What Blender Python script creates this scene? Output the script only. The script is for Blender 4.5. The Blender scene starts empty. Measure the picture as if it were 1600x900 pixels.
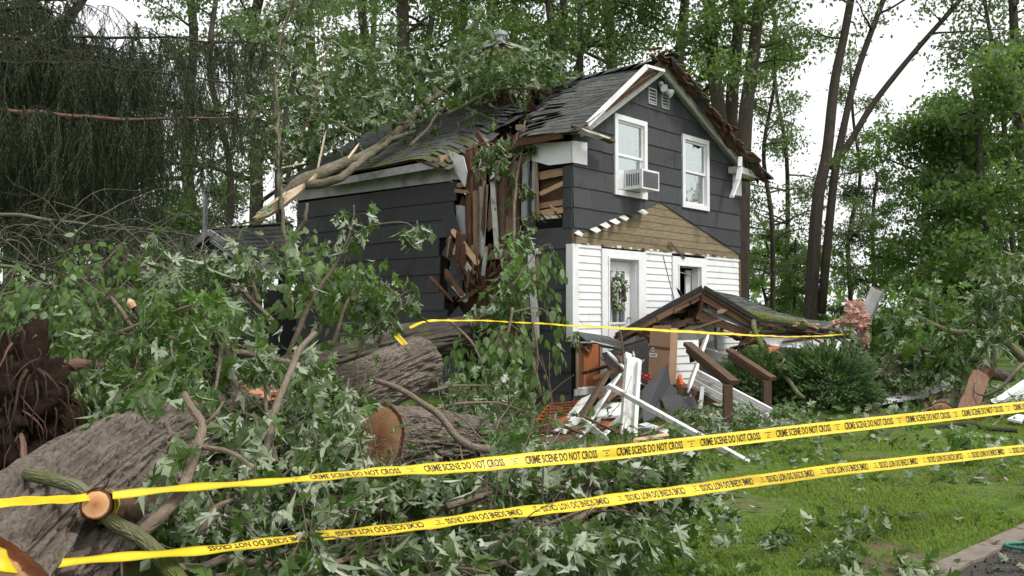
import bpy, math, random
import numpy as np
from mathutils import Vector, Matrix, noise
R = math.radians
SC = bpy.context.scene
COL = SC.collection
# ------------------------------------------------------------------ camera
F = 1400.0
PITCH = math.atan(40 / F)
CAM = Vector((0, 0, 1.6))
cd = bpy.data.cameras.new('camera'); cam = bpy.data.objects.new('camera', cd); COL.objects.link(cam)
cd.sensor_width = 36.0; cd.lens = 36.0 * F / 1600; cd.clip_start = 0.05; cd.clip_end = 2000
cam.location = CAM; cam.rotation_euler = (R(90) + PITCH, 0, 0)
SC.camera = cam
# ------------------------------------------------------------------ overcast sky + soft sun
SUN_EL, SUN_AZ = R(56), R(118)          # azimuth measured from +Y towards +X (to the right of and behind the camera)
w = bpy.data.worlds.new('World'); SC.world = w; w.use_nodes = True
nt = w.node_tree; nt.nodes.clear()
sky = nt.nodes.new('ShaderNodeTexSky'); sky.sky_type = 'NISHITA'; sky.sun_disc = False
sky.sun_elevation = SUN_EL; sky.sun_rotation = SUN_AZ
sky.air_density = 1.0; sky.dust_density = 6.0; sky.ozone_density = 1.0
hs = nt.nodes.new('ShaderNodeHueSaturation'); hs.inputs['Saturation'].default_value = 0.12   # overcast: cloud takes the blue out
cl = nt.nodes.new('ShaderNodeMix'); cl.data_type = 'RGBA'; cl.inputs[0].default_value = 0.6
cl.inputs[7].default_value = (11.5, 11.6, 11.9, 1)                                                 # even cloud layer
bg = nt.nodes.new('ShaderNodeBackground'); bg.inputs['Strength'].default_value = 0.09
ow = nt.nodes.new('ShaderNodeOutputWorld')
nt.links.new(sky.outputs[0], hs.inputs['Color']); nt.links.new(hs.outputs[0], cl.inputs[6])
nt.links.new(cl.outputs[2], bg.inputs['Color']); nt.links.new(bg.outputs[0], ow.inputs[0])
sd = bpy.data.lights.new('sun', 'SUN'); sd.energy = 1.5; sd.angle = R(11); sd.color = (1.0, 0.97, 0.92)
sun = bpy.data.objects.new('sun', sd); COL.objects.link(sun)
sv = Vector((math.sin(SUN_AZ) * math.cos(SUN_EL), math.cos(SUN_AZ) * math.cos(SUN_EL), math.sin(SUN_EL)))
sun.rotation_euler = (-sv).to_track_quat('-Z', 'Y').to_euler()
SC.view_settings.view_transform = 'Standard'; SC.view_settings.look = 'None'
SC.view_settings.exposure = 0.72; SC.view_settings.gamma = 1.0; SC.view_settings.use_curve_mapping = False
try:
    SC.cycles.max_bounces = 6; SC.cycles.diffuse_bounces = 3; SC.cycles.transparent_max_bounces = 8; SC.cycles.use_denoising = True
except Exception: pass

# ------------------------------------------------------------------ survey: sight lines to points of the place
def ray(px, py):
    a = (px - 800) / F; b = (450 - py) / F
    return Vector((a, math.cos(PITCH) - b * math.sin(PITCH), math.sin(PITCH) + b * math.cos(PITCH)))
def P(px, py, d):
    r = ray(px, py); return CAM + r * (d / r.y)
def G(px, py, z=0.0):                     # where a sight line meets the ground
    r = ray(px, py); return CAM + r * ((z - CAM.z) / r.z)
AN = R(41.6)
U = Vector((math.sin(AN), math.cos(AN), 0)); V = Vector((-math.cos(AN), math.sin(AN), 0)); Z = Vector((0, 0, 1))
O = P(895, 490, 15.4); O.z = 0
def W(t, s, z): return O + U * t + V * s + Z * z      # house coordinates: t along the front, s along the side (into the picture), z up
def FT(px, py, s=0.0):
    r = ray(px, py); k = ((O + V * s - CAM).dot(V)) / r.dot(V); q = CAM + r * k - O
    return q.dot(U), q.z
def ST(px, py, t=0.0):
    r = ray(px, py); k = ((O + U * t - CAM).dot(U)) / r.dot(U); q = CAM + r * k - O
    return q.dot(V), q.z

# ------------------------------------------------------------------ object helpers
WM = {}                                    # world matrices of everything built, by object name
def props(o, label=None, cat=None, group=None, kind=None):
    if label: o['label'] = label
    if cat: o['category'] = cat
    if group: o['group'] = group
    if kind: o['kind'] = kind
    return o
def thing(name, label, cat, loc=(0, 0, 0), group=None):
    o = bpy.data.objects.new(name, None); COL.objects.link(o); o.location = loc; o.empty_display_size = 0.2
    WM[o.name] = Matrix.Translation(Vector(loc))
    return props(o, label, cat, group)
def child(name, me, parent=None, M=None):
    """link a mesh whose verts are world coords (M None) or local coords with world matrix M"""
    o = bpy.data.objects.new(name, me); COL.objects.link(o)
    m = M if M is not None else Matrix.Identity(4)
    if parent is None: o.matrix_basis = m
    else:
        o.parent = parent; o.matrix_basis = WM[parent.name].inverted() @ m
    WM[o.name] = m
    return o

class MB:
    def __init__(s): s.v = []; s.f = []; s.uv = []; s.has_uv = False
    def add(s, vs, fs, uvs=None):
        n = len(s.v); s.v += [tuple(x) for x in vs]; s.f += [tuple(i + n for i in f) for f in fs]
        if uvs is not None: s.has_uv = True; s.uv += list(uvs)
        else: s.uv += [(0, 0)] * len(vs)
    def prism(s, pts, ext):
        """polygon (world points) extruded by vector ext"""
        n = len(pts); e = Vector(ext)
        vs = [Vector(p) for p in pts] + [Vector(p) + e for p in pts]
        nrm = Vector()
        for i in range(n): nrm += Vector(pts[i]).cross(Vector(pts[(i + 1) % n]))
        flip = nrm.dot(e) > 0
        a = list(range(n)); b = [i + n for i in range(n)]
        fs = [a[::-1] if flip else a, b if flip else b[::-1]]
        for i in range(n):
            j = (i + 1) % n
            fs.append((i, j, j + n, i + n) if flip else (j, i, i + n, j + n))
        s.add(vs, fs)
    def box(s, o, a, b, c):
        """corner o, edge vectors a b c"""
        o = Vector(o); a = Vector(a); b = Vector(b); c = Vector(c)
        s.prism([o, o + a, o + a + b, o + b], c)
    def tube(s, pts, rad, seg=8, cap=True, jit=0.0, rng=None):
        pts = [Vector(p) for p in pts]; n = len(pts)
        if not hasattr(rad, '__len__'): rad = [rad] * n
        t0 = (pts[1] - pts[0]).normalized()
        a = t0.orthogonal().normalized(); L = 0; vs = []; uv = []
        for i in range(n):
            t = (pts[min(i + 1, n - 1)] - pts[max(i - 1, 0)]).normalized()
            a = (a - t * a.dot(t)).normalized(); b = t.cross(a)
            if i: L += (pts[i] - pts[i - 1]).length
            for k in range(seg):
                th = 2 * math.pi * k / seg; r = rad[i]
                if jit: r *= 1 + rng.uniform(-jit, jit)
                vs.append(pts[i] + (a * math.cos(th) + b * math.sin(th)) * r); uv.append((k / seg, L))
        fs = [(i * seg + k, i * seg + (k + 1) % seg, (i + 1) * seg + (k + 1) % seg, (i + 1) * seg + k) for i in range(n - 1) for k in range(seg)]
        if cap: fs.append(tuple(range(seg))[::-1]); fs.append(tuple((n - 1) * seg + k for k in range(seg)))
        s.add(vs, fs, uv)
    def ball(s, c, rx, ry, rz, seg=8, ring=5):
        c = Vector(c); vs = []; fs = []
        for i in range(ring + 1):
            ph = math.pi * i / ring
            for k in range(seg):
                th = 2 * math.pi * k / seg
                vs.append(c + Vector((rx * math.sin(ph) * math.cos(th), ry * math.sin(ph) * math.sin(th), rz * math.cos(ph))))
        for i in range(ring):
            for k in range(seg): fs.append((i * seg + k, (i + 1) * seg + k, (i + 1) * seg + (k + 1) % seg, i * seg + (k + 1) % seg))
        s.add(vs, fs)
    def mesh(s, name, mat, smooth=False):
        me = bpy.data.meshes.new(name); me.from_pydata(s.v, [], s.f)
        if s.has_uv:
            ul = me.uv_layers.new(name='UVMap'); li = np.zeros(len(me.loops), dtype=np.int32); me.loops.foreach_get('vertex_index', li)
            ul.data.foreach_set('uv', np.array(s.uv, dtype=np.float32)[li].ravel())
        if smooth: me.polygons.foreach_set('use_smooth', [True] * len(me.polygons))
        me.materials.append(mat); me.update(); return me
    def build(s, name, mat, parent=None, smooth=False):
        return child(name, s.mesh(name, mat, smooth), parent)

def np_mesh(name, verts, quads, mat, smooth=False):
    """verts Nx3, quads MxK (K = 3 or 4)"""
    me = bpy.data.meshes.new(name); K = quads.shape[1]
    me.vertices.add(len(verts)); me.vertices.foreach_set('co', verts.astype(np.float32).ravel())
    me.loops.add(quads.size); me.loops.foreach_set('vertex_index', quads.astype(np.int32).ravel())
    me.polygons.add(len(quads)); me.polygons.foreach_set('loop_start', np.arange(0, quads.size, K, dtype=np.int32))
    me.polygons.foreach_set('use_smooth', np.full(len(quads), smooth))
    me.update(calc_edges=True); me.validate(); me.materials.append(mat); return me
def scatter(tv, tf, mats):
    """template verts (n,3), faces (m,k), mats (N,4,4) -> verts, faces"""
    tv = np.asarray(tv, float); tf = np.asarray(tf); N = len(mats); n = len(tv)
    vs = np.einsum('nij,vj->nvi', mats[:, :3, :3], tv) + mats[:, None, :3, 3]
    fs = tf[None] + (np.arange(N) * n)[:, None, None]
    return vs.reshape(-1, 3), fs.reshape(-1, tf.shape[1])
def smooth_path(pts, n=20, amp=0.0, rng=None):
    pts = [Vector(p) for p in pts]
    if len(pts) == 2: pts = [pts[0], pts[0].lerp(pts[1], .33), pts[0].lerp(pts[1], .67), pts[1]]
    q = [pts[0] * 2 - pts[1]] + pts + [pts[-1] * 2 - pts[-2]]; out = []
    m = len(pts) - 1
    for i in range(n):
        x = i / (n - 1) * m; k = min(int(x), m - 1); t = x - k
        a, b, c, d = q[k:k + 4]
        p = 0.5 * ((2 * b) + (c - a) * t + (2 * a - 5 * b + 4 * c - d) * t * t + (3 * b - a - 3 * c + d) * t ** 3)
        if amp: p = p + noise.noise_vector(p * 1.7 + Vector((rng_off(rng), 0, 0))) * amp
        out.append(p)
    return out
def rng_off(rng): return 0.0 if rng is None else getattr(rng, 'off', 3.1)
def clip_poly(poly, a, b, c):
    """keep 2-D points with a*x + b*y + c >= 0"""
    out = []
    for i in range(len(poly)):
        p = poly[i]; q = poly[(i + 1) % len(poly)]; dp = a * p[0] + b * p[1] + c; dq = a * q[0] + b * q[1] + c
        if dp >= 0: out.append(p)
        if (dp >= 0) != (dq >= 0):
            t = dp / (dp - dq); out.append((p[0] + (q[0] - p[0]) * t, p[1] + (q[1] - p[1]) * t))
    return out
def line_side(p, q, inside):
    """half plane a,b,c through p,q with 'inside' positive"""
    a = -(q[1] - p[1]); b = q[0] - p[0]; c = -(a * p[0] + b * p[1])
    if a * inside[0] + b * inside[1] + c < 0: a, b, c = -a, -b, -c
    return a, b, c

# ------------------------------------------------------------------ materials
class N:
    def __init__(s, name):
        s.m = bpy.data.materials.new(name); s.m.use_nodes = True; s.t = s.m.node_tree; s.t.nodes.clear()
        s.out = s.n('OutputMaterial')
    def n(s, k, **kw):
        o = s.t.nodes.new('ShaderNode' + k)
        for a, b in kw.items(): setattr(o, a, b)
        return o
    def l(s, a, b): s.t.links.new(a, b)
    def val(s, sock, x):
        if hasattr(x, 'is_output'): s.l(x, sock)
        else: sock.default_value = x
    def math(s, op, a, b=0.0):
        m = s.n('Math', operation=op); s.val(m.inputs[0], a); s.val(m.inputs[1], b); return m.outputs[0]
    def mix(s, f, a, b, blend='MIX'):
        m = s.n('Mix', data_type='RGBA', blend_type=blend)
        s.val(m.inputs[0], f); s.val(m.inputs[6], a if hasattr(a, 'is_output') else (*a, 1)); s.val(m.inputs[7], b if hasattr(b, 'is_output') else (*b, 1))
        return m.outputs[2]
    def coord(s, kind='Object', scale=(1, 1, 1)):
        c = s.n('TexCoord'); mp = s.n('Mapping'); mp.inputs['Scale'].default_value = scale
        s.l(c.outputs[kind], mp.inputs[0]); return mp.outputs[0]
    def noise(s, co, scale=5, detail=6, rough=.6, dist=0.0):
        x = s.n('TexNoise'); s.l(co, x.inputs['Vector']); x.inputs['Scale'].default_value = scale
        x.inputs['Detail'].default_value = detail; x.inputs['Roughness'].default_value = rough; x.inputs['Distortion'].default_value = dist
        return x.outputs[0]
    def ramp(s, f, stops):
        r = s.n('ValToRGB'); s.l(f, r.inputs[0]); e = r.color_ramp.elements
        while len(e) < len(stops): e.new(.5)
        for i, (p, c) in enumerate(stops):
            e[i].position = p; e[i].color = (*c, 1) if len(c) == 3 else c
        return r.outputs[0]
    def finish(s, colr, rough=.8, bump=None, bs=.3, bd=.02, spec=.3, trans=0.0, tcol=None):
        p = s.n('BsdfPrincipled'); s.val(p.inputs['Base Color'], colr if hasattr(colr, 'is_output') else (*colr, 1))
        s.val(p.inputs['Roughness'], rough); p.inputs['Specular IOR Level'].default_value = spec
        if bump is not None:
            b = s.n('Bump'); b.inputs['Strength'].default_value = bs; b.inputs['Distance'].default_value = bd
            s.l(bump, b.inputs['Height']); s.l(b.outputs[0], p.inputs['Normal'])
        sh = p.outputs[0]
        if trans:
            t = s.n('BsdfTranslucent'); s.val(t.inputs[0], (*tcol, 1) if tcol is not None else colr)
            m = s.n('MixShader'); m.inputs[0].default_value = trans; s.l(sh, m.inputs[1]); s.l(t.outputs[0], m.inputs[2]); sh = m.outputs[0]
        s.l(sh, s.out.inputs[0]); return s.m
    def rnd(s):
        return s.n('ObjectInfo').outputs['Random']
    def isl(s):
        return s.n('NewGeometry').outputs['Random Per Island']
def noisy(name, c1, c2, scale=6, stretch=(1, 1, 1), rough=.8, bs=.3, bd=.01, var=.25, spec=.3, co='Object', dark=None, dscale=2.0):
    a = N(name); c = a.coord(co, stretch); n1 = a.noise(c, scale, 8, .65)
    colr = a.ramp(n1, [(.3, c1), (.7, c2)])
    if dark is not None:                       # stains and dirt of their own shape
        n2 = a.noise(a.coord(co), dscale, 6, .7, .4); m = a.ramp(n2, [(.52, (0, 0, 0)), (.7, (1, 1, 1))]); colr = a.mix(m, colr, dark)
    if var:
        v = a.math('MULTIPLY_ADD', a.rnd(), var); a.t.nodes[-1].inputs[2].default_value = 1 - var / 2
        mm = a.n('Mix', data_type='RGBA', blend_type='MULTIPLY'); mm.inputs[0].default_value = 1; a.l(colr, mm.inputs[6]); a.l(v, mm.inputs[7]); colr = mm.outputs[2]
    return a.finish(colr, rough, n1, bs, bd, spec)
def leaf_mat(name, tops, unders, trans=.3, tcol=(.12, .25, .03), rough=.5):
    a = N(name); f = a.math('FRACT', a.math('ADD', a.rnd(), a.isl()))
    top = a.ramp(f, [(i / max(1, len(tops) - 1), c) for i, c in enumerate(tops)])
    und = a.ramp(f, [(i / max(1, len(unders) - 1), c) for i, c in enumerate(unders)])
    bf = a.n('NewGeometry').outputs['Backfacing']
    vein = a.noise(a.coord('Object'), 60, 3, .5)
    colr = a.mix(bf, top, und); pn = a.noise(a.coord('Object', (1, 1, 1)), 14, 4, .7); colr = a.mix(a.ramp(pn, [(.45, (0, 0, 0)), (.8, (.45, .45, .45))]), colr, (.10, .13, .04))
    return a.finish(colr, rough, vein, .15, .01, .4, trans, tcol)
def bark_mat(name, c1, c2, moss=0.0, mosscol=(.07, .11, .02), us=9, ls=2.2, bs=.7, bd=.03):
    a = N(name); c = a.coord('UV', (us, ls, 1)); n1 = a.noise(c, 1.0, 9, .7, .6); gi = a.noise(a.coord('Object'), 38, 9, .75, .3); n1 = a.math('ADD', a.math('MULTIPLY', n1, .58), a.math('MULTIPLY', gi, .42))
    vo = a.n('TexVoronoi', feature='DISTANCE_TO_EDGE'); a.l(c, vo.inputs['Vector']); vo.inputs['Scale'].default_value = 1.6
    h = a.math('ADD', a.math('MULTIPLY', a.math('MINIMUM', vo.outputs[0], .25), 2.0), n1)
    colr = a.ramp(n1, [(.3, c1), (.68, c2)])
    li = a.noise(a.coord('Object'), 3.0, 8, .7); colr = a.mix(a.ramp(li, [(.5, (0, 0, 0)), (.75, (.5, .5, .5))]), colr, tuple(min(1, x * 1.5) for x in c2))
    if moss:
        mo = a.noise(a.coord('Object'), 1.6, 8, .75, .5); colr = a.mix(a.ramp(mo, [(.62 - moss * .35, (0, 0, 0)), (.78 - moss * .3, (1, 1, 1))]), colr, mosscol)
    return a.finish(colr, .9, h, bs, bd, .15)
def plain(name, c, rough=.6, spec=.4, metal=0.0):
    a = N(name); cc = a.noise(a.coord('Object'), 8, 6, .6)
    colr = a.ramp(cc, [(.3, tuple(x * .85 for x in c)), (.7, tuple(min(1, x * 1.1) for x in c))])
    m = a.finish(colr, rough, None, 0, 0, spec)
    for n in m.node_tree.nodes:
        if n.type == 'BSDF_PRINCIPLED': n.inputs['Metallic'].default_value = metal
    return m

M = {}
M['siding'] = noisy('grey_shake', (.040, .041, .044), (.070, .071, .075), 5, (26, 26, .7), .75, .8, .008, .42, dark=(.034, .034, .034), dscale=1.6)
M['roof'] = noisy('roof_asphalt', (.05, .053, .05), (.105, .107, .098), 9, (2, 2, 2), .95, .5, .006, .45, spec=.15, dark=(.03, .035, .03), dscale=1.3)
M['moss_roof'] = noisy('mossy_asphalt', (.05, .06, .035), (.10, .115, .045), 7, (2, 2, 2), .95, .5, .01, .3, spec=.15)
M['white'] = noisy('white_paint', (.70, .71, .71), (.80, .80, .80), 3, (1, 1, 1), .5, .15, .004, .06, dark=(.62, .61, .58), dscale=1.7)
M['oldwhite'] = noisy('weathered_white_paint', (.50, .50, .48), (.68, .68, .66), 6, (1, 1, 1), .65, .3, .005, .14, dark=(.26, .24, .21), dscale=3.2)
M['scuffed'] = noisy('scuffed_white_paint', (.60, .60, .58), (.76, .76, .75), 7, (1, 1, 1), .6, .3, .006, .12, dark=(.33, .29, .24), dscale=4.5)
M['greywhite'] = noisy('grey_primer', (.28, .29, .29), (.42, .43, .42), 5, (1, 1, 1), .7, .3, .005, .15, dark=(.18, .17, .16), dscale=2.4)
M['tanboard'] = noisy('old_tan_clapboard', (.125, .10, .06), (.25, .20, .12), 3, (1.5, 1.5, 14), .8, .4, .006, .3, dark=(.09, .065, .035), dscale=1.6)
M['brown'] = noisy('brown_stained_wood', (.055, .033, .02), (.125, .075, .045), 3, (2, 18, 18), .8, .5, .006, .25)
M['oldwood'] = noisy('old_brown_lumber', (.07, .041, .027), (.18, .105, .064), 3, (2, 16, 16), .85, .5, .006, .45)
M['rust'] = noisy('torn_red_brown_wood', (.055, .026, .016), (.155, .075, .044), 3, (2, 14, 14), .9, .6, .01, .5)
M['fresh'] = noisy('fresh_split_wood', (.42, .25, .13), (.66, .46, .28), 3, (2, 20, 20), .8, .6, .01, .3)
M['pine'] = noisy('bare_pine_lumber', (.22, .135, .08), (.38, .255, .16), 3, (2, 16, 16), .8, .5, .006, .35)
M['orange'] = noisy('orange_brown_panel', (.28, .085, .03), (.40, .135, .05), 3, (3, 3, 1), .6, .3, .004, .2)
M['card'] = noisy('cardboard', (.30, .18, .11), (.38, .24, .15), 3, (2, 2, 2), .85, .1, .004, .05)
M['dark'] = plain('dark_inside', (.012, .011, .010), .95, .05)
M['plaster'] = noisy('tan_wallboard', (.20, .135, .085), (.30, .21, .14), 2.5, (1, 1, 1), .9, .2, .01, .15)
M['insul'] = noisy('pink_insulation', (.36, .19, .14), (.66, .42, .35), 22, (1, 1, 1), 1, .9, .04, .1)
M['yellow'] = plain('yellow_plastic', (.70, .50, .010), .42, .5)
M['ink'] = plain('black_ink', (.012, .012, .010), .5, .3)
M['metal'] = plain('galvanised_metal', (.35, .36, .37), .4, .5, .8)
M['plastic'] = plain('white_plastic', (.72, .73, .74), .4, .5)
M['grille'] = plain('grey_grille', (.12, .125, .13), .5, .4)
M['rubber'] = plain('black_rubber', (.012, .012, .013), .6, .3)
M['hose'] = plain('green_rubber', (.02, .16, .11), .45, .4)
M['brick'] = noisy('old_red_brick', (.075, .034, .027), (.15, .065, .05), 12, (1, 1, 1), .9, .4, .005, .5)
M['mortar'] = plain('mortar', (.22, .2, .18), .95, .1)
M['cut'] = None
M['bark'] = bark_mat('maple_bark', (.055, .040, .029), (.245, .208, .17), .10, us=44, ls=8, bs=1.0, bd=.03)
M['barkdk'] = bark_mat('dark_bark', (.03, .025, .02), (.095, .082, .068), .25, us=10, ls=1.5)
M['barkbg'] = bark_mat('forest_bark', (.035, .029, .023), (.105, .088, .07), .12, us=8, ls=.8, bd=.05)
M['barkmoss'] = bark_mat('mossy_bark', (.10, .088, .065), (.24, .215, .165), .75, (.105, .13, .035), us=8, ls=9)
M['barktwig'] = bark_mat('twig_bark', (.10, .075, .052), (.23, .185, .14), .15, us=4, ls=10, bd=.01)
M['barkroof'] = bark_mat('lightly_mossed_bark', (.10, .085, .06), (.22, .195, .145), .38, (.085, .10, .035), us=8, ls=6)
M['deadtwig'] = bark_mat('dead_twig', (.10, .088, .072), (.22, .195, .165), .0, us=4, ls=10, bd=.01)
M['redbark'] = bark_mat('reddish_spruce_bark', (.10, .055, .04), (.20, .115, .085), 0, us=6, ls=6, bd=.01)
def cut_wood():
    a = N('sawn_wood'); c = a.coord('UV'); sp = a.n('SeparateXYZ'); a.l(c, sp.inputs[0])
    nn = a.noise(a.coord('Object', (1, 1, 1)), 7, 6, .65)
    r = a.math('ADD', sp.outputs[0], a.math('MULTIPLY', nn, .22))
    ring = a.math('SINE', a.math('MULTIPLY', r, 70)); ring = a.math('MULTIPLY_ADD', ring, .5); a.t.nodes[-1].inputs[2].default_value = .5
    base = a.ramp(r, [(.0, (.20, .085, .04)), (.35, (.42, .19, .085)), (.75, (.55, .30, .15)), (.98, (.62, .38, .20)), (1.04, (.16, .05, .025))])
    colr = a.mix(a.math('MULTIPLY', ring, .20), base, (.30, .14, .06), 'MIX')
    f = a.noise(a.coord('Object', (30, 30, 30)), 1.5, 6, .7)
    return a.finish(colr, .85, f, .5, .01, .2)
M['cut'] = cut_wood()
def glass():
    a = N('window_glass'); g = a.n('BsdfGlossy'); g.inputs['Roughness'].default_value = .03; g.inputs['Color'].default_value = (.9, .95, .93, 1)
    t = a.n('BsdfTransparent'); t.inputs[0].default_value = (.75, .82, .78, 1)
    wv = a.noise(a.coord('Object'), 2.2, 2, .5); b = a.n('Bump'); b.inputs['Strength'].default_value = .12; b.inputs['Distance'].default_value = .05; a.l(wv, b.inputs['Height']); a.l(b.outputs[0], g.inputs['Normal'])
    m = a.n('MixShader'); m.inputs[0].default_value = .46; a.l(t.outputs[0], m.inputs[1]); a.l(g.outputs[0], m.inputs[2]); a.l(m.outputs[0], a.out.inputs[0]); return a.m
M['glass'] = glass()
# leaves: silver maple green above, silvery below
M['maple'] = leaf_mat('maple_leaf', [(.036, .07, .014), (.058, .108, .02), (.042, .085, .018), (.085, .15, .026), (.028, .052, .012)], [(.20, .245, .14), (.34, .385, .27), (.155, .205, .10), (.26, .31, .19), (.44, .48, .39)], .22, (.14, .28, .04))
M['maplebright'] = leaf_mat('bright_maple_leaf', [(.07, .15, .02), (.11, .21, .03), (.055, .12, .025), (.085, .17, .03)], [(.20, .28, .15), (.30, .38, .25), (.16, .25, .12)], .3, (.2, .38, .04))
M['ovate'] = leaf_mat('shrub_leaf', [(.06, .12, .025), (.095, .17, .04), (.05, .10, .025)], [(.17, .24, .12), (.22, .30, .16)], .3, (.18, .32, .05))
M['fl'] = leaf_mat('forest_leaf', [(.04, .08, .016), (.065, .12, .024), (.05, .10, .02), (.09, .15, .028)], [(.09, .13, .06), (.13, .18, .09)], .42, (.18, .32, .04))
M['fl2'] = leaf_mat('forest_leaf_pale', [(.065, .105, .035), (.095, .145, .05), (.055, .09, .03)], [(.13, .17, .10), (.18, .22, .14)], .42, (.19, .30, .07))
M['fl3'] = leaf_mat('forest_leaf_fresh', [(.05, .12, .012), (.075, .165, .018), (.04, .095, .012)], [(.09, .16, .05), (.10, .17, .06)], .38, (.18, .36, .025))
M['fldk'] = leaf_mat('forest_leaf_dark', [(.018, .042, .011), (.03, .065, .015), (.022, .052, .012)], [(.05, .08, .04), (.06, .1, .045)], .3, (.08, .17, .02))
M['needle'] = leaf_mat('spruce_needle', [(.014, .028, .011), (.026, .042, .016), (.04, .05, .022), (.018, .032, .012)], [(.018, .032, .014), (.034, .046, .02)], .15, (.07, .09, .03), .7)
M['pale'] = noisy('pale_split_wood', (.50, .36, .23), (.74, .60, .44), 3, (3, 3, 3), .75, .4, .006, .2)
M['yew'] = leaf_mat('yew_needle', [(.035, .085, .015), (.065, .14, .022), (.04, .095, .016), (.09, .17, .03)], [(.04, .09, .02), (.05, .10, .025)], .2, (.10, .22, .02))
M['grassblade'] = leaf_mat('grass_blade', [(.12, .215, .025), (.16, .27, .04), (.095, .185, .022), (.24, .28, .085), (.135, .23, .034)], [(.12, .18, .025), (.17, .22, .04)], .4, (.30, .44, .05), .6)
# ================================================================== HOUSE
rng = random.Random(11)
house = thing('house', 'dark grey shingled house with white lower front, torn open by a fallen tree', 'house', W(0, 0, 0))
def hb(name, mat, t0, t1, s0, s1, z0, z1, parent=house):
    b = MB(); b.box(W(t0, s0, z0), U * (t1 - t0), V * (s1 - s0), Z * (z1 - z0)); return b.build(name, mat, parent)
def beam_mb(p, q, wd, ht, roll=0.0, n=6, ragged=.0, bend=0.0, rg=None):
    """plank with its length on local X; returns MB and world matrix"""
    p = Vector(p); q = Vector(q); x = (q - p); L = x.length; x.normalize()
    y = Z.cross(x)
    y = y.normalized() if y.length > 1e-3 else Vector((1, 0, 0)); z = x.cross(y)
    y, z = y * math.cos(roll) + z * math.sin(roll), z * math.cos(roll) - y * math.sin(roll)
    m = Matrix((x, y, z)).transposed().to_4x4(); m.translation = p
    b = MB(); rg = rg or rng; vs = []; be = min(wd, ht) * .08
    for i in range(n + 1):
        f = i / n; cx = f * L
        bz = bend * L * math.sin(math.pi * f)
        for (sy, sz) in ((-1, -1), (1, -1), (1, 1), (-1, 1)):
            e = 0
            if ragged and i in (0, n): e = rg.uniform(-1, 1) * ragged
            jw = 1 + (rg.uniform(-.10, .10) if ragged else 0)
            vs.append((cx + e, sy * wd / 2 * jw, sz * ht / 2 + bz))
    fs = [(i * 4 + k, i * 4 + (k + 1) % 4, i * 4 + 4 + (k + 1) % 4, i * 4 + 4 + k) for i in range(n) for k in range(4)]
    if ragged:                                # splintered ends: a spike row
        for end in (0, n):
            base = [end * 4 + k for k in range(4)]; k0 = len(vs); sg = -1 if end == 0 else 1
            vs.append((end / n * L + sg * ragged * rg.uniform(1, 2.5), rg.uniform(-.3, .3) * wd, rg.uniform(-.3, .3) * ht))
            for k in range(4):
                f_ = (base[k], base[(k + 1) % 4], k0); fs.append(f_[::-1] if end == 0 else f_)
    else: fs += [(3, 2, 1, 0), (n * 4, n * 4 + 1, n * 4 + 2, n * 4 + 3)]
    b.add(vs, fs); return b, m
def plank(name, mat, p, q, wd, ht, parent=None, roll=0.0, ragged=0.0, bend=0.0, label=None, cat=None, group=None):
    b, m = beam_mb(p, q, wd, ht, roll, 6, ragged, bend)
    o = child(name, b.mesh(name, mat), parent, m)
    return props(o, label, cat, group)

# ---- the profile of the front gable, as surveyed
AP_T, AP_Z = 2.65, 6.36
LE = (-.02, 4.70); RE = (6.07, 4.80); LEN = 8.05
CL = line_side(LE, (AP_T, AP_Z), (2.6, 3)); CR = line_side(RE, (AP_T, AP_Z), (2.6, 3))
COURSE = .355; Z0 = 4.163
# exposed board patch on the front
BR_L = line_side((0.05, 2.95), (2.2, 3.60), (0, 4)); BR_R = line_side((3.6, 3.56), (5.98, 2.93), (6, 4)); BR_T = 3.6

# ---- wall sheathing with openings
def cells(t0, t1, z0, z1, holes):
    xs = sorted({t0, t1, *[h[0] for h in holes], *[h[1] for h in holes]}); zs = sorted({z0, z1, *[h[2] for h in holes], *[h[3] for h in holes]})
    for i in range(len(xs) - 1):
        for j in range(len(zs) - 1):
            cx = (xs[i] + xs[i + 1]) / 2; cz = (zs[j] + zs[j + 1]) / 2
            if any(h[0] < cx < h[1] and h[2] < cz < h[3] for h in holes): continue
            yield [(xs[i], zs[j]), (xs[i + 1], zs[j]), (xs[i + 1], zs[j + 1]), (xs[i], zs[j + 1])]
W1 = (1.30, 2.18, 3.87, 5.17); W2 = (3.67, 4.55, 3.85, 5.15); DR = (1.02, 1.95, .55, 2.60); W3 = (3.42, 4.28, 1.2, 2.56); PN = (.10, .88, .30, 1.08)
mb = MB()
for c in cells(0, 6.05, 0, 6.5, [W1, W2, DR, W3, PN]):
    c = clip_poly(clip_poly(c, *CL), *CR)
    if len(c) > 2: mb.prism([W(a, .02, b) for a, b in c], V * .10)
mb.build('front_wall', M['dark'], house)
mb = MB()
HOLE = (.22, .82, 3.27, 4.17); GASH = [(2.95, 4.6), (1.1, 4.6), (1.12, 2.6), (1.25, 1.2), (2.2, .8), (2.9, 1.9), (3.15, 2.8)]
for (s0, s1, za, zb) in [(0.12, .22, 0, 4.62), (.22, .82, 0, 3.27), (.22, .82, 4.17, 4.62), (.82, 1.0, 0, 4.62), (1.0, 1.25, 0, 2.4), (1.25, 2.9, 0, .85), (2.9, 3.1, 0, 1.8), (3.1, LEN, 0, 4.62)]:
    mb.box(W(.02, s0, za), U * .10, V * (s1 - s0), Z * (zb - za))
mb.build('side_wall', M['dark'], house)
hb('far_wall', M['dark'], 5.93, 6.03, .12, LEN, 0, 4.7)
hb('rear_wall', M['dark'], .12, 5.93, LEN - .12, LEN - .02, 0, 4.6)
mb = MB(); mb.prism([W(a, LEN - .1, b) for a, b in [(0, 4.6), (6, 4.6), (AP_T, AP_Z)]], V * .08); mb.build('rear_gable', M['dark'], house)
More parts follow.
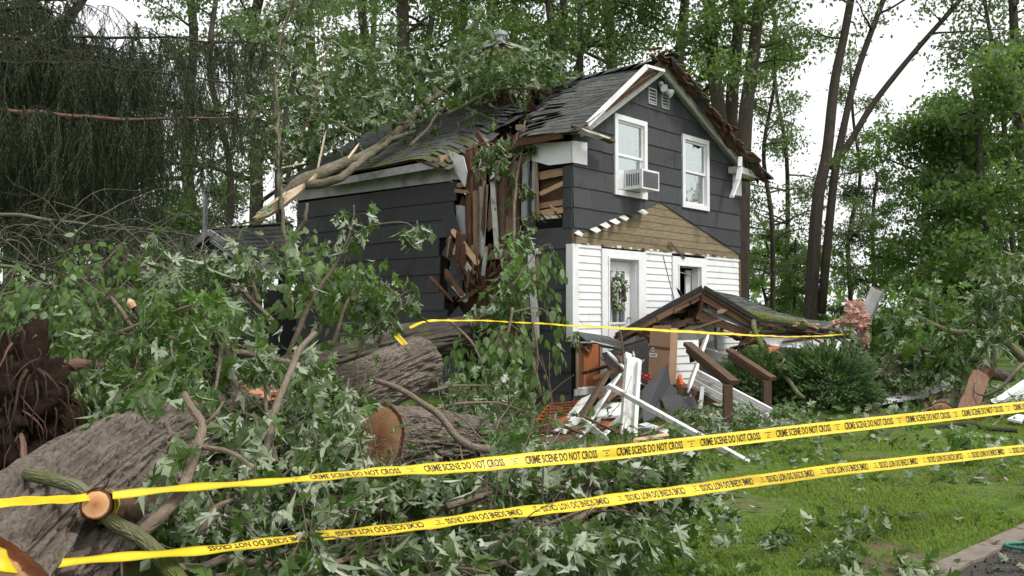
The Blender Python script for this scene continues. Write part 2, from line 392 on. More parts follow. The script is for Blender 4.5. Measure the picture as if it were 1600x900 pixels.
hb('upper_floor', M['plaster'], .13, 5.9, .13, LEN - .14, 2.62, 2.8)
hb('ground_floor', M['plaster'], .13, 5.9, .13, LEN - .14, .3, .45)
hb('partition', M['plaster'], .62, .72, .7, 3.6, .45, 2.62); hb('partition', M['plaster'], .45, .55, .7, 2.1, 2.8, 4.55); hb('partition', M['dark'], 1.4, 1.5, .2, 3.6, 2.8, 5.2)

# ---- grey shake panels
def panel(poly, ztop, front, parent=house, name='siding_shingle', mat=None, th=.018):
    if len(poly) < 3: return
    o = []; i_ = []
    for a, z in poly:
        d = .010 + th * max(0, (ztop - z)) / COURSE + pj
        if front: o.append(W(a, -d, z)); i_.append(W(a, .015, z))
        else: o.append(W(-d, a, z)); i_.append(W(.015, a, z))
    n = len(poly); mb = MB(); vs = o + i_
    ar = sum(poly[i][0] * poly[(i + 1) % n][1] - poly[(i + 1) % n][0] * poly[i][1] for i in range(n))
    pos = (ar > 0) == front
    fs = [tuple(range(n)) if pos else tuple(range(n))[::-1]]
    for i in range(n):
        j = (i + 1) % n; fs.append((i, i + n, j + n, j) if pos else (j, j + n, i + n, i))
    mb.add(vs, fs); mb.build(name, mat or M['siding'], parent)
def course(a0, a1, k, front, clips=(), zmin=None, zmax=None):
    """one course between a0 and a1, broken into panels"""
    zt = Z0 - k * COURSE; zb = zt - COURSE - .014; global pj
    x = a0; first = True
    while x < a1 - .02:
        wdt = rng.choice((.62, 1.2, 1.2, 1.22)) if not first else rng.uniform(.3, 1.2); first = False
        x2 = min(a1, x + wdt)
        if a1 - x2 < .15: x2 = a1
        pj = rng.uniform(0, .0035); sk = rng.uniform(-.006, .006)
        poly = [(x + .002, zb + sk), (x2 - .002, zb + sk + rng.uniform(-.003, .003)), (x2 - .002, zt), (x + .002, zt)]
        for c in clips: poly = clip_poly(poly, *c)
        pcs = [poly]
        if front:
            for wn in (W1, W2):
                q = []; h = (wn[0] - .05, wn[1] + .05, wn[2] - .05, wn[3] + .05)
                for pp in pcs:
                    if len(pp) < 3: continue
                    q.append(clip_poly(pp, -1, 0, h[0])); q.append(clip_poly(pp, 1, 0, -h[1]))
                    md = clip_poly(clip_poly(pp, 1, 0, -h[0]), -1, 0, h[1])
                    if len(md) > 2: q.append(clip_poly(md, 0, -1, h[2])); q.append(clip_poly(md, 0, 1, -h[3]))
                pcs = q
        for pp in pcs:
            if len(pp) > 2: panel(pp, zt, front)
        x = x2
pj = 0
for k in range(-7, 4):                                    # front, above the bare patch
    zt = Z0 - k * COURSE; zb = zt - COURSE
    if zb > BR_T: course(0, 6.07, k, True, (CL, CR))
    else:
        course(0, 2.75, k, True, (CL, BR_L, (0, 1, -2.93))); course(2.75, 6.07, k, True, (CR, BR_R, (0, 1, -2.93)))
E_right = {0: 2.78, 1: 2.92, 2: 2.98, 3: 3.27, 4: 3.30, 5: 3.25, 6: 3.12, 7: 3.05, 8: 2.9, 9: 2.85, 10: 2.6, 11: 2.6}
for k in range(0, 12):                                    # side wall, far stretch, ragged at the tear
    course(E_right[k] + rng.uniform(-.03, .05), LEN, k, False)
for k in range(0, 12):                                    # side wall, strip by the corner
    zt = Z0 - k * COURSE
    if zt > 3.3: course(0, .2, k, False); course(.84, .97, k, False)
    else: course(0.03 if zt < 2.8 else 0, {3: 1.20, 4: 1.05, 5: 1.15}.get(k, 1.12) + rng.uniform(-.05, .05), k, False)
for (s, z, dr, ln, tl) in [(2.97, 3.05, .6, .55, .25), (2.92, 2.62, .15, .42, .1), (2.86, 3.62, 1.2, .5, .2), (3.02, 2.25, -.1, .4, .15), (2.7, 1.75, .9, .5, .25)]:   # panels hanging loose
    c = W(-.05, s, z); ax = (V * math.cos(dr) + Z * math.sin(dr)); up = (Z * math.cos(dr) - V * math.sin(dr)); nn = (-U + Z * tl).normalized()
    mb = MB(); mb.prism([c, c - ax * ln, c - ax * ln - up * .33, c - up * .36], nn * .018); mb.build('loose_shingle', M['siding'], house)

# ---- boards of the bare patch and white clapboards
zb = 2.80; k = 0
while zb < 3.66:
    poly = [(.02, zb), (6.02, zb), (6.02, zb + .142), (.02, zb + .142)]
    poly = clip_poly(clip_poly(poly, -BR_L[0], -BR_L[1], -BR_L[2] + .10), -BR_R[0], -BR_R[1], -BR_R[2] + .10)
    cuts = sorted([rng.uniform(1.4, 4.8)])
    for a0, a1 in ((0, cuts[0] - .002), (cuts[0] + .002, 6.1)):
        pp = clip_poly(clip_poly(poly, 1, 0, -a0), -1, 0, a1)
        if len(pp) > 2:
            mb = MB(); th = lambda z: .012 - .008 * (z - zb) / .142
            n = len(pp); mb.add([W(a, -th(z) + .01, z) for a, z in pp] + [W(a, .019, z) for a, z in pp], [tuple(range(n))] + [(i, i + n, (i + 1) % n + n, (i + 1) % n) for i in range(n)])
            mb.build('bare_board', M['tanboard'], house)
    zb += .142
def clap(t0, t1, z):
    mb = MB(); t0 += rng.uniform(0, .004)
    vs = [W(t0, .019, z), W(t1, .019, z), W(t1, .019, z + .132), W(t0, .019, z + .132), W(t0, -.020, z), W(t1, -.020, z), W(t1, -.004, z + .132), W(t0, -.004, z + .132)]
    mb.add(vs, [(4, 5, 6, 7), (0, 4, 7, 3), (1, 2, 6, 5), (0, 1, 5, 4), (7, 6, 2, 3)]); mb.build('clapboard', M['white'], house)
z = 2.62
while z > .1:
    top = z > 2.55
    if z > 1.1: clap(.13, .80, z)
    elif z < .2: clap(.13, .80, z)
    clap(2.24, 3.18, z); clap(4.54, 6.0, z)
    if z < 1.1: clap(3.2, 4.52, z)
    z -= .128
for a0, a1 in ((.13, .80), (2.24, 3.18), (4.54, 6.0)): hb('frieze_trim', M['white'], a0, a1, -.026, .018, 2.752, 2.80)
for i in range(26):                                       # chewed paint edge along the top of the white boards
    a = .2 + i * .22 + rng.uniform(-.08, .08); hb('torn_edge', M['oldwhite'] if i % 3 else M['brown'], a, a + rng.uniform(.05, .18), -.03, .005, 2.80, 2.80 + rng.uniform(.01, .05))
hb('corner_board', M['white'], -.045, .125, -.034, .0, 1.12, 2.80); hb('corner_board', M['white'], -.046, -.001, .0, .11, 1.12, 2.80)
hb('corner_post', M['oldwood'], -.02, .06, -.012, .015, 2.80, 3.0)
hb('corner_board', M['oldwood'], 6.0, 6.06, -.03, .02, .1, 2.8)
for (l, q) in (((.02, 2.98), .12), ((.45, 3.08), .2), ((.75, 3.18), .2), ((1.05, 3.27), .2), ((1.35, 3.36), .18), ((1.65, 3.44), .22), ((1.95, 3.52), .22)):   # flashing curled out above the boards
    c = W(l[0], -.02, l[1]); mb = MB(); mb.prism([c, c + U * q + Z * .06, c + U * (q - .03) - V * .13 - Z * .02, c + U * .03 - V * .14 - Z * .07], Z * .01)
    mb.build('curled_flashing', M['oldwhite'] if rng.random() > .35 else M['siding'], house)

# ---- door, windows
dc = MB()
for a in [(.81, 1.02, -.045, .0, .5, 2.765), (1.95, 2.23, -.045, .0, .5, 2.765)]: hb('door_casing', M['white'], *a[:2], a[2], .018, a[4], a[5])
hb('door_casing', M['white'], 1.021, 1.949, -.043, .018, 2.60, 2.764); hb('door_casing', M['white'], .985, 1.019, -.062, -.046, .5, 2.60); hb('door_casing', M['white'], 1.951, 1.985, -.062, -.046, .5, 2.60); hb('door_casing', M['white'], .985, 1.985, -.063, -.044, 2.601, 2.64)
hb('door_jamb', M['white'], 1.022, 1.042, .0, .2, .56, 2.60); hb('door_jamb', M['white'], 1.928, 1.948, .0, .2, .56, 2.60); hb('door_jamb', M['white'], 1.043, 1.927, .0, .2, 2.578, 2.598)
door = thing_door = None
mb = MB()
GX = (1.13, 1.73, 1.43, 2.40)
for c in cells(1.045, 1.925, .56, 2.575, [GX]): mb.prism([W(a, .12, b) for a, b in c], V * .045)
door = mb.build('door', M['white'], house)
for a in [(GX[0] - .03, GX[0] + .012, GX[2] - .03, GX[3] + .03), (GX[1] - .012, GX[1] + .03, GX[2] - .03, GX[3] + .03)]: hb('lite_frame', M['white'], a[0], a[1], .10, .119, a[2], a[3], door)
for a in [(GX[2] - .03, GX[2] + .012), (GX[3] - .012, GX[3] + .03)]: hb('lite_frame', M['white'], GX[0] + .013, GX[1] - .013, .10, .119, a[0], a[1], door)
for i in (1, 2): x = GX[0] + .2 * i; hb('muntin', M['white'], x - .009, x + .009, .124, .136, GX[2] + .013, GX[3] - .013, door)
for i in (1, 2): zz = GX[2] + .323 * i; hb('muntin', M['white'], GX[0] + .013, GX[1] - .013, .126, .134, zz - .009, zz + .009, door)
hb('pane', M['glass'], GX[0], GX[1], .140, .143, GX[2], GX[3], door)
for i in range(24): zz = GX[2] + .02 + i * .04; hb('blind_slat', M['plastic'], GX[0] + .01, GX[1] - .01, .17, .172, zz, zz + .030, door)
mb = MB(); c = W(1.84, .10, 1.52); mb.tube([c + V * .02, c - V * .05], .018, 8); mb.tube([c - V * .05, c - V * .05 - U * .1], .010, 6); mb.build('door_handle', M['metal'], door)
hb('threshold', M['oldwhite'], .98, 1.99, -.08, .11, .50, .555)

def window(t0, t1, z0, z1, lower_curtain=True, upper_grid=(3, 3), lower_grid=(3, 2), meet=.5):
    """t0..t1,z0..z1: the opening; casing round it"""
    cw = .095; mb = MB(); global fr
    fr = hb('window', M['white'], t0 - cw, t0, -.055, .018, z0 - cw, z1 + cw)
    hb('casing', M['white'], t1, t1 + cw, -.055, .018, z0 - cw, z1 + cw, fr); hb('casing', M['white'], t0 + .001, t1 - .001, -.053, .018, z1, z1 + cw, fr)
    hb('sill', M['white'], t0 + .001, t1 - .001, -.058, .018, z0 - cw, z0, fr)
    zm = z0 + (z1 - z0) * meet; st = .045
    for (a, b, d) in ((zm - .01, z1, 0.0), (z0, zm + .035, .03)):
        mb = MB()
        for c in cells(t0 + .001, t1 - .001, a + .001, b - .001, [(t0 + st, t1 - st, a + st, b - st)]): mb.prism([W(x, -.012 + d, y) for x, y in c], V * .028)
        sash = mb.build('sash', M['white'], fr)
        grid = upper_grid if d == 0 else lower_grid
        for i in range(1, grid[0]): x = t0 + st + (t1 - t0 - 2 * st) * i / grid[0]; hb('muntin', M['white'], x - .005, x + .005, .0155 + d, .022 + d, a + st, b - st, fr)
        for i in range(1, grid[1]): y = a + st + (b - a - 2 * st) * i / grid[1]; hb('muntin', M['white'], t0 + st, t1 - st, .016 + d, .0215 + d, y - .005, y + .005, fr)
        hb('pane', M['glass'], t0 + st, t1 - st, .013 + d, .0145 + d, a + st, b - st, fr)
    return fr
f1 = window(*W1); f2 = window(*W2)
hb('curtain', M['greywhite'], W1[0] + .02, W1[1] - .02, .2, .21, W1[2] + .02, W1[3] - .5); hb('curtain', M['greywhite'], W2[0] + .02, W2[1] - .02, .2, .21, W2[2] + .4, W2[3] - .02)
# the lower window opening: sash gone, jamb and dark room behind
for a in [(3.19, 3.42, 1.1, 2.745), (4.28, 4.53, 1.1, 2.745)]: hb('window_casing', M['white'], a[0], a[1], -.045, .018, a[2], a[3])
hb('window_casing', M['white'], 3.421, 4.279, -.043, .018, 2.56, 2.744); hb('window_casing', M['white'], 3.39, 3.419, -.06, -.046, 1.1, 2.56); hb('window_casing', M['white'], 4.281, 4.31, -.06, -.046, 1.1, 2.56); hb('window_casing', M['white'], 3.39, 4.31, -.061, -.044, 2.561, 2.59)
hb('window_jamb', M['white'], 4.255, 4.278, 0, .16, 1.2, 2.56); hb('window_jamb', M['white'], 3.422, 3.445, 0, .16, 1.2, 2.56); hb('window_jamb', M['greywhite'], 3.446, 4.254, 0, .16, 2.535, 2.558)
hb('hanging_sash', M['oldwhite'], 4.03, 4.25, .17, .20, 1.25, 2.5); plank('curtain_rod', M['oldwhite'], W(3.46, .12, 2.47), W(4.2, .14, 2.40), .02, .02, house)
# orange panel low in the front wall
hb('wall_panel', M['orange'], .34, .90, .03, .05, .30, 1.06); hb('wall_stud', M['pine'], .11, .2, .02, .10, .30, 1.08); hb('wall_stud', M['oldwood'], .22, .32, .03, .11, .30, 1.08)
hb('wall_panel', M['oldwood'], .10, .9, .13, .15, .28, 1.1); hb('base_board', M['oldwhite'], .04, .95, -.02, .01, .19, .30)
hb('base_siding', M['siding'], .0, .95, -.015, .012, .02, .19); hb('drip_edge', M['greywhite'], -.07, .5, -.09, -.035, 1.09, 1.115)
for i in range(9): c = W(.45 + rng.uniform(-.1, .12), -.01, 1.02 + rng.uniform(-.05, .06)); plank('torn_paper', M['insul'] if i % 2 else M['pine'], c, c + U * rng.uniform(-.12, .12) + Z * rng.uniform(-.1, .06), .05, .015, house, ragged=.02)

# ---- vents and floodlight at the peak
for (ta, tb, za, zb_) in ((2.33, 2.62, 5.64, 5.96), (2.80, 3.08, 5.64, 5.95)):
    vn = hb('gable_vent', M['greywhite'], ta, ta + .03, -.05, .0, za, zb_)
    hb('vent_frame', M['greywhite'], tb - .03, tb, -.05, 0, za, zb_, vn); hb('vent_frame', M['greywhite'], ta + .031, tb - .031, -.049, 0, zb_ - .03, zb_, vn); hb('vent_frame', M['greywhite'], ta + .031, tb - .031, -.049, 0, za, za + .03, vn)
    for i in range(4):
        zz = za + .045 + i * .058; mb = MB(); mb.prism([W(ta + .032, -.045, zz), W(tb - .032, -.045, zz), W(tb - .032, -.012, zz + .04), W(ta + .032, -.012, zz + .04)], Z * .008); mb.build('louvre', M['greywhite'], vn)
c = W(2.78, -.04, 6.10); mb = MB(); mb.ball(c, .06, .06, .06, 10, 6); fl = mb.build('floodlight', M['plastic'], house)
for d in (Vector((-.02, 0, -.02)), U * .1 - V * .03 - Z * .1):
    p = c + d; dr = (-V - Z * .7 + U * (.3 if d.z < -.05 else -.4)).normalized(); mb = MB(); mb.tube([p, p + dr * .05, p + dr * .1, p + dr * .17], [.03, .05, .065, .08], 12); mb.build('lamp_head', M['plastic'], fl)

# ---- frieze boards and fascia
def hprism(name, mat, pts, ext, parent=house):
    mb = MB(); mb.prism(pts, ext); return mb.build(name, mat, parent)
hprism('frieze_board', M['greywhite'], [W(-.035, 2.95, 4.18), W(-.035, LEN, 4.22), W(-.035, LEN, 4.50), W(-.035, 3.0, 4.52)], U * .03)
hprism('frieze_board', M['greywhite'], [W(-.04, 2.55, 4.17), W(-.036, 2.97, 4.20), W(-.036, 2.97, 4.5), W(-.036, 2.8, 4.44)], U * .028)
hprism('frieze_board', M['white'], [W(-.040, .006, 4.20), W(-.040, .5, 4.21), W(-.040, .9, 4.34), W(-.040, .86, 4.64), W(-.040, .006, 4.57)], U * .03)
hprism('frieze_board', M['white'], [W(-.043, .006, 4.36), W(-.043, .5, 4.42), W(-.043, .9, 4.44), W(-.043, .9, 4.43), W(-.043, .5, 4.405), W(-.043, .006, 4.35)], U * .002)
hprism('corner_block', M['white'], [W(-.043, -.042, 4.20), W(.37, -.042, 4.20), W(.37, -.042, 4.60), W(-.043, -.042, 4.575)], V * .03)
hprism('corner_block', M['white'], [W(5.72, -.042, 4.22), W(6.1, -.042, 4.22), W(6.1, -.042, 4.62), W(5.72, -.042, 4.78)], V * .03)
hprism('soffit_return', M['oldwhite'], [W(5.5, -.3, 4.66), W(6.5, -.3, 4.62), W(6.5, -.3, 4.75), W(5.5, -.3, 4.8)], V * .26)
hprism('fascia', M['greywhite'], [W(-.27, 3.05, 4.42), W(-.27, 6.6, 4.38), W(-.27, 6.6, 4.52), W(-.27, 3.05, 4.58)], U * .03)
hprism('soffit', M['oldwood'], [W(-.24, 3.0, 4.5), W(-.02, 3.0, 4.53), W(-.02, LEN, 4.53), W(-.24, LEN, 4.5)], Z * .02)
plank('rafter_tail', M['pine'], W(-.28, 3.02, 4.55), W(.3, 3.05, 4.75), .05, .15, house); plank('rafter_tail', M['oldwood'], W(-.26, 3.5, 4.57), W(.3, 3.5, 4.8), .05, .13, house)
# ---- rakes
def strip(name, mat, a, b, wid, s, th, parent=house):
    a = Vector((a[0], 0, a[1])); b = Vector((b[0], 0, b[1])); d = (b - a).normalized(); n = Vector((-d.z, 0, d.x))
    if n.z > 0: n = -n
    pts = [a, b, b + n * wid, a + n * wid]
    return hprism(name, mat, [W(p.x, s, p.z) for p in pts], V * th)
strip('rake_board', M['oldwhite'], (-.05, 4.80), (AP_T - .0, AP_Z + .12), .19, -.19, .05); strip('rake_board', M['white'], (AP_T + .002, AP_Z + .115), (6.15, 4.88), .17, -.186, .05)
strip('rake_soffit', M['greywhite'], (-.05, 4.72), (AP_T, AP_Z + .02), .04, -.14, .16); strip('rake_soffit', M['greywhite'], (AP_T, AP_Z + .02), (6.1, 4.78), .04, -.136, .15)
plank('lifted_trim', M['white'], W(-.02, -.34, 4.82), W(1.72, -.40, 6.16), .03, .09, house); plank('lifted_trim', M['white'], W(1.72, -.40, 6.17), W(2.38, -.36, 6.22), .05, .05, house)
plank('torn_rafter', M['rust'], W(.5, -.30, 5.16), W(2.2, -.30, 6.18), .05, .10, house, ragged=.05); plank('torn_rafter', M['rust'], W(1.2, -.26, 5.62), W(2.75, -.28, 6.56), .06, .14, house, ragged=.08)

# ---- roof
def zr(t, s, A):
    z = 4.70 + .60 * (t + .3)
    if A: z += .04 * max(0, s - .5) - .16 * max(0, (s - (.5 + .45 * (t + .3) )) / 1.2) ** 2 + .025 * math.sin(3 * s + 2 * t)
    else: z += -.06 - .30 * max(0, min(1, (3.7 - s) / .9)) ** 2 * (1 if t < 1.2 else .6) + .02 * math.sin(2.2 * s + t)
    return z
RID = AP_T + .02
def sA(t): return 1.02 + (t + .3) / 2.97 * 1.35 + .10 * math.sin(t * 9)
def sB(t): return 2.86 + .07 * math.sin(t * 8) + .12 * max(0, t - 1.5)
def roof_pt(t, s, A, up=0.0): return W(t, s, zr(t, s, A) + up)
deck = MB()
for A in (True, False):
    nt_ = 8
    for i in range(nt_):
        t0 = -.28 + (RID + .28) * i / nt_; t1 = -.28 + (RID + .28) * (i + 1) / nt_
        e0 = -.33 if A else LEN + .25
        for jj in range(6):
            q = []
            for t in (t0, t1):
                edge = sA(t) if A else sB(t)
                q.append((t, e0 + (edge - e0) * jj / 6, e0 + (edge - e0) * (jj + 1) / 6))
            a, b = q; deck.prism([roof_pt(a[0], a[1], A, -.05), roof_pt(a[0], a[2], A, -.05), roof_pt(b[0], b[2], A, -.05), roof_pt(b[0], b[1], A, -.05)], Z * .035)
deck.build('roof_deck', M['rust'], house)
def rz(t): return AP_Z + .11 - .47 * (t - AP_T)
hprism('roof_deck', M['rust'], [W(RID, -.36, rz(RID)), W(6.55, -.33, rz(6.55)), W(6.55, LEN + .2, rz(6.55)), W(RID, LEN + .2, rz(RID))], Z * .04)
hprism('roof_cover', M['roof'], [W(RID, -.40, rz(RID) + .043), W(6.6, -.38, rz(6.6) + .043), W(6.6, LEN + .22, rz(6.6) + .043), W(RID, LEN + .22, rz(RID) + .043)], Z * .03)
tabs = []
EXPO = .17
for A in (True, False):
    nrow = int((RID + .34) / (EXPO * .857)); 
    for r in range(nrow):
        t0 = -.33 + r * EXPO * .857; tm = t0 + .1
        lo, hi = (-.37, sA(max(-.3, tm)) + rng.uniform(-.03, .12)) if A else (sB(max(-.3, tm)) + rng.uniform(-.12, .05), LEN + .25)
        s = lo + rng.uniform(0, .3) - .3
        while s < hi:
            wd = rng.uniform(.27, .44); a0 = max(lo, s); a1 = min(hi, s + wd) - .004
            if a1 - a0 > .05: tabs.append((A, t0, a0, a1))
            s += wd
tabs.sort(key=lambda q: (roof_pt(q[1], (q[2] + q[3]) / 2, q[0]) - CAM).length)
rest = MB()
for i, (A, t0, a0, a1) in enumerate(tabs):
    mb = MB() if i < 296 else rest
    lift = .012 + rng.uniform(0, .008); near = min(abs(a1 - sA(t0)), 9) if A else abs(a0 - sB(t0))
    if near < .35: lift += rng.uniform(.0, .05)
    t1 = t0 + EXPO * .857 + .05; j = rng.uniform(-.008, .008)
    p = [roof_pt(t0 + j, a0, A, lift), roof_pt(t0 + j, a1, A, lift + rng.uniform(-.004, .006)), roof_pt(t1, a1, A, .004), roof_pt(t1, a0, A, .004)]
    mb.prism(p, -Z * .009)
    if i < 296: mb.build('roof_shingle', M['moss_roof'] if (not A and t0 < .55 and rng.random() < .55 - .6 * t0) else M['roof'], house)
props(rest.build('far_roof_shingles', M['roof'], house), kind='stuff')
for i in range(9):                                         # ridge caps, lifted at the peak
    s = -.42 + i * .26; cpt = W(RID, s, rz(RID) + .08 + (.06 if i < 2 else 0) + rng.uniform(0, .03)); dd = V * .3
    mb = MB(); mb.prism([cpt, cpt + dd, cpt + dd - U * .2 - Z * .13, cpt - U * .22 - Z * (.12 - rng.uniform(0, .06))], Z * .01); o = mb.build('ridge_shingle', M['roof'], house)
    mb = MB(); mb.prism([cpt, cpt + dd, cpt + dd + U * .2 - Z * .1, cpt + U * .22 - Z * (.1 - rng.uniform(0, .08))], Z * .01); mb.build('ridge_shingle', M['roof'], house)
for i in range(120):                                        # shattered edge down the right-hand rake
    t = AP_T - .1 + 3.95 * i / 120 + rng.uniform(-.05, .05); c = W(t, -.34 + rng.uniform(-.12, .1), rz(t) + rng.uniform(-.10, .06))
    plank('roof_splinter', M['rust'] if rng.random() < .62 else (M['oldwood'] if rng.random() < .4 else M['roof']), c, c + U * rng.uniform(.08, .24) + Z * rng.uniform(-.17, -.02) - V * rng.uniform(-.05, .10), rng.uniform(.05, .14), rng.uniform(.012, .035), house, roll=rng.uniform(-.6, .6), ragged=.03)
for i in range(10): c = W(AP_T + rng.uniform(-.7, .3), -.3, AP_Z + .14 - .1 * i / 10 + rng.uniform(-.05, .1)); plank('roof_splinter', M['rust'] if i % 3 else M['roof'], c, c + U * rng.uniform(-.35, .35) + Z * rng.uniform(-.12, .08) - V * rng.uniform(0, .2), rng.uniform(.06, .14), .03, house, ragged=.05)
# curled sheets of shingles at the torn edges and the hole behind
for (t, s, z, l, wd, tl) in [(1.55, 2.72, 5.72, .75, .45, .2), (.9, 2.70, 5.32, .7, .4, -.15), (2.2, 2.6, 6.05, .6, .5, .4), (1.9, 2.35, 5.9, .35, .5, -.5), (.3, 2.7, 4.9, .6, .35, -.3)]:
    c = W(t, s, z); b_ = MB(); pts = []
    b_.add([c + U * (l * a) + V * (wd * b - wd / 2) + Z * (.55 * l * a + tl * .3 * math.sin(2.6 * a + 2 * b) - .12 * b * b) for a in (0, .33, .66, 1) for b in (0, .5, 1)], [(i * 3 + j, i * 3 + j + 1, i * 3 + j + 4, i * 3 + j + 3) for i in range(3) for j in range(2)])
    b_.build('curled_roofing', M['roof'], house)
for i in range(46):                                        # broken sheathing and rafters in the gap of the roof
    t = rng.uniform(-.25, 2.6); f = rng.random(); s = sA(t) + (sB(t) - sA(t)) * f; c = W(t, s, zr(t, s, True) - .1 - .5 * math.sin(math.pi * f) + rng.uniform(-.15, .1))
    plank('broken_sheathing', M['rust'] if rng.random() < .7 else M['oldwood'], c, c + U * rng.uniform(-.4, .4) + V * rng.uniform(-.35, .35) + Z * rng.uniform(-.3, .3), rng.uniform(.06, .18), rng.uniform(.015, .05), house, roll=rng.uniform(-1, 1), ragged=.05)
for i in range(5): t = 2.3 + .1 * i; s = 2.3 + .22 * i; plank('broken_sheathing', M['rust'], W(t, s, 6.0 + .1 * rng.random()), W(t + .15, s + .3, 6.42 + .1 * rng.random()), .22, .02, house, roll=.4 + rng.uniform(-.4, .4), ragged=.06)
plank('ceiling_joist', M['rust'], W(-.28, .0, 4.64), W(-.26, 1.2, 4.63), .05, .11, house); plank('soffit_scrap', M['oldwhite'], W(-.2, -.28, 4.70), W(.55, -.3, 4.66), .2, .03, house, ragged=.07); plank('soffit_scrap', M['oldwood'], W(-.25, -.26, 4.76), W(.75, -.3, 4.64), .14, .05, house, ragged=.05)
# ---- the tear in the side wall
def sp(px, py, t=0.0): s, z = ST(px, py, t); return W(t, s, z)
for (x0, y0, x1, y1, wd, ht, mt, t) in [(733, 235, 737, 468, .13, .09, 'rust', .06), (741, 230, 748, 455, .09, .09, 'rust', .14), (743, 300, 744, 420, .10, .05, 'pine', .02), (776, 255, 766, 355, .14, .05, 'pine', .2), (803, 270, 803, 325, .1, .06, 'pine', .16), (757, 285, 753, 330, .05, .04, 'pine', .05), (822, 255, 820, 345, .11, .07, 'greywhite', -.02), (830, 400, 838, 530, .13, .05, 'oldwhite', -.10), (840, 405, 842, 440, .05, .05, 'pine', -.07),
        (715, 290, 728, 288, .06, .09, 'pine', .0), (712, 298, 730, 300, .06, .07, 'pine', .0), (835, 250, 834, 330, .06, .05, 'greywhite', -.01), (767, 230, 740, 250, .08, .06, 'rust', -.05), (745, 208, 768, 244, .1, .04, 'rust', -.1)]:
    plank('stud', M[mt], sp(x0, y0, t), sp(x1, y1, t), wd, ht, house, roll=math.pi / 2 if abs(y1 - y0) > abs(x1 - x0) else 0, ragged=.04)
for (pts, mt, t) in [([(748, 292), (762, 288), (757, 380), (750, 440), (745, 400)], 'oldwhite', .10), ([(700, 235), (724, 245), (730, 270), (726, 292), (712, 270)], 'oldwhite', -.06), ([(712, 320), (726, 322), (728, 380), (722, 400), (714, 372)], 'greywhite', .05), ([(770, 262), (812, 250), (812, 360), (778, 375)], 'plaster', .25)]:
    hprism('torn_wallboard', M[mt], [sp(a, b, t) for a, b in pts], U * .02)
for i in range(44):
    f = rng.random(); px = 700 + 62 * f + rng.uniform(-6, 6); py = 385 + 85 * (f * .5 + .5 * rng.random())
    c = sp(px, py, rng.uniform(-.15, .2)); a = rng.uniform(.7, 2.1); L = rng.uniform(.25, .7)
    plank('broken_lath', M[rng.choice(('rust', 'oldwood', 'rust', 'oldwood', 'pine', 'oldwhite'))], c, c - V * math.cos(a) * L * .7 + Z * math.sin(a) * L - U * rng.uniform(-.1, .15), rng.uniform(.04, .12), rng.uniform(.015, .04), house, roll=rng.uniform(0, 3), ragged=.03)
for (x0, y0, x1, y1, mt) in [(708, 360, 745, 410, 'fresh'), (712, 392, 737, 425, 'oldwhite'), (700, 375, 740, 440, 'brown'), (698, 425, 722, 460, 'oldwood'), (705, 440, 728, 468, 'oldwhite')]:
    plank('broken_stud', M[mt], sp(x0, y0, -.06), sp(x1, y1, -.12), .11, .04, house, roll=1.2, ragged=.04)
for i in range(20):
    px = rng.uniform(722, 812); t_ = rng.uniform(.02, .32); y0 = rng.uniform(235, 330); y1 = y0 + rng.uniform(60, 150); mt = rng.choice(('rust', 'oldwood', 'oldwood', 'rust', 'pine', 'plaster', 'oldwhite'))
    plank('splintered_stud', M[mt], sp(px, y0, t_), sp(px + rng.uniform(-9, 9), y1, t_ + rng.uniform(-.05, .1)), rng.uniform(.03, .11), rng.uniform(.02, .05), house, roll=math.pi / 2 + rng.uniform(-.5, .5), ragged=.07)
for i in range(26):
    px = rng.uniform(700, 790); c = sp(px, rng.uniform(425, 480), rng.uniform(-.25, .1)); plank('broken_lath', M[rng.choice(('rust', 'oldwood', 'oldwood', 'brown'))], c, c + Vector((rng.uniform(-.4, .4), rng.uniform(-.2, .2), rng.uniform(.05, .45))), rng.uniform(.03, .1), .025, house, roll=rng.uniform(0, 3), ragged=.05)
# hole by the corner with boards and lath inside
for (x0, y0, x1, y1, wd, mt, t) in [(842, 258, 880, 252, .12, 'oldwhite', .1), (843, 275, 879, 268, .14, 'pine', .08), (845, 303, 881, 286, .08, 'fresh', .03), (843, 322, 880, 316, .1, 'pine', .08), (843, 334, 881, 328, .11, 'fresh', .06), (846, 342, 876, 340, .09, 'oldwhite', .05), (838, 255, 841, 340, .05, 'pine', .0), (884, 262, 885, 338, .06, 'oldwood', .02)]:
    plank('lath', M[mt], sp(x0, y0, t), sp(x1, y1, t), wd, .03, house, roll=math.pi / 2, ragged=.015)
hb('inner_board', M['oldwood'], .2, .22, .15, .9, 3.2, 4.3)
for i, (s, z) in enumerate([(.3, 3.28), (.5, 3.3), (.62, 3.27), (.4, 3.4)]): c = W(.05, s, z); plank('lath', M['fresh' if i % 2 else 'brown'], c, c + V * .12 + Z * .1, .06, .03, house, ragged=.03)
# bent downspout at the right eave
a = [FT(*q, -.3) for q in ((1153, 247), (1150, 262), (1145, 283), (1138, 308))]
plank('downspout', M['white'], W(a[0][0], -.36, a[0][1]), W(a[1][0] - .02, -.4, a[1][1]), .08, .08, house); plank('downspout', M['white'], W(a[1][0], -.40, a[1][1]), W(a[2][0], -.42, a[2][1]), .09, .07, house); plank('downspout', M['white'], W(a[2][0], -.42, a[2][1]), W(a[3][0], -.38, a[3][1]), .09, .05, house, ragged=.02)
mb = MB(); mb.prism([W(6.05, -.55, 4.78), W(6.75, -.5, 4.62), W(6.75, .2, 4.64), W(6.1, .2, 4.8)], Z * .04); mb.build('roof_corner', M['roof'], house)
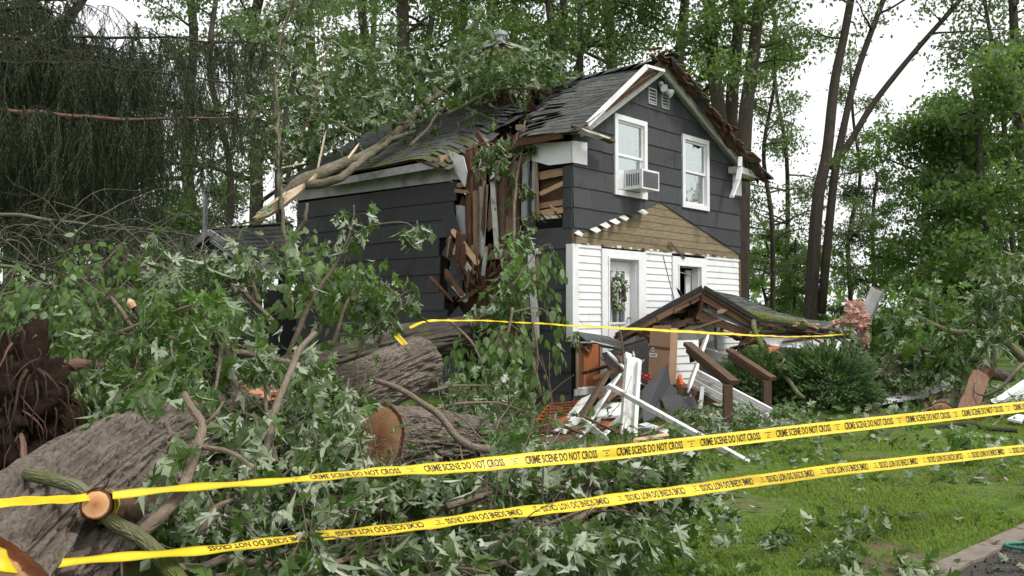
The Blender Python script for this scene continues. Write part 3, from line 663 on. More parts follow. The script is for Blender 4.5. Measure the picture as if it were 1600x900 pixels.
# chimney through the ridge
cc = W(RID - .1, 4.0, 5.4); ch = MB(); ch.box(cc - U * .36 - V * .36, U * .72, V * .72, Z * 2.1); chim = ch.build('chimney', M['mortar'], house)
for r in range(16):
    for side in range(2):
        for k in range(3):
            z0 = 5.85 + r * .105; off = (r % 2) * .12
            if side == 0: o_ = cc - U * .375 + V * (-.375 + k * .25 + off * .0); b_ = MB(); b_.box(Vector((o_.x, o_.y, z0)), U * .02, V * .235, Z * .092)
            else: o_ = cc - V * .375 + U * (-.375 + k * .25 + off * .0); b_ = MB(); b_.box(Vector((o_.x, o_.y, z0)), V * .02, U * .235, Z * .092)
            b_.build('brick', M['brick'], chim)
b_ = MB(); b_.box(Vector((*(cc - U * .45 - V * .45).xy, 7.5)), U * .9, V * .9, Z * .06); b_.build('chimney_cap', M['greywhite'], chim)
b_ = MB(); t_ = Vector((*cc.xy, 7.55)); b_.tube([t_, t_ + Z * .12, t_ + Z * .13, t_ + Z * .28, t_ + Z * .29, t_ + Z * .36, t_ + Z * .42], [.2, .14, .09, .09, .15, .15, .03], 14); b_.build('flue_cap', M['metal'], chim)
# window air conditioner sits in the upper window: its own thing
ac = thing('air_conditioner', 'white window air conditioner poking out of the upstairs window', 'air conditioner', W(1.75, -.2, 3.88))
b_ = MB(); b_.box(W(1.52, -.42, 3.885), U * .58, V * .47, Z * .36); b_.build('case', M['plastic'], ac)
b_ = MB(); b_.box(W(1.56, -.425, 3.92), U * .5, V * .0045, Z * .29); gr = b_.build('grille', M['grille'], ac)
for i in range(9): b_ = MB(); b_.box(W(1.565, -.432, 3.93 + i * .031), U * .49, V * .006, Z * .010); b_.build('fin', M['grille'], gr)
for sx in range(6): b_ = MB(); b_.box(W(1.517, -.36 + sx * .05, 3.95), U * .003, V * .03, Z * .22); b_.build('side_louvre', M['grille'], ac)
b_ = MB(); b_.prism([W(1.33, -.035, 3.89), W(1.515, -.035, 3.89), W(1.515, -.035, 4.24), W(1.33, -.035, 4.24)], V * .02); b_.build('filler_panel', M['plastic'], ac)

# ---- low annex behind the left end
ax_ = thing('annex', 'low dark annex with a small shingled gable roof at the left end of the house', 'annex', P(380, 500, 22).to_2d().to_3d())
def X(px, py, d): return P(px, py, d)
pk = X(328, 360, 21.5); pk2 = X(452, 352, 24.5); e1 = X(408, 414, 20.6); e2 = X(500, 412, 23.2); bl = X(268, 408, 23.0); bl2 = X(330, 405, 26)
for (a, b, c, d, n_) in ((pk, pk2, e2, e1, 1), (pk, pk2, bl2, bl, 0)):
    if n_:
        for r in range(9):
            for k in range(8):
                f0, f1 = r / 9, (r + 1) / 9 + .02; g0, g1 = (k + .5 * (r % 2)) / 8, min(1, (k + 1 + .5 * (r % 2)) / 8) - .006
                if g1 <= g0: continue
                q = lambda g, f: d.lerp(c, g).lerp(a.lerp(b, g), min(1, f))
                up0 = .02 + rng.uniform(0, .01)
                mb = MB(); mb.prism([q(g0, f0) + Z * up0, q(g1, f0) + Z * up0, q(g1, f1), q(g0, f1)], -Z * .03); mb.build('roof_shingle', M['roof'], ax_)
    else:
        mb = MB(); mb.prism([a + Z * .045, b + Z * .045, c + Z * .045, d + Z * .045], Z * .03); mb.build('roof_cover', M['roof'], ax_)
for a, b in ((pk, e1), (pk, bl)): plank('rake_trim', M['greywhite'], a + Vector((0, -.06, -.05)), b + Vector((0, -.06, -.05)), .05, .15, ax_)
plank('rake_trim', M['greywhite'], pk + Vector((.03, -.02, -.24)), e1 + Vector((-.1, -.02, -.2)), .04, .08, ax_); plank('eave_trim', M['greywhite'], e1 - Z * .05, e2 - Z * .05, .05, .12, ax_)
eg = lambda p, z: Vector((p.x, p.y, z))
for i in range(6):
    z0 = i * .36; mb = MB(); mb.prism([eg(e1, z0) + Vector((0, .2, 0)), eg(e2, z0) + Vector((0, .2, 0)), eg(e2, z0 + .37) + Vector((0, .23, 0)), eg(e1, z0 + .37) + Vector((0, .23, 0))], Vector((.05, .06, 0))); mb.build('siding_shingle', M['siding'], ax_)
mb = MB(); mb.prism([eg(e1, 0) + Vector((-.1, .25, 0)), eg(bl, 0) + Vector((.1, .25, 0)), bl + Vector((.1, .25, 0)), pk + Vector((0, .25, -.1)), e1 + Vector((-.1, .25, -.05))], Vector((0, .08, 0))); mb.build('gable_wall', M['siding'], ax_)
wa, wb, wc_, wd_ = X(368, 366, 24.5), X(432, 340, 26.5), X(452, 345, 27), X(438, 368, 25)
mb = MB(); mb.prism([wa, wb, wc_, wd_], -Z * .12); mb.build('rear_eave', M['greywhite'], ax_)
mb = MB(); q = X(320, 375, 22.5); mb.tube([q, X(321, 298, 22.5)], .055, 10); mb.tube([X(321, 300, 22.5), X(321, 293, 22.5), X(321, 288, 22.5)], [.1, .1, .02], 10); mb.build('flue_pipe', M['metal'], ax_)
# ================================================================== GROUND
def ground_mat():
    a = N('lawn_soil'); c = a.coord('Object')
    n1 = a.noise(c, .55, 8, .65); n2 = a.noise(c, 9, 8, .7)
    g = a.ramp(n2, [(.3, (.05, .09, .016)), (.7, (.10, .165, .03))]); d = a.ramp(n2, [(.3, (.07, .05, .032)), (.7, (.15, .115, .08))])
    colr = a.mix(a.ramp(n1, [(.50, (0, 0, 0)), (.62, (1, 1, 1))]), g, d)
    return a.finish(colr, .95, n2, .6, .03, .1)
def ground_z(x, y): return 0.0
gv = []; gs = [-400, -120, -50, -25] + [x * .5 for x in range(-30, 31)] + [25, 50, 120, 400]; ys = [-40, -10, 0, 2] + [3 + .4 * i for i in range(50)] + [26, 32, 45, 80, 150, 500]
for y in ys:
    for x in gs: gv.append((x, y, .035 * noise.noise(Vector((x * .5, y * .5, 0))) + .015 * noise.noise(Vector((x * 2, y * 2, 1))) if abs(x) < 16 and 2 < y < 24 else 0))
nx = len(gs); gf = [(j * nx + i, j * nx + i + 1, (j + 1) * nx + i + 1, (j + 1) * nx + i) for j in range(len(ys) - 1) for i in range(nx - 1)]
mb = MB(); mb.add(gv, gf); props(mb.build('ground', ground_mat(), None, True), kind='structure')
# ================================================================== COLLAPSED PORCH AND DEBRIS
rng = random.Random(5)
M['tar'] = noisy('black_tar_paper', (.014, .014, .014), (.04, .038, .036), 8, (1, 1, 1), .9, .4, .01, .2)
def PT(l): return [P(*p) for p in l]
porch = thing('porch_roof', 'collapsed dark porch roof with its brown rafters bared, slumped against the white wall', 'porch roof', G(1095, 640))
pk = P(1097, 452, 16.6); pkb = P(1150, 462, 19.2)
lf = P(962, 527, 15.6); lfb = P(1010, 500, 18.3)
r1 = P(1185, 503, 16.9); r1b = P(1215, 488, 19.0); r2 = P(1330, 522, 17.4); r2b = P(1325, 505, 19.0)
mid = P(1045, 478, 16.3)
def slab(name, mat, a, b, c, d, th, nu=5, nv=4, bow=0.0):
    mb = MB()
    for i in range(nu):
        for j in range(nv):
            q = lambda g, f: a.lerp(b, g).lerp(d.lerp(c, g), f) - Z * bow * math.sin(math.pi * f)
            mb.prism([q(i / nu, j / nv), q((i + 1) / nu, j / nv), q((i + 1) / nu, (j + 1) / nv), q(i / nu, (j + 1) / nv)], -Z * th)
    return mb.build(name, mat, porch)
def cover(a, b, c, d, rows, cols, bow=0.0):
    for r in range(rows):
        for k in range(cols):
            g0, g1 = (k + .5 * (r % 2) - .25) / cols, (k + .5 * (r % 2) + .73) / cols; g0 = max(0, g0); g1 = min(1, g1)
            f0, f1 = max(0, r / rows - .02), (r + 1) / rows
            q = lambda g, f: a.lerp(b, g).lerp(d.lerp(c, g), f) - Z * bow * math.sin(math.pi * f)
            up = .012 + rng.uniform(0, .012)
            mb = MB(); mb.prism([q(g0, f0) + Z * .004, q(g1, f0) + Z * .004, q(g1, f1) + Z * up, q(g0, f1) + Z * up], Z * .008); mb.build('roof_shingle', M['roof'], porch)
slab('roof_deck', M['oldwood'], pk, pkb, lfb, lf, .03, bow=-.03); cover(pk, pkb, lfb, lf, 11, 6, -.03)
slab('roof_deck', M['oldwood'], pk, pkb, r1b, r1, .03); cover(pk, pkb, r1b, r1, 7, 6)
slab('roof_deck', M['oldwood'], r1, r1b, r2b, r2, .04, bow=.06); cover(r1, r1b, r2b, r2, 10, 5, .06)
plank('rafter', M['oldwood'], pk - Z * .12 + Vector((0, .05, 0)), lf - Z * .02, .05, .10, porch, ragged=.03); plank('rafter', M['oldwood'], pk - Z * .14, r1 - Z * .12, .05, .14, porch)
plank('fascia', M['brown'], pk + Vector((-.02, -.05, -.05)), mid + Vector((0, -.06, -.06)), .03, .075, porch); plank('fascia', M['brown'], mid + Vector((0, -.06, -.06)), lf + Vector((0, -.05, -.02)), .03, .07, porch)
plank('fascia', M['brown'], pk + Vector((.02, -.05, -.04)), r1 + Vector((0, -.05, -.06)), .03, .07, porch)
for i in range(5):
    f = .15 + i * .2; a = pk.lerp(lf, f); b = pkb.lerp(lfb, f); plank('purlin', M['oldwood'] if i % 2 else M['rust'], a - Z * .1, b - Z * .1, .06, .09, porch)
    a = pk.lerp(r1, f); b = pkb.lerp(r1b, f); plank('purlin', M['oldwood'], a - Z * .1, b - Z * .1, .06, .09, porch)
plank('roof_edge', M['tar'], pk + Vector((-.02, -.075, .03)), mid + Vector((0, -.085, .02)), .04, .07, porch); plank('roof_edge', M['tar'], mid + Vector((0, -.085, .02)), lf + Vector((0, -.075, .04)), .04, .07, porch); plank('roof_edge', M['tar'], pk + Vector((.02, -.075, .03)), r1 + Vector((0, -.075, .02)), .04, .08, porch); plank('roof_edge', M['tar'], r1 + Vector((0, -.075, .02)), r2 + Vector((0, -.06, .0)), .04, .06, porch)
plank('king_post', M['oldwood'], pk - Z * .1, P(1090, 500, 16.8), .12, .06, porch, roll=1.57); plank('collar_tie', M['oldwood'], P(1088, 492, 16.7), P(1165, 520, 16.9), .05, .15, porch); plank('collar_tie', M['oldwood'], P(1085, 500, 16.8), P(1000, 522, 16.4), .05, .12, porch, ragged=.05)
for (a, b, c, d, m) in [((1098, 470, 16.75), (1180, 506, 17.0), (1180, 520, 17.0), (1096, 484, 16.75), 'greywhite'), ((1055, 520, 16.9), (1085, 505, 16.9), (1120, 530, 17), (1060, 548, 16.9), 'oldwhite'), ((1190, 515, 17.2), (1325, 524, 17.5), (1325, 529, 17.5), (1190, 527, 17.2), 'greywhite'), ((1192, 528, 17), (1330, 531, 17.3), (1290, 549, 17), (1200, 539, 17), 'oldwhite')]:
    mb = MB(); mb.prism(PT([a, b, c, d]), Vector((0, .04, .01))); mb.build('soffit_board', M[m], porch)
for (a, b, w_, m) in [((1140, 548, 16.6), (1185, 530, 17.2), .06, 'oldwood'), ((1160, 563, 16.4), (1205, 548, 16.9), .04, 'pine'), ((1165, 570, 16.3), (1212, 543, 16.8), .12, 'orange'), ((1155, 555, 16.6), (1172, 525, 16.7), .2, 'rust'), ((1130, 560, 16.8), (1185, 566, 16.8), .04, 'pine'), ((1105, 545, 16.9), (1135, 553, 16.8), .1, 'oldwhite'), ((1265, 525, 17.1), (1290, 540, 17), .08, 'rust'), ((1225, 533, 17), (1270, 528, 17.2), .07, 'oldwood'), ((1280, 516, 17.2), (1300, 508, 17.2), .07, 'fresh'), ((1180, 520, 17.2), (1330, 524, 17.4), .05, 'brown'), ((1270, 515, 17.3), (1345, 522, 17.2), .06, 'brown')]:
    plank('broken_board', M[m], P(*a), P(*b), w_, .03, porch, roll=rng.uniform(-.3, .6), ragged=.05)
for i in range(30):
    f = rng.random(); px = 975 + 215 * f; top = 520 - 62 * (1 - abs(px - 1097) / 125 if px < 1097 else 1 - (px - 1097) / 110); c = P(px, rng.uniform(max(455, top + 8), 566), rng.uniform(16.3, 16.9)); dd = Vector((rng.uniform(-1, 1), rng.uniform(-.3, .6), rng.uniform(-.7, .5))).normalized()
    plank('broken_board', M[rng.choice(('oldwood', 'rust', 'brown', 'oldwood', 'tar', 'oldwood'))], c, c + dd * rng.uniform(.2, .6), rng.uniform(.03, .11), .025, porch, roll=rng.uniform(-1, 1.5), ragged=.05)
# knee wall of the porch and its dark inside
kw = thing('knee_wall', 'low dark grey shingled porch wall behind the round bush', 'wall', G(1250, 640))
a0, a1 = P(1195, 555, 16.9), P(1345, 555, 17.6); a0.z = 0; a1.z = 0
mb = MB(); mb.prism([a0, a1, a1 + Z * .92, a0 + Z * .95], Vector((-.03, .1, 0))); mb.build('sheathing', M['dark'], kw)
for r in range(3):
    for k in range(3):
        q0 = a0.lerp(a1, k / 3 + .002) + Vector((0, -.005, .31 * r)); q1 = a0.lerp(a1, (k + 1) / 3 - .002) + Vector((0, -.005, .31 * r)); o_ = Vector((.012, -.028, 0))
        mb = MB(); mb.prism([q0 + o_, q1 + o_, q1 + Z * .325 + o_ * .3, q0 + Z * .325 + o_ * .3], Vector((-.003, .012, 0))); mb.build('siding_shingle', M['siding'], kw)
# handrails
for (a, b, c, wd, lab) in (((1074, 537, 13.9), (1148, 598, 12.6), 664, .14, 'nearer brown wooden handrail with its post, standing free of the fallen porch'), ((1139, 547, 15.2), (1208, 592, 14.2), 645, .13, 'farther brown wooden handrail with its post, close to the green bush')):
    A_, B_ = P(*a), P(*b); g_ = Vector((B_.x - .10, B_.y, 0.02)); hr = thing('handrail', lab, 'handrail', g_, 'handrails of the porch steps')
    plank('rail', M['brown'], A_, B_, wd, .06, hr); plank('rail_brace', M['brown'], A_ - Z * .09, B_ - Z * .09 - (B_ - A_) * .06, .045, .1, hr)
    plank('post', M['brown'], g_, Vector((g_.x, g_.y, B_.z - .03)), .12, .11, hr); plank('cap_scrap', M['oldwood'], B_ - (B_ - A_) * .02 + Z * .035, B_ + Z * .036, wd * .9, .006, hr)
# debris, every piece its own thing
def deb(name, label, cat, mat, a, b, wd, ht, roll=0.0, ragged=0.0, bend=0.0, group='lumber thrown from the porch'):
    return plank(name, M[mat], P(*a), P(*b), wd, ht, None, roll, ragged, bend, label, cat, group)
rs1 = thing('roofing_or_shade_sheet', 'crumpled dark roofing sheet drooping over the top of the orange panel', 'roofing sheet', P(930, 530, 15.2), 'roofing sheets torn off the porch')
for (pts) in ([(898, 520, 15.4), (950, 528, 15.3), (975, 538, 15.2), (915, 534, 15.0)], [(925, 530, 15.2), (968, 536, 15.0), (975, 548, 14.9), (940, 543, 15.0)]):
    mb = MB(); mb.prism(PT(pts), Z * .03); mb.build('sheet', M['roof'], rs1)
plank('edge', M['oldwhite'], P(925, 533, 14.95), P(958, 541, 14.95), .05, .02, rs1, ragged=.03)
for (pts, lab) in (([(940, 552, 15.6), (1012, 530, 15.9), (1016, 600, 15.6), (960, 610, 15.2)], 'added black sheet darkening the gap left of the cardboard box'), ([(1095, 560, 16.0), (1180, 575, 16.2), (1175, 640, 15.8), (1090, 640, 15.6)], 'added black sheet darkening the space behind the handrails')):  # black sheets added to put the porch's shade into colour
    mb = MB(); mb.prism(PT(pts), Vector((.01, .03, 0))); props(mb.build('roofing_or_shade_sheet', M['tar']), lab, 'roofing sheet', 'roofing sheets torn off the porch')
CN = {'rust': 'dark red brown', 'oldwood': 'brown', 'brown': 'dark brown', 'oldwhite': 'white', 'fresh': 'pale'}
SEEN_L = {}
def scrap_label(mt, p, q, where):
    d = q - p; o_ = 'upright' if abs(d.z) > .6 * d.length else ('tilted' if abs(d.z) > .25 * d.length else 'flat'); l_ = 'long' if d.length > .5 else ('short' if d.length < .34 else 'middling')
    x, y = F * p.x / p.y + 800, 0; pos = next(w_ for lim, w_ in where if x < lim); lab = f'{l_} {o_} {CN[mt]} scrap {pos}'
    n_ = SEEN_L.get(lab, 0); SEEN_L[lab] = n_ + 1
    return lab + ('', ', nearer one', ', nearest one', ', half buried')[n_] if n_ < 4 else lab
for i in range(16):
    c = P(rng.uniform(945, 1010), rng.uniform(560, 640), rng.uniform(13.4, 14.8)); dd = Vector((rng.uniform(-1, 1), rng.uniform(-.5, .5), rng.uniform(-.4, .7))).normalized()
    mt = rng.choice(('rust', 'oldwood', 'brown', 'oldwhite', 'oldwood')); e = c + dd * rng.uniform(.25, .7)
    plank('wood_scrap', M[mt], c, e, rng.uniform(.03, .1), .025, None, rng.uniform(0, 2), .04, 0, scrap_label(mt, c, e, ((962, 'by the orange panel'), (985, 'behind the white porch post'), (9999, 'left of the cardboard box'))), 'scrap', 'wood scraps jumbled behind the porch post')
for i in range(14):
    c = P(rng.uniform(830, 1010), rng.uniform(672, 712), rng.uniform(11.0, 11.8)); c.z = max(c.z, .05); dd = Vector((rng.uniform(-1, 1), rng.uniform(-.5, .5), rng.uniform(-.1, .3))).normalized()
    mt = rng.choice(('rust', 'oldwood', 'fresh', 'oldwhite', 'oldwood')); e = c + dd * rng.uniform(.2, .6)
    plank('wood_scrap', M[mt], c, e, rng.uniform(.03, .09), .025, None, rng.uniform(0, 2), .04, 0, scrap_label(mt, c, e, ((880, 'in front of the orange shutter'), (930, 'below the leaning boards'), (9999, 'at the foot of the porch post'))), 'scrap', 'wood scraps strewn before the debris pile')
pz = thing('porch_post', 'thick white square porch post standing upright in the debris', 'post', P(980, 697, 11.6), 'lumber thrown from the porch')
plank('post', M['scuffed'], P(977, 697, 11.7), P(988, 560, 12.1), .17, .16, pz, roll=.5, ragged=.03); plank('post_face', M['white'], P(990, 695, 11.64), P(998, 565, 12.0), .05, .10, pz, roll=.5); plank('split_top', M['oldwhite'], P(982, 566, 12.05), P(980, 553, 12.1), .1, .05, pz, ragged=.02, roll=.4)
deb('trim_board', 'long thin white board with brown edge slanting down to the lawn', 'board', 'scuffed', (952, 603, 12.0), (1169, 723, 9.7), .05, .065, .2, .02)
deb('brown_board', 'dark brown plank leaning left of the white porch post', 'plank', 'brown', (948, 586, 13.4), (884, 692, 11.6), .10, .06, .6, .02)
deb('trim_board', 'wide white board leaning beside the dark brown plank', 'board', 'oldwhite', (962, 592, 13.3), (900, 690, 11.5), .21, .035, .75, .05)
deb('trim_board', 'short broad white board lying over the orange shutter', 'board', 'scuffed', (918, 620, 13.0), (886, 657, 12.2), .17, .03, .4, .03)
deb('wood_scrap', 'split red-brown stick jutting from under the orange shutter', 'stick', 'oldwood', (868, 655, 12.2), (846, 690, 11.4), .06, .05, .2, .06)
deb('trim_board', 'narrow white stick crossing the brown plank near its foot', 'stick', 'oldwhite', (903, 648, 12.1), (854, 684, 11.4), .05, .03, .2, .03)
deb('wood_scrap', 'rough brown post end lying behind the white post', 'post', 'oldwood', (974, 600, 13.2), (940, 625, 12.7), .14, .12, .3, .04)
deb('trim_board', 'white board lying low to the left foot of the porch post', 'board', 'scuffed', (972, 650, 12.2), (932, 690, 11.3), .15, .03, .5, .05)
deb('trim_board', 'white board lying flat to the right foot of the porch post', 'board', 'oldwhite', (1004, 664, 12.3), (1068, 685, 11.3), .12, .05, .2, .03)
deb('trim_board', 'small grey white board flat behind the porch post foot', 'board', 'greywhite', (990, 671, 12.2), (1020, 669, 12.0), .07, .04, .2, .03)
deb('orange_board', 'orange brown plank lying below the orange shutter', 'plank', 'orange', (840, 674, 12.1), (884, 658, 12.0), .20, .04, .4, .03)
deb('orange_board', 'orange brown plank lying beneath the pierced white panel', 'plank', 'orange', (935, 668, 12.3), (968, 657, 12.4), .20, .05, .5, .02)
deb('trim_board', 'white board propped diagonally under the porch roof', 'board', 'scuffed', (1103, 530, 15.0), (1076, 606, 14.2), .16, .04, .9, .06)
deb('brown_board', 'brown board with shaded face leaning behind the cardboard box', 'board', 'brown', (1040, 600, 15.2), (1075, 615, 15.0), .3, .2, .1, .04)
deb('wood_scrap', 'broken square brown block beside the dark steps', 'block', 'oldwood', (1058, 609, 14.2), (1082, 612, 14.3), .16, .14, .2, .03)
deb('brown_board', 'wide dark brown step board lying behind the white grooved trim', 'board', 'brown', (1082, 622, 14.6), (1130, 624, 14.6), .2, .22)
deb('siding_scrap', 'grey concrete block like scrap under the cardboard box', 'block', 'greywhite', (1052, 630, 14.3), (1080, 626, 14.3), .2, .22)
deb('trim_board', 'thin grey strip leaning dark behind the nearer handrail', 'strip', 'greywhite', (1098, 605, 14.5), (1094, 640, 13.6), .06, .04)
deb('wood_scrap', 'rotten orange brown splinter heap piece near the yellow tape', 'splinter', 'rust', (838, 690, 11.3), (882, 697, 11.0), .18, .05, .3, .08)
deb('wood_scrap', 'long grey brown splinter lying left of the rotten piece', 'splinter', 'oldwood', (822, 700, 11.0), (872, 686, 11.3), .07, .05, .3, .08)
deb('trim_board', 'thin white slat just showing through leaves below the long board', 'slat', 'white', (1005, 690, 10.9), (1065, 700, 10.6), .06, .03, .2, .02)
deb('trim_board', 'broken white slat standing beside the brown shrub post', 'slat', 'oldwhite', (1195, 645, 13.4), (1250, 700, 11.2), .05, .02, .2, .02)
# grooved white trim: a long panel with three ribs
gt = thing('grooved_trim', 'long white grooved trim panel sliding down between the handrails', 'trim', G(1190, 660), 'lumber thrown from the porch')
A_, B_ = P(1085, 588, 14.9), P(1205, 652, 13.3)
for i in range(4): plank('rib', M['white'] if i % 2 == 0 else M['oldwhite'], A_ + Z * (.10 - .075 * i) + Vector((-.03 * i, -.02 * i, 0)), B_ + Z * (.10 - .075 * i) + Vector((-.03 * i, -.02 * i, 0)), .05, .07 if i % 2 == 0 else .055, gt)
# orange shutter
sh = thing('shutter', 'orange louvred shutter lying flat at the foot of the house corner', 'shutter', P(870, 650, 13))
s0, s1, s2, s3 = P(860, 632, 13.6), P(905, 628, 13.4), P(890, 655, 12.4), P(838, 662, 12.4)
for i in range(6):
    f0, f1 = i / 6, (i + .9) / 6; q = [s0.lerp(s3, f0), s1.lerp(s2, f0), s1.lerp(s2, f1) + Z * .035, s0.lerp(s3, f1) + Z * .035]
    mb = MB(); mb.prism(q, Z * .02); mb.build('slat', M['orange'], sh)
plank('stile', M['orange'], s0, s3, .05, .05, sh); plank('stile', M['orange'], s1, s2, .05, .05, sh)
# white panel with a hole
pp = thing('broken_tabletop', 'white broken panel with a brown gash lying left of the porch post', 'panel', P(950, 650, 12.4))
mb = MB(); mb.prism(PT([(931, 655, 12.4), (946, 633, 13.0), (972, 632, 12.9), (970, 652, 12.3)]), Z * .03); mb.build('board', M['white'], pp)
mb = MB(); mb.prism([p + Z * .034 for p in PT([(946, 642, 12.7), (952, 638, 12.75), (957, 641, 12.7), (951, 645, 12.65)])], Z * .004); mb.build('gash', M['oldwood'], pp)
# grey siding sheet tipped up in front of the box
gs_ = thing('siding_sheet', 'dark grey shingled sheet tipped on edge in front of the cardboard box', 'sheet', G(1030, 660))
for (pts) in ([(1003, 610, 13.0), (1042, 568, 13.5), (1046, 600, 13.4), (1020, 640, 12.9), (1002, 660, 12.6)], [(1046, 600, 13.42), (1058, 612, 13.5), (1056, 624, 13.4), (1022, 640, 12.95)], [(1004, 640, 12.6), (1024, 652, 12.6), (1006, 660, 12.3)]):
    mb = MB(); mb.prism(PT(pts), Vector((.02, .03, .01))); mb.build('siding_shingle', M['siding'], gs_)
# small grey scraps
for i, (px, py, d, lab) in enumerate([(1040, 640, 13.0, 'grey shingle scrap lying between the tipped sheet and the steps'), (1062, 642, 13.2, 'grey shingle scrap lying under the concrete block'), (1050, 655, 12.6, 'grey shingle scrap nearest the leaves below the steps')]):
    c = P(px, py, d); mb = MB(); mb.prism([c, c + Vector((.3, .1, .02)), c + Vector((.25, .2, .2)), c + Vector((-.05, .1, .16))], Vector((.01, .03, -.01))); props(mb.build('shingle_scrap', M['siding']), lab, 'shingle', 'shingle scraps by the steps')
# white clapboard fragment under the porch
cf = thing('clapboard_fragment', 'fragment of white clapboard wall standing behind the cardboard box', 'wall fragment', G(1070, 640))
for i in range(6):
    z0 = P(1055, 604 - 0, 15.2).z + i * .13
    a, b = P(1055, 600, 15.2), P(1092, 600, 15.5); a.z = b.z = z0
    mb = MB(); mb.prism([a, b, b + Z * .128 + Vector((0, .02, 0)), a + Z * .128 + Vector((0, .02, 0))], Vector((0, .02, 0))); mb.build('clapboard', M['white'], cf)
mb = MB(); mb.prism(PT([(1076, 545, 15.1), (1084, 540, 15.1), (1086, 565, 15.1), (1078, 567, 15.1)]), Vector((0, .02, 0))); mb.build('opening', M['dark'], cf)  # dark slab on the boards; its colour stands in for a shaded hole
# cardboard box
bx = thing('cardboard_box', 'tall brown cardboard box with two white labels standing under the porch roof', 'box', P(1030, 610, 14.6))
A_, B_, C_ = P(1012, 603, 14.6), P(1044, 606, 14.3), P(1056, 598, 14.9); up = P(1016, 516, 14.7) - A_
mb = MB(); mb.prism([A_, B_, C_, A_ + C_ - B_], up); mb.build('carton', M['card'], bx)
for (g, f, gw, fh) in ((.12, .62, .13, .07), (.03, .52, .38, .07)):
    q = A_ + (B_ - A_) * g + up * f + Vector((-.004, -.008, 0)); mb = MB(); mb.prism([q, q + (B_ - A_) * gw, q + (B_ - A_) * gw + up * fh, q + up * fh], Vector((0, -.002, 0))); lb = mb.build('label', M['plastic'], bx)
    for k in range(5): q2 = q + (B_ - A_) * (gw * (.15 + .14 * k)) + up * (fh * .3) + Vector((0, -.004, 0)); mb = MB(); mb.prism([q2, q2 + (B_ - A_) * (gw * .08), q2 + (B_ - A_) * (gw * .08) + up * fh * .45, q2 + up * fh * .45], Vector((0, -.001, 0))); mb.build('print', M['ink'], lb)
q = A_ + up * .985; mb = MB(); mb.prism([q + Vector((0, -.004, 0)), q + (B_ - A_) + Vector((0, -.004, 0)), q + (B_ - A_) * 1.02 + up * .12, q + (B_ - A_) * .15 + up * .1], Vector((0, .006, 0))); mb.build('flap', M['card'], bx)
plank('tape_seam', M['oldwood'], A_ + up * .7 + Vector((0, -.003, 0)), B_ + up * .68 + Vector((0, -.003, 0)), .004, .05, bx)
# orange cloth and red flowers in the debris
mb = MB(); c = P(1062, 592, 14.2); mb.ball(c, .035, .03, .085, 12, 8); mb.ball(c + Vector((.03, 0, -.07)), .045, .04, .05, 12, 8); mb.v = [tuple(Vector(v) + noise.noise_vector(Vector(v) * 18) * .03) for v in mb.v]; props(mb.build('orange_cloth', plain('orange_cloth_mat', (.65, .12, .03), .9), None, True), 'bright orange rag beside the lower edge of the cardboard box', 'rag')
mb = MB()
for i in range(7): c = P(1008, 588, 13.4) + Vector((rng.uniform(-.09, .09), rng.uniform(-.05, .05), rng.uniform(-.06, .06))); mb.ball(c, .03, .03, .022, 6, 4)
rf = thing('red_flowers', 'small bunch of red flowers between the white post and the box', 'flowers', P(1008, 600, 13.4)); mb.build('blossom', plain('red_petal', (.42, .02, .03), .7), rf)
# right end of the porch: upended white post, insulation, hanging strip
wp = thing('upended_post', 'white post poking up through the pink insulation right of the porch', 'post', P(1345, 530, 16.9))
A_, B_ = P(1338, 528, 16.9), P(1371, 452, 16.6); plank('post', M['white'], A_, B_, .2, .18, wp, roll=.8); plank('groove_board', M['greywhite'], A_ + Vector((.07, -.09, .02)), B_ + Vector((.07, -.09, -.01)), .08, .02, wp, roll=.8); plank('torn_end', M['rust'], B_ - (B_ - A_) * .015, B_ + (B_ - A_) * .01, .17, .15, wp, roll=.8, ragged=.01)
ins = thing('insulation', 'torn pink insulation wad round the foot of the upended white post', 'insulation', P(1340, 515, 16.7))
def lumpy(name, c, rx, ry, rz, mat, parent, seg=20, ring=14, amp=.35, fq=4.0):
    mb = MB(); mb.ball(c, rx, ry, rz, seg, ring)
    mb.v = [tuple(Vector(v) + (Vector(v) - c) * (amp * noise.fractal(Vector(v) * fq, .6, 2.0, 4))) for v in mb.v]
    return mb.build(name, mat, parent, True)
for (px, py, rx, rz) in ((1335, 485, .12, .2), (1345, 495, .12, .13), (1325, 504, .22, .07), (1342, 508, .2, .09), (1312, 507, .1, .05), (1353, 504, .1, .09), (1350, 530, .06, .12), (1353, 542, .05, .09), (1341, 474, .07, .09), (1330, 497, .12, .08)):
    c = P(px, py, 16.6); mb = MB(); mb.ball(c, rx, rx * .8, rz, 44, 32); r_ = (rx + rz) / 2
    def fz(v):
        v = Vector(v); n_ = (v - c).normalized(); return tuple(v + n_ * r_ * (.55 * noise.fractal(v * 7, .5, 2.1, 3) + .38 * abs(noise.noise(v * 26)) + .22 * noise.noise(v * 60)) + noise.noise_vector(v * 16) * .03)
    mb.v = [fz(v) for v in mb.v]; mb.build('wad', M['insul'], ins)
mb = MB(); mb.tube(smooth_path(PT([(1284, 583, 15.5), (1296, 570, 15.6), (1304, 556, 15.7), (1308, 542, 15.9), (1309, 536, 16)]), 12), [.055, .055, .05, .05, .05, .045, .045, .045, .04, .04, .04, .03], 8); props(mb.build('white_strip', M['oldwhite'], None, True), 'curved white strip dangling over the round bush', 'strip')
mb = MB(); mb.tube(smooth_path(PT([(1036, 400, 16.9), (1046, 440, 16.7), (1058, 485, 16.6)]), 10), .009, 5); props(mb.build('cable', M['rust']), 'thin loose cable hanging down the white wall beside the door', 'cable')
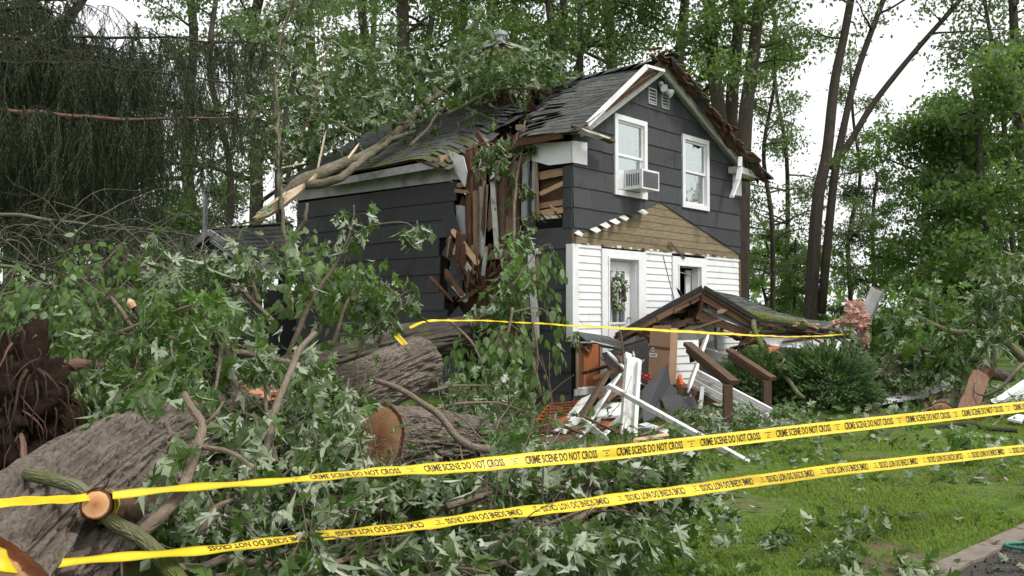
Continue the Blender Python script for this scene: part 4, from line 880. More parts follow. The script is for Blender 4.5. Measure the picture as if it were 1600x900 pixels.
mb = MB(); mb.prism([W(3.05, -.05, 3.0), W(3.1, -.05, 3.02), W(3.62, -.07, 2.72), W(3.58, -.07, 2.70)], V * .01); mb.build('loose_wire', M['brown'], house)
# wreath on the door
wr = thing('wreath', 'leafy green wreath with white flowers hanging on the white door', 'wreath', W(1.45, .08, 1.95))
cw_ = W(1.46, .075, 1.98); mb = MB(); ring = [cw_ + U * (.2 * math.cos(a)) + Z * (.27 * math.sin(a)) for a in [2 * math.pi * i / 24 for i in range(25)]]; mb.tube(ring, .035, 7, False); mb.build('twig_ring', M['oldwood'], wr)
ml = []; wl = MB()
for i in range(150):
    a = rng.uniform(0, 6.283); c = cw_ + U * (.2 * math.cos(a)) + Z * (.27 * math.sin(a)) + Vector((rng.gauss(0, .05), rng.gauss(0, .03), rng.gauss(0, .05))) - V * .03
    d1 = Vector((rng.uniform(-1, 1), rng.uniform(-1, 1), rng.uniform(-1, 1))).normalized() * .075; d2 = d1.orthogonal().normalized() * .028
    wl.add([c, c + d1 * .5 + d2, c + d1, c + d1 * .5 - d2], [(0, 1, 2, 3)])
props(wl.build('leaves', M['ovate'], wr), kind='stuff')
for i in range(30):
    a = rng.uniform(0, 6.283); c = cw_ + U * (.2 * math.cos(a)) + Z * (.25 * math.sin(a)) - V * rng.uniform(.03, .09) + Vector((rng.gauss(0, .04), 0, rng.gauss(0, .045)))
    mb = MB(); k = 5; r = rng.uniform(.018, .032); ax1 = U; ax2 = Z; mb.add([c - V * .01] + [c + ax1 * (r * math.cos(2 * math.pi * j / 10)) * (1 if j % 2 else .55) + ax2 * (r * math.sin(2 * math.pi * j / 10)) * (1 if j % 2 else .55) for j in range(10)], [(0, j + 1, (j + 1) % 10 + 1) for j in range(10)]); mb.build('flower', M['plastic'], wr)
# ================================================================== FALLEN TRUNKS AND LOGS
class Rg(random.Random): pass
def bark_tube(pts, rad, seg=72, rings=120, depth=.02, fa=9.0, fl=2.6, seed=0.0, ends=False, flare=None):
    """trunk with furrowed bark as geometry; returns MB and the frames of its two ends"""
    path = smooth_path(pts, rings); cum = [0]
    for i in range(1, rings): cum.append(cum[-1] + (path[i] - path[i - 1]).length)
    m = len(rad) - 1; vs = []; uv = []; fr = []
    a = (path[1] - path[0]).orthogonal().normalized()
    for i in range(rings):
        t = (path[min(i + 1, rings - 1)] - path[max(i - 1, 0)]).normalized(); a = (a - t * a.dot(t)).normalized(); b = t.cross(a)
        x = i / (rings - 1) * m; k = min(int(x), m - 1); r = rad[k] + (rad[k + 1] - rad[k]) * (x - k)
        fr.append((path[i], t, a.copy(), b, r))
        for j in range(seg):
            th = 2 * math.pi * j / seg; ca, sa = math.cos(th), math.sin(th)
            q = Vector((ca * r * fa + seed, sa * r * fa, cum[i] * fl))
            wv = noise.noise_vector(q * .35) * .9
            n1 = noise.noise(Vector((q.x + wv.x, q.y + wv.y, q.z * .55 + wv.z)) * 1.0); n2 = noise.noise(Vector((q.x * 2.3, q.y * 2.3, q.z * 1.6)) + wv)
            ridge = (1 - min(1, abs(n1) * 2.6)) ** .8; gr = max(0, 1 - abs(n1) / .30); gr = gr * gr * (3 - 2 * gr); n3 = noise.noise(Vector((q.x * 1.9 + 5, q.y * 1.9, q.z * .9)) + wv); g3 = max(0, 1 - abs(n3) / .22); h = -gr * depth - g3 * depth * .5 + n2 * depth * .25 + .05 * r * noise.noise(Vector((ca * 1.3, sa * 1.3, cum[i] * .8 + seed)))
            ef = min(1, .10 + cum[i] * 4, .25 + (rings - 1 - i) * .12); rr = r + h * ef
            if flare: rr *= 1 + flare(cum[i], th)
            vs.append(path[i] + (a * ca + b * sa) * rr); uv.append((j / seg, cum[i]))
    fs = [(i * seg + k, i * seg + (k + 1) % seg, (i + 1) * seg + (k + 1) % seg, (i + 1) * seg + k) for i in range(rings - 1) for k in range(seg)]
    mb = MB(); mb.add(vs, fs, uv); return mb, fr, vs, seg, rings
def cut_face(info, end, tilt=0.0, push=.0):
    """sawn end: concentric rings, uv.x = radius fraction"""
    mb0, fr, vs, seg, rings = info; base = 0 if end == 0 else (rings - 1) * seg; c, t, a, b, r = fr[0 if end == 0 else -1]
    sg = -1 if end == 0 else 1; out = []; uv = []; fs = []; L = 5
    for q in range(L + 1):
        f = 1 - q / L
        for k in range(seg):
            p = Vector(vs[base + k]); pq = c + (p - c) * f; out.append(pq + t * sg * (.010 * (1 - f) + .008 * noise.noise(pq * 11) + push)); uv.append((f, k / seg))
    for q in range(L):
        for k in range(seg):
            f_ = (q * seg + k, q * seg + (k + 1) % seg, (q + 1) * seg + (k + 1) % seg, (q + 1) * seg + k); fs.append(f_[::-1] if sg < 0 else f_)
    mb = MB(); mb.add(out, fs, uv); return mb
def log(name, label, cat, pts, rad, mat, cut0=True, cut1=True, group=None, root=None, **kw):
    t = root or thing(name, label, cat, Vector(pts[0]), group); info = bark_tube(pts, rad, **kw)
    info[0].build('bark', mat, t, True)
    if cut0: cut_face(info, 0).build('cut_face', M['cut'], t, True)
    if cut1: cut_face(info, 1).build('cut_face', M['cut'], t, True)
    return t, info
M['freshred'] = noisy('fresh_red_chips', (.36, .17, .08), (.58, .30, .15), 8, (1, 1, 1), .9, .3, .006, .4)
big = [P(-92, 1000, 3.3), P(60, 850, 4.2), P(190, 745, 5.0), P(300, 700, 6.0), P(410, 668, 7.4), P(520, 628, 8.9), P(655, 568, 10.4)]
trunk, tinfo = log('fallen_tree', 'huge furrowed grey maple trunk lying from the lower left corner into the leaves', 'fallen tree', big, [.40, .37, .35, .34, .33, .32, .325], M['bark'], True, True, seg=260, rings=440, depth=.05, fa=19, fl=3.2, seed=2.3, flare=lambda L, th: .10 * max(0, 1 - L / 1.2))
c = P(404, 668, 7.3); c.z += .25; c.y -= .08; mb = MB()                     # raw wood where a limb was sawn off the top
mb.ball(c, .23, .30, .06, 26, 10); mb.v = [tuple(Vector(v) + noise.noise_vector(Vector(v) * 14) * .02) for v in mb.v]; mb.has_uv = True; mb.uv = [(.45 + .1 * noise.noise(Vector(v) * 9), .3) for v in mb.v]; mb.build('cut_face', M['cut'], trunk)
for i in range(60):
    q = c + Vector((rng.uniform(-.3, .3), rng.uniform(-.35, .3), rng.uniform(.0, .07))); plank('splinter', M['freshred'], q, q + Vector((rng.uniform(-.1, .1), rng.uniform(-.08, .08), rng.uniform(-.02, .03))), .02, .008, trunk, rng.uniform(0, 3))
i2 = bark_tube([P(350, 640, 7.0), P(348, 590, 7.0), P(338, 535, 6.95)], [.15, .14, .12], seg=48, rings=60, depth=.012, fa=14, fl=4, seed=7); i2[0].build('limb_stub', M['bark'], trunk, True); cut_face(i2, 1).build('cut_face', M['cut'], trunk)
# the stub towards the viewer, wrapped in tape
st = [P(215, 800, 4.75), P(182, 795, 4.2), P(150, 788, 3.74)]
i3 = bark_tube(st, [.075, .066, .060], seg=40, rings=36, depth=.005, fa=22, fl=8, seed=3); i3[0].build('limb_stub', M['oldwood'], trunk, True); cut_face(i3, 1).build('cut_face', M['cut'], trunk)
# mossy limb lying across the trunk
ml_ = thing('mossy_limb', 'green mossy limb forking in front of the huge trunk beside the taped stub', 'limb', P(270, 900, 3.7))
def limb(mb, pts, r0, r1, n=26, seg=10, amp=.03, rg=None):
    path = smooth_path(pts, n)
    path = [p + noise.noise_vector(p * 3.1) * amp * min(1, 3 * min(i, n - 1 - i) / n) for i, p in enumerate(path)]
    mb.tube(path, [(r0 + (r1 - r0) * i / (n - 1)) * (1 + .12 * noise.noise(p * 9)) for i, p in enumerate(path)], seg); return path
mb = MB(); limb(mb, PT([(42, 741, 3.95), (90, 752, 3.85), (128, 766, 3.8), (172, 808, 3.82), (222, 842, 3.8), (262, 880, 3.72), (292, 925, 3.6)]), .027, .037, 40, 14); mb.build('stem', M['barkmoss'], ml_, True)
mb = MB(); limb(mb, PT([(216, 838, 3.8), (255, 800, 3.85), (284, 765, 3.95), (300, 730, 4.05), (314, 690, 4.1), (316, 664, 4.2), (300, 640, 4.3), (288, 615, 4.4)]), .030, .016, 34, 10); mb.build('fork', M['barktwig'], ml_, True)
mb = MB(); limb(mb, PT([(315, 698, 4.1), (345, 704, 4.05), (372, 716, 4.0), (396, 732, 4.0)]), .013, .008, 14, 8); mb.build('twig', M['barktwig'], ml_, True)
mb = MB(); limb(mb, PT([(316, 668, 4.2), (334, 650, 4.2), (348, 628, 4.25)]), .010, .006, 10, 7); mb.build('twig', M['barktwig'], ml_, True)
# second trunk running into the house
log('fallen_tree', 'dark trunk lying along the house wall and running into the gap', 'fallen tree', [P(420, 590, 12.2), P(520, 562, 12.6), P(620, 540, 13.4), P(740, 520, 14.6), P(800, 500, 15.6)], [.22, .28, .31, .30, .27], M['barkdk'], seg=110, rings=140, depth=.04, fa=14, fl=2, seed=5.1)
# cut log with orange face
log('cut_log', 'short thick log with an orange sawn face, lying left of the shutter', 'log', [P(592, 684, 8.35), P(650, 686, 8.75), P(725, 690, 9.4), P(775, 694, 9.9)], [.33, .315, .29, .27], M['bark'], seg=150, rings=150, depth=.045, fa=15, fl=3.2, seed=9.4)
# mossy limb on the porch roof
t_, _ = log('mossy_log', 'moss covered log resting on the fallen porch roof, its end snapped off', 'log', [P(1150, 492, 17.3), P(1190, 498, 17.2), P(1235, 505, 17.1), P(1262, 509, 17.0)], [.15, .13, .11, .09], M['barkmoss'], True, False, seg=36, rings=50, depth=.012, fa=14, fl=4, seed=4)
for i in range(7): a = P(1240 + 3 * i, 504, 17.0); plank('splintered_end', M['fresh'], a + Vector((0, rng.uniform(-.05, .05), rng.uniform(-.06, .05))), P(1270 + rng.uniform(-6, 14), 509 + rng.uniform(-3, 4), 17.0), .05, .03, t_, ragged=.04)
mb = MB(); limb(mb, PT([(1176, 498, 16.9), (1182, 525, 16.3), (1198, 552, 15.6), (1220, 580, 14.8), (1245, 612, 14.2), (1256, 622, 14.0)]), .055, .03, 26, 10); mb.build('stem', M['barkmoss'], t_, True)
mb = MB(); limb(mb, PT([(1217, 578, 14.8), (1223, 568, 14.7), (1226, 560, 14.7)]), .018, .012, 6, 6); mb.build('snag', M['fresh'], t_, True)
# log pile on the right
for i, (pts, rad, lab) in enumerate([([P(1472, 646, 13.6), P(1490, 628, 15.0), P(1500, 618, 16)], [.185, .17, .16], 'thickest sawn log end of the pile, left of the leaning slab'), ([P(1517, 652, 13.3), P(1540, 640, 14.4), P(1560, 630, 15.4)], [.125, .12, .11], 'middle sized sawn log end right of the leaning slab'), ([P(1444, 637, 14.6), P(1456, 628, 15.6)], [.075, .07], 'small sawn log end left of the thickest log of the pile'), ([P(1459, 624, 15.0), P(1475, 615, 16)], [.075, .07], 'small bark covered log end perched above the thickest log'), ([P(1400, 612, 17.5), P(1440, 606, 18)], [.08, .075], 'dim log lying among the planks beyond the log pile'), ([P(1548, 583, 16.5), P(1580, 588, 16.5)], [.12, .12], 'torn pale log lying above the fan of white siding'), ([P(1513, 578, 17.2), P(1528, 570, 18.2)], [.12, .12], 'round sawn log end half hidden in leaves above the slab')]):
    log('cut_log', lab, 'log', pts, rad, M['bark'], seg=40, rings=40, depth=.012, fa=12, fl=3, seed=i * 3.1, group='logs piled at the right edge')
deb('bark_slab', 'long pinkish slab of bark leaning against the log pile', 'slab', 'oldwood', (1508, 648, 13.2), (1532, 584, 14.2), .26, .06, .5, .05, .04, group=None); deb('bark_slab', 'narrow red split piece standing above the leaning slab', 'splinter', 'rust', (1530, 590, 14.2), (1545, 566, 14.6), .13, .05, .4, .06, group=None)
mb = MB(); limb(mb, PT([(1442, 674, 12.6), (1480, 666, 12.5), (1510, 663, 12.4), (1540, 670, 12.2), (1590, 673, 12.0)]), .045, .03, 20, 8); props(mb.build('fallen_limb', M['barkdk'], None, True), 'long dark limb lying on the grass before the log pile', 'limb')
mb = MB(); limb(mb, PT([(1525, 598, 13.8), (1524, 612, 13.5), (1540, 616, 13.3), (1565, 604, 13.2), (1590, 578, 13.2), (1610, 560, 13.4)]), .012, .03, 24, 8); props(mb.build('fallen_limb', M['barktwig'], None, True), 'curved thin limb looping over the slab at the right edge', 'limb')
for (pts, lab) in [([(1368, 634, 15.0), (1380, 626, 15.3), (1462, 606, 16.4), (1470, 612, 16.0), (1455, 620, 15.6)], 'long white siding sheet lying on the grass left of the logs'), ([(1466, 606, 16.3), (1476, 592, 16.8), (1491, 587, 17.0), (1482, 607, 16.2)], 'white siding piece tilted upward above the log pile'), ([(1574, 657, 12.8), (1590, 650, 12.9), (1602, 652, 12.9), (1596, 662, 12.6)], 'small white scrap at the right edge below the logs')]:
    mb = MB(); mb.prism(PT(pts), Z * .03); props(mb.build('siding_sheet', M['white']), lab, 'siding', 'white siding scattered by the log pile')
fan = thing('siding_fan', 'fan of bent white siding strips at the right edge', 'siding', P(1580, 625, 14.5))
for i in range(7): plank('strip', M['white'], P(1552 + 2 * i, 627 - i * .8, 14.4), P(1606, 622 - 4.6 * i, 14.9), .10, .012, fan, roll=.5, ragged=.03)
for i, (a, b, m, lab) in enumerate([((1390, 612, 17), (1428, 622, 16.4), 'rust', 'red brown broken board lying beyond the white siding sheet'), ((1418, 604, 17), (1446, 615, 16.6), 'brown', 'dark board lying close above the long white siding sheet'), ((1398, 618, 16.5), (1415, 624, 16.2), 'oldwhite', 'short white board at the left tip of the siding sheet')]):
    deb('broken_board', lab, 'board', m, a, b, .16, .04, .3, .06, group='boards strewn by the log pile')
# bent brown limb by the cut log and other bare limbs in the leaves
for (pts, r0, r1, mt, lab) in [([(585, 594, 7.6), (622, 608, 7.5), (660, 628, 7.4), (690, 650, 7.3), (722, 684, 7.2), (742, 700, 7.1), (766, 702, 7.1)], .022, .036, 'barktwig', 'brown bent limb hanging over the cut log'),
        ([(366, 840, 5.0), (392, 770, 5.2), (418, 690, 5.4), (432, 640, 5.6), (452, 590, 5.8), (470, 545, 6.0), (492, 520, 6.2)], .028, .018, 'barktwig', 'grey limb rising through leaves left of the cut log'),
        ([(360, 850, 4.9), (395, 800, 5.0), (440, 745, 5.3), (500, 690, 5.6), (545, 640, 5.9)], .012, .006, 'barktwig', 'thin twig slanting up between the two big logs'),
        ([(700, 752, 5.6), (722, 742, 5.6), (752, 734, 5.6), (790, 740, 5.5), (830, 752, 5.4), (868, 756, 5.3), (900, 745, 5.2)], .022, .010, 'barktwig', 'arching brown limb just under the upper tape'),
        ([(590, 788, 5.0), (640, 786, 5.1), (672, 772, 5.2), (700, 750, 5.5)], .018, .022, 'barktwig', 'crooked limb below the cut log joining the arching limb'),
        ([(360, 880, 4.3), (420, 880, 4.3), (480, 892, 4.2), (540, 910, 4.1)], .016, .02, 'barktwig', 'bare limb along the bottom edge under the leaves'),
        ([(252, 890, 3.9), (320, 886, 4.1), (352, 872, 4.3)], .020, .022, 'barktwig', 'pale ended limb lying at the bottom near the mossy limb'),
        ([(330, 545, 7.2), (400, 556, 7.6), (470, 570, 8.2)], .03, .022, 'barktwig', 'straight limb sticking right from the bark covered stub'),
        ([(80, 625, 7.2), (150, 635, 7.3), (230, 645, 7.5)], .04, .03, 'barkdk', 'dark limb lying behind the root plate, lower one'),
        ([(50, 578, 7.4), (110, 572, 7.5), (165, 575, 7.7)], .06, .05, 'redbark', 'reddish broken limb behind the root plate'),
        ([(165, 455, 8.3), (205, 505, 8.0), (235, 505, 7.9), (330, 502, 8.0)], .018, .02, 'barktwig', 'thin brown limb arching across the bright leaves'),
        ([(201, 465, 7.4), (212, 482, 7.4), (226, 505, 7.4)], .03, .03, 'barkdk', 'snapped limb with a white broken tip among the bright leaves'),
        ([(300, 790, 4.6), (312, 850, 4.5), (300, 880, 4.5)], .008, .006, 'barktwig', 'fine hanging twig right of the mossy limb')]:
    mb = MB(); limb(mb, PT(pts), r0, r1, 28, 9, .035); props(mb.build('fallen_limb', M[mt], None, True), lab, 'limb', 'bare limbs lying in the leaves')
mb = MB(); mb.tube(PT([(201, 467, 7.38), (204, 473, 7.38), (209, 481, 7.38)]), [.012, .035, .03], 8); props(mb.build('broken_tip', M['fresh']), 'white splintered tip among the bright leaves', 'splinter')
# thin upright stick under the lower tape
mb = MB(); mb.tube(smooth_path(PT([(847, 905, 5.0), (846, 830, 4.97), (848, 760, 4.94), (850, 700, 4.92)]), 10), .006, 5); props(mb.build('stick', M['deadtwig']), 'thin upright stick behind the two tapes, left of the lawn', 'stick')
# black rubber edging in the grass at the bottom
mb = MB(); c = G(832, 898, .05); mb.tube([c + Vector((.17 * math.cos(a), .17 * math.sin(a), .02)) for a in [i * math.pi / 12 for i in range(25)]], .045, 10); props(mb.build('rubber_ring', M['rubber'], None, True), 'black rubber ring lying in the leaves at the bottom edge', 'ring')
# root plate
rp = thing('root_plate', 'dark earthy root plate of the fallen tree at the left edge', 'root plate', G(20, 800))
rp_c = P(10, 655, 6.0); mb = MB(); mb.ball(rp_c, .36, .34, .56, 80, 60)
mb.v = [tuple(Vector(v) + (Vector(v) - rp_c).normalized() * (.20 * noise.fractal(Vector(v) * 2.4, .55, 2.1, 7) + .05 * noise.noise(Vector(v) * 17))) for v in mb.v]
soil = N('root_soil'); sn = soil.noise(soil.coord('Object'), 14, 9, .75); M['soil'] = soil.finish(soil.ramp(sn, [(.3, (.014, .009, .007)), (.7, (.048, .031, .023))]), .98, sn, .9, .05, .05)
M['rootbark'] = bark_mat('root_bark', (.025, .017, .013), (.085, .058, .043), 0, us=4, ls=10, bd=.01)
mb.build('soil', M['soil'], rp, True)
for i in range(290):
    th = rng.uniform(0, 6.283); ph = math.acos(rng.uniform(-1, 1)); d = Vector((math.sin(ph) * math.cos(th), math.sin(ph) * math.sin(th), math.cos(ph)))
    if d.y > .5: continue
    p0 = rp_c + Vector((d.x * .40, d.y * .36, d.z * .62)); L = rng.uniform(.15, .5)
    pts = [p0]; dd = d.copy()
    for k in range(5): dd = (dd * .5 + Vector((rng.uniform(-.6, .6), rng.uniform(-.5, .3), -.55 + rng.uniform(-.4, .2)))).normalized(); pts.append(pts[-1] + dd * L / 5)
    mb = MB(); r = rng.choice((.003, .004, .005, .006, .009, .014)); mb.tube(smooth_path(pts, 8), [r * (1 - .11 * q) for q in range(8)], 5); mb.build('root', M['redbark'] if rng.random() < .15 else M['rootbark'], rp, True)
mb = MB(); limb(mb, PT([(46, 742, 4.6), (40, 710, 4.9), (33, 680, 5.2)]), .022, .014, 10, 8); mb.build('root', M['redbark'], rp, True)
# ================================================================== BARRIER TAPES
def text_mesh(txt, size, sx=1.0, bold=.0):
    cu = bpy.data.curves.new('txt', 'FONT'); cu.body = txt; cu.size = size; cu.offset = bold; cu.resolution_u = 2; cu.align_x = 'LEFT'
    o = bpy.data.objects.new('txt', cu); COL.objects.link(o); bpy.context.view_layer.update()
    me = bpy.data.meshes.new_from_object(o.evaluated_get(bpy.context.evaluated_depsgraph_get()))
    v = [(p.co.x * sx, p.co.y) for p in me.vertices]; f = [tuple(p.vertices) for p in me.polygons]
    bpy.data.objects.remove(o); bpy.data.meshes.remove(me); bpy.data.curves.remove(cu)
    x0 = min(a for a, b in v); y0 = min(b for a, b in v); x1 = max(a for a, b in v); y1 = max(b for a, b in v)
    return v, f, x0, x1, y0, y1
TXT = text_mesh('CRIME SCENE DO NOT CROSS', 1.0, 1.0, .024)
def fitted(tx, w_, h_):
    v, f, x0, x1, y0, y1 = tx; return [((a - x0) / (x1 - x0) * w_, (b - y0) / (y1 - y0) * h_ - h_ / 2) for a, b in v], f
LET = fitted(TXT, .437, .045)
def emblem():
    """a small five pointed badge between two illegible fine lines of print"""
    v = [(0, 0)]; 
    for i in range(10): r = .0062 if i % 2 == 0 else .0036; v.append((r * math.sin(math.pi * i / 5), r * math.cos(math.pi * i / 5) - .001))
    f = [(0, i + 1, (i + 1) % 10 + 1) for i in range(10)]
    for yy, n in ((.013, 9), (-.015, 5)):
        for i in range(n): x = (i - n / 2) * .0055; k = len(v); v += [(x, yy - .0022), (x + .0040, yy - .0022), (x + .0040, yy + .0022), (x, yy + .0022)]; f.append((k, k + 1, k + 2, k + 3))
    return v, f
EMB = emblem()
class Ribbon:
    def __init__(s, pts, width, twist, n=220, sag=0.0):
        s.p = smooth_path(pts, n); s.n = n
        s.p = [p - Z * sag * math.sin(math.pi * i / (n - 1)) for i, p in enumerate(s.p)]
        s.c = [0]
        for i in range(1, n): s.c.append(s.c[-1] + (s.p[i] - s.p[i - 1]).length)
        s.w = width; s.tw = twist; s.L = s.c[-1]
    def frame(s, l):
        l = max(0, min(s.L - 1e-6, l)); i = max(0, min(s.n - 2, int(np.searchsorted(s.c, l)) - 1)); f = (l - s.c[i]) / (s.c[i + 1] - s.c[i])
        p = s.p[i].lerp(s.p[i + 1], f); t = (s.p[i + 1] - s.p[i]).normalized()
        side = t.cross(Z).normalized(); 
        if side.dot(CAM - p) < 0: side = -side
        up = side.cross(t)
        if up.z < 0: up = -up
        a = s.tw(l / s.L); n_ = side * math.cos(a) + up * math.sin(a); u_ = up * math.cos(a) - side * math.sin(a)
        return p, u_, n_
    def at(s, l, y, off=0.0):
        p, u_, n_ = s.frame(l); bow = .004 * math.sin(l * 7.0) ; q = 2 * y / s.w
        return p + u_ * y + n_ * (off + bow * (q * q) + .003 * math.sin(l * 23) * q)
    def mesh(s, th=.0007):
        vs = []; fs = []; m = 5
        for i in range(s.n):
            for side in (th, -th):
                for k in range(m): vs.append(s.at(s.c[i], (k / (m - 1) - .5) * s.w, side))
        R2 = 2 * m
        for i in range(s.n - 1):
            for k in range(m - 1):
                a = i * R2 + k; fs.append((a, a + 1, a + R2 + 1, a + R2)); b = a + m; fs.append((b, b + R2, b + R2 + 1, b + 1))
            for k in (0, m - 1): a = i * R2 + k; fs.append((a, a + m, a + m + R2, a + R2))
        mb = MB(); mb.add(vs, fs); return mb
    def stamp(s, vf, l0, flip=False, off=.0016, flipx=False):
        v, f = vf; out = []
        w_ = max(a for a, b in v)
        for a, b in v:
            if flip: a, b = w_ - a, -b
            out.append(s.at(l0 + a, b, off))
        mb = MB(); mb.add(out, f); return mb
def tape(label, pts, twist, phase, flip=False, period=.559, width=.0762, lmin=0, sag=0, n=220, text=True):
    rb = Ribbon(pts, width, twist, n, sag); t = thing('barrier_tape', label, 'tape', rb.p[0], 'yellow crime scene tapes')
    rb.mesh().build('ribbon', M['yellow'], t, True)
    l = phase
    while text and l < rb.L - .5:
        if l > lmin:
            rb.stamp(LET, l, flip).build('lettering', M['ink'], t)
        if l + .497 > lmin and l + .52 < rb.L:
            v, f = EMB; rb.stamp(([(a + .0, b) for a, b in v], f), l + .497, False if not flip else True).build('emblem', M['ink'], t)
        l += period
    return t, rb
def sm(t): t = max(0, min(1, t)); return t * t * (3 - 2 * t)
def tw_up(x): return 1.28 * sm((.40 - x) / .30) + .08 + .30 * x
A1 = P(176, 774, 3.76); B1 = P(1660, 630, 6.66); B1 = A1 + (P(1600, 638, 6.44) - A1) * 1.06
mid1 = P(830, 718, 4.66)
# phase: the word that starts at x = 660 in the photograph's survey
def phase_at(pts, px, py_d, period):
    rb = Ribbon(pts, .0762, lambda x: 0)
    best = min(range(rb.n), key=lambda i: abs((rb.p[i].x / rb.p[i].y) * F * (1) + 800 - px)); return rb.c[best] % period
up_pts = [A1, P(420, 751.5, 4.02), P(660, 733, 4.36), P(920, 710.5, 4.80), P(1064, 695, 5.06), P(1300, 668, 5.56), P(1440, 653, 5.94), P(1600, 635, 6.44), P(1680, 626, 6.75)]
tape('upper yellow crime scene tape running right from the sawn stub, lettering upright', up_pts, tw_up, phase_at(up_pts, 660, 0, .559), lmin=.30)
def tw_lo(x): return 1.33 * sm((.80 - x) / .85) + .10 + .30 * x
lo_pts = [P(42, 886, 3.40), P(180, 872, 3.55), P(350, 855, 3.78), P(640, 822, 4.24), P(820, 799, 4.59), P(1000, 775.5, 5.0), P(1176, 752, 5.48), P(1300, 735, 5.88), P(1431, 720.5, 6.38), P(1600, 702, 7.14), P(1690, 692, 7.6)]
tape('lower yellow crime scene tape running above the lawn, lettering upside down', lo_pts, tw_lo, phase_at(lo_pts, 818, 0, .559) - .435 + .559, flip=True, lmin=.45)
tape('far thin yellow tape strung from the fallen trunk across the house corner', PT([(640, 512, 12.2), (668, 502, 12.3), (720, 500.5, 12.5), (800, 503, 12.8), (900, 509, 13.2), (1050, 517, 14.0), (1180, 524, 15.0), (1250, 526, 15.6), (1330, 522, 16.2)]), lambda x: 1.0 + .25 * math.sin(9 * x), 0, text=False, width=.055)
tape('short yellow tape end draped over the mossy cut trunk end', PT([(612, 514, 10.15), (620, 524, 10.0), (634, 540, 9.98)]), lambda x: .3, 0, text=False, n=24, width=.06)
tape('loose left run of the upper tape crossing the huge trunk', PT([(-60, 794, 2.95), (0, 787, 3.1), (60, 782, 3.35), (110, 779, 3.6), (140, 776, 3.75)]), lambda x: .6, .1, text=False, n=60, width=.036)
tape('tape wrapped round the sawn lower end of the huge trunk', PT([(-30, 862, 3.25), (10, 878, 3.28), (44, 887, 3.4)]), lambda x: .55, .1, text=False, n=30)
# wrap round the stub
wt = thing('tape_wrap', 'yellow tape wound several times round the sawn limb stub', 'tape', P(160, 790, 3.85))
ax = (st[2] - st[1]).normalized(); a_ = ax.orthogonal().normalized(); b_ = ax.cross(a_); cc_ = st[2] - ax * .05
for k in range(4):
    mb = MB(); vs = []; fs = []; n = 40; wdt = .020; r = .067 + .0028 * k; off = -.025 * k * .45; ph = rng.uniform(-.1, .1)
    for i in range(n + 1):
        th = 2 * math.pi * i / n; c0 = cc_ + (a_ * math.cos(th) + b_ * math.sin(th)) * (r + .002 * math.sin(7 * th + k)) + ax * (off + ph * .1 * math.sin(th))
        vs += [c0 - ax * wdt, c0 + ax * wdt]
        if i: fs.append((2 * i - 2, 2 * i - 1, 2 * i + 1, 2 * i))
    mb.add(vs, fs); mb.build('loop', M['yellow'], wt, True)
# ================================================================== LEAVES, BRANCHES, TREES
nr = np.random.default_rng(7)
def maple_template(k=0, detail=True):
    """silver maple leaf, unit length, base at origin, tip on +Y, face up +Z"""
    rg = random.Random(100 + k)
    half = [(0, 0), (.13, -.05), (.36, -.02), (.27, .10), (.22, .19), (.44, .30), (.66, .60), (.46, .55), (.31, .52), (.155, .42), (.24, .62), (.33, .76), (.16, .78), (0, 1.08)]
    if not detail: half = [(0, 0), (.36, -.02), (.22, .19), (.64, .58), (.155, .42), (.30, .74), (0, 1.08)]
    wk = rg.uniform(.72, .98) if k < 5 else rg.uniform(.5, .75); half = [(x * wk * rg.uniform(.86, 1.14), y + rg.uniform(-.045, .045) if x else y) for x, y in half]
    pts = half + [(-x * rg.uniform(.9, 1.08), y + rg.uniform(-.02, .02)) for x, y in half[-2:0:-1]]
    dr, fold, tw = (rg.uniform(.25, 1.0), rg.uniform(.1, 1.0), rg.uniform(-.5, .5)) if k < 5 else (rg.uniform(.9, 1.9), rg.uniform(.8, 2.0), rg.uniform(-.9, .9))
    cw = rg.uniform(.3, .9); rp = rg.uniform(.02, .07)
    def z(x, y): return -dr * y * y * .6 + fold * abs(x) * .55 - cw * x * x + tw * x * y + rp * math.sin(9 * x + 7 * y + k)
    v = [(0, .32, z(0, .32) - .01)] + [(x, y, z(x, y)) for x, y in pts]; n = len(pts)
    f = [(0, i + 1, (i + 1) % n + 1) for i in range(n)]
    if detail:
        b = len(v); v += [(-.012, 0, 0), (.012, 0, 0), (.01, -.32, .10), (-.01, -.32, .10)]; f += [(b, b + 1, b + 2), (b, b + 2, b + 3)]
    f = [(a, c, b_) for a, b_, c in f] if not (np.cross(np.subtract(v[f[3][1]], v[f[3][0]]), np.subtract(v[f[3][2]], v[f[3][0]]))[2] > 0) else f
    return np.array(v), np.array(f)
def ovate_template(k=0):
    rg = random.Random(50 + k); half = [(0, 0), (.2, .12), (.31, .35), (.27, .6), (.13, .84), (0, 1.05)]
    pts = half + [(-x, y) for x, y in half[-2:0:-1]]; fold, dr = rg.uniform(.1, .5), rg.uniform(.1, .4)
    z = lambda x, y: fold * abs(x) * .6 - dr * y * y * .5 - .3 * x * x
    v = [(0, .45, z(0, .45))] + [(x, y, z(x, y)) for x, y in pts]; n = len(pts); f = [(0, i + 1, (i + 1) % n + 1) for i in range(n)]
    return np.array(v), np.array(f)
TEMPL = {'maple': [maple_template(k) for k in range(10)], 'ovate': [ovate_template(k) for k in range(4)]}
TLOW = maple_template(3, False)
LEAFMESH = {}
def leaf_meshes(kind, mat):
    key = (kind, mat)
    if key not in LEAFMESH: LEAFMESH[key] = [np_mesh('leaf', v, f, M[mat]) for v, f in TEMPL[kind]]
    return LEAFMESH[key]
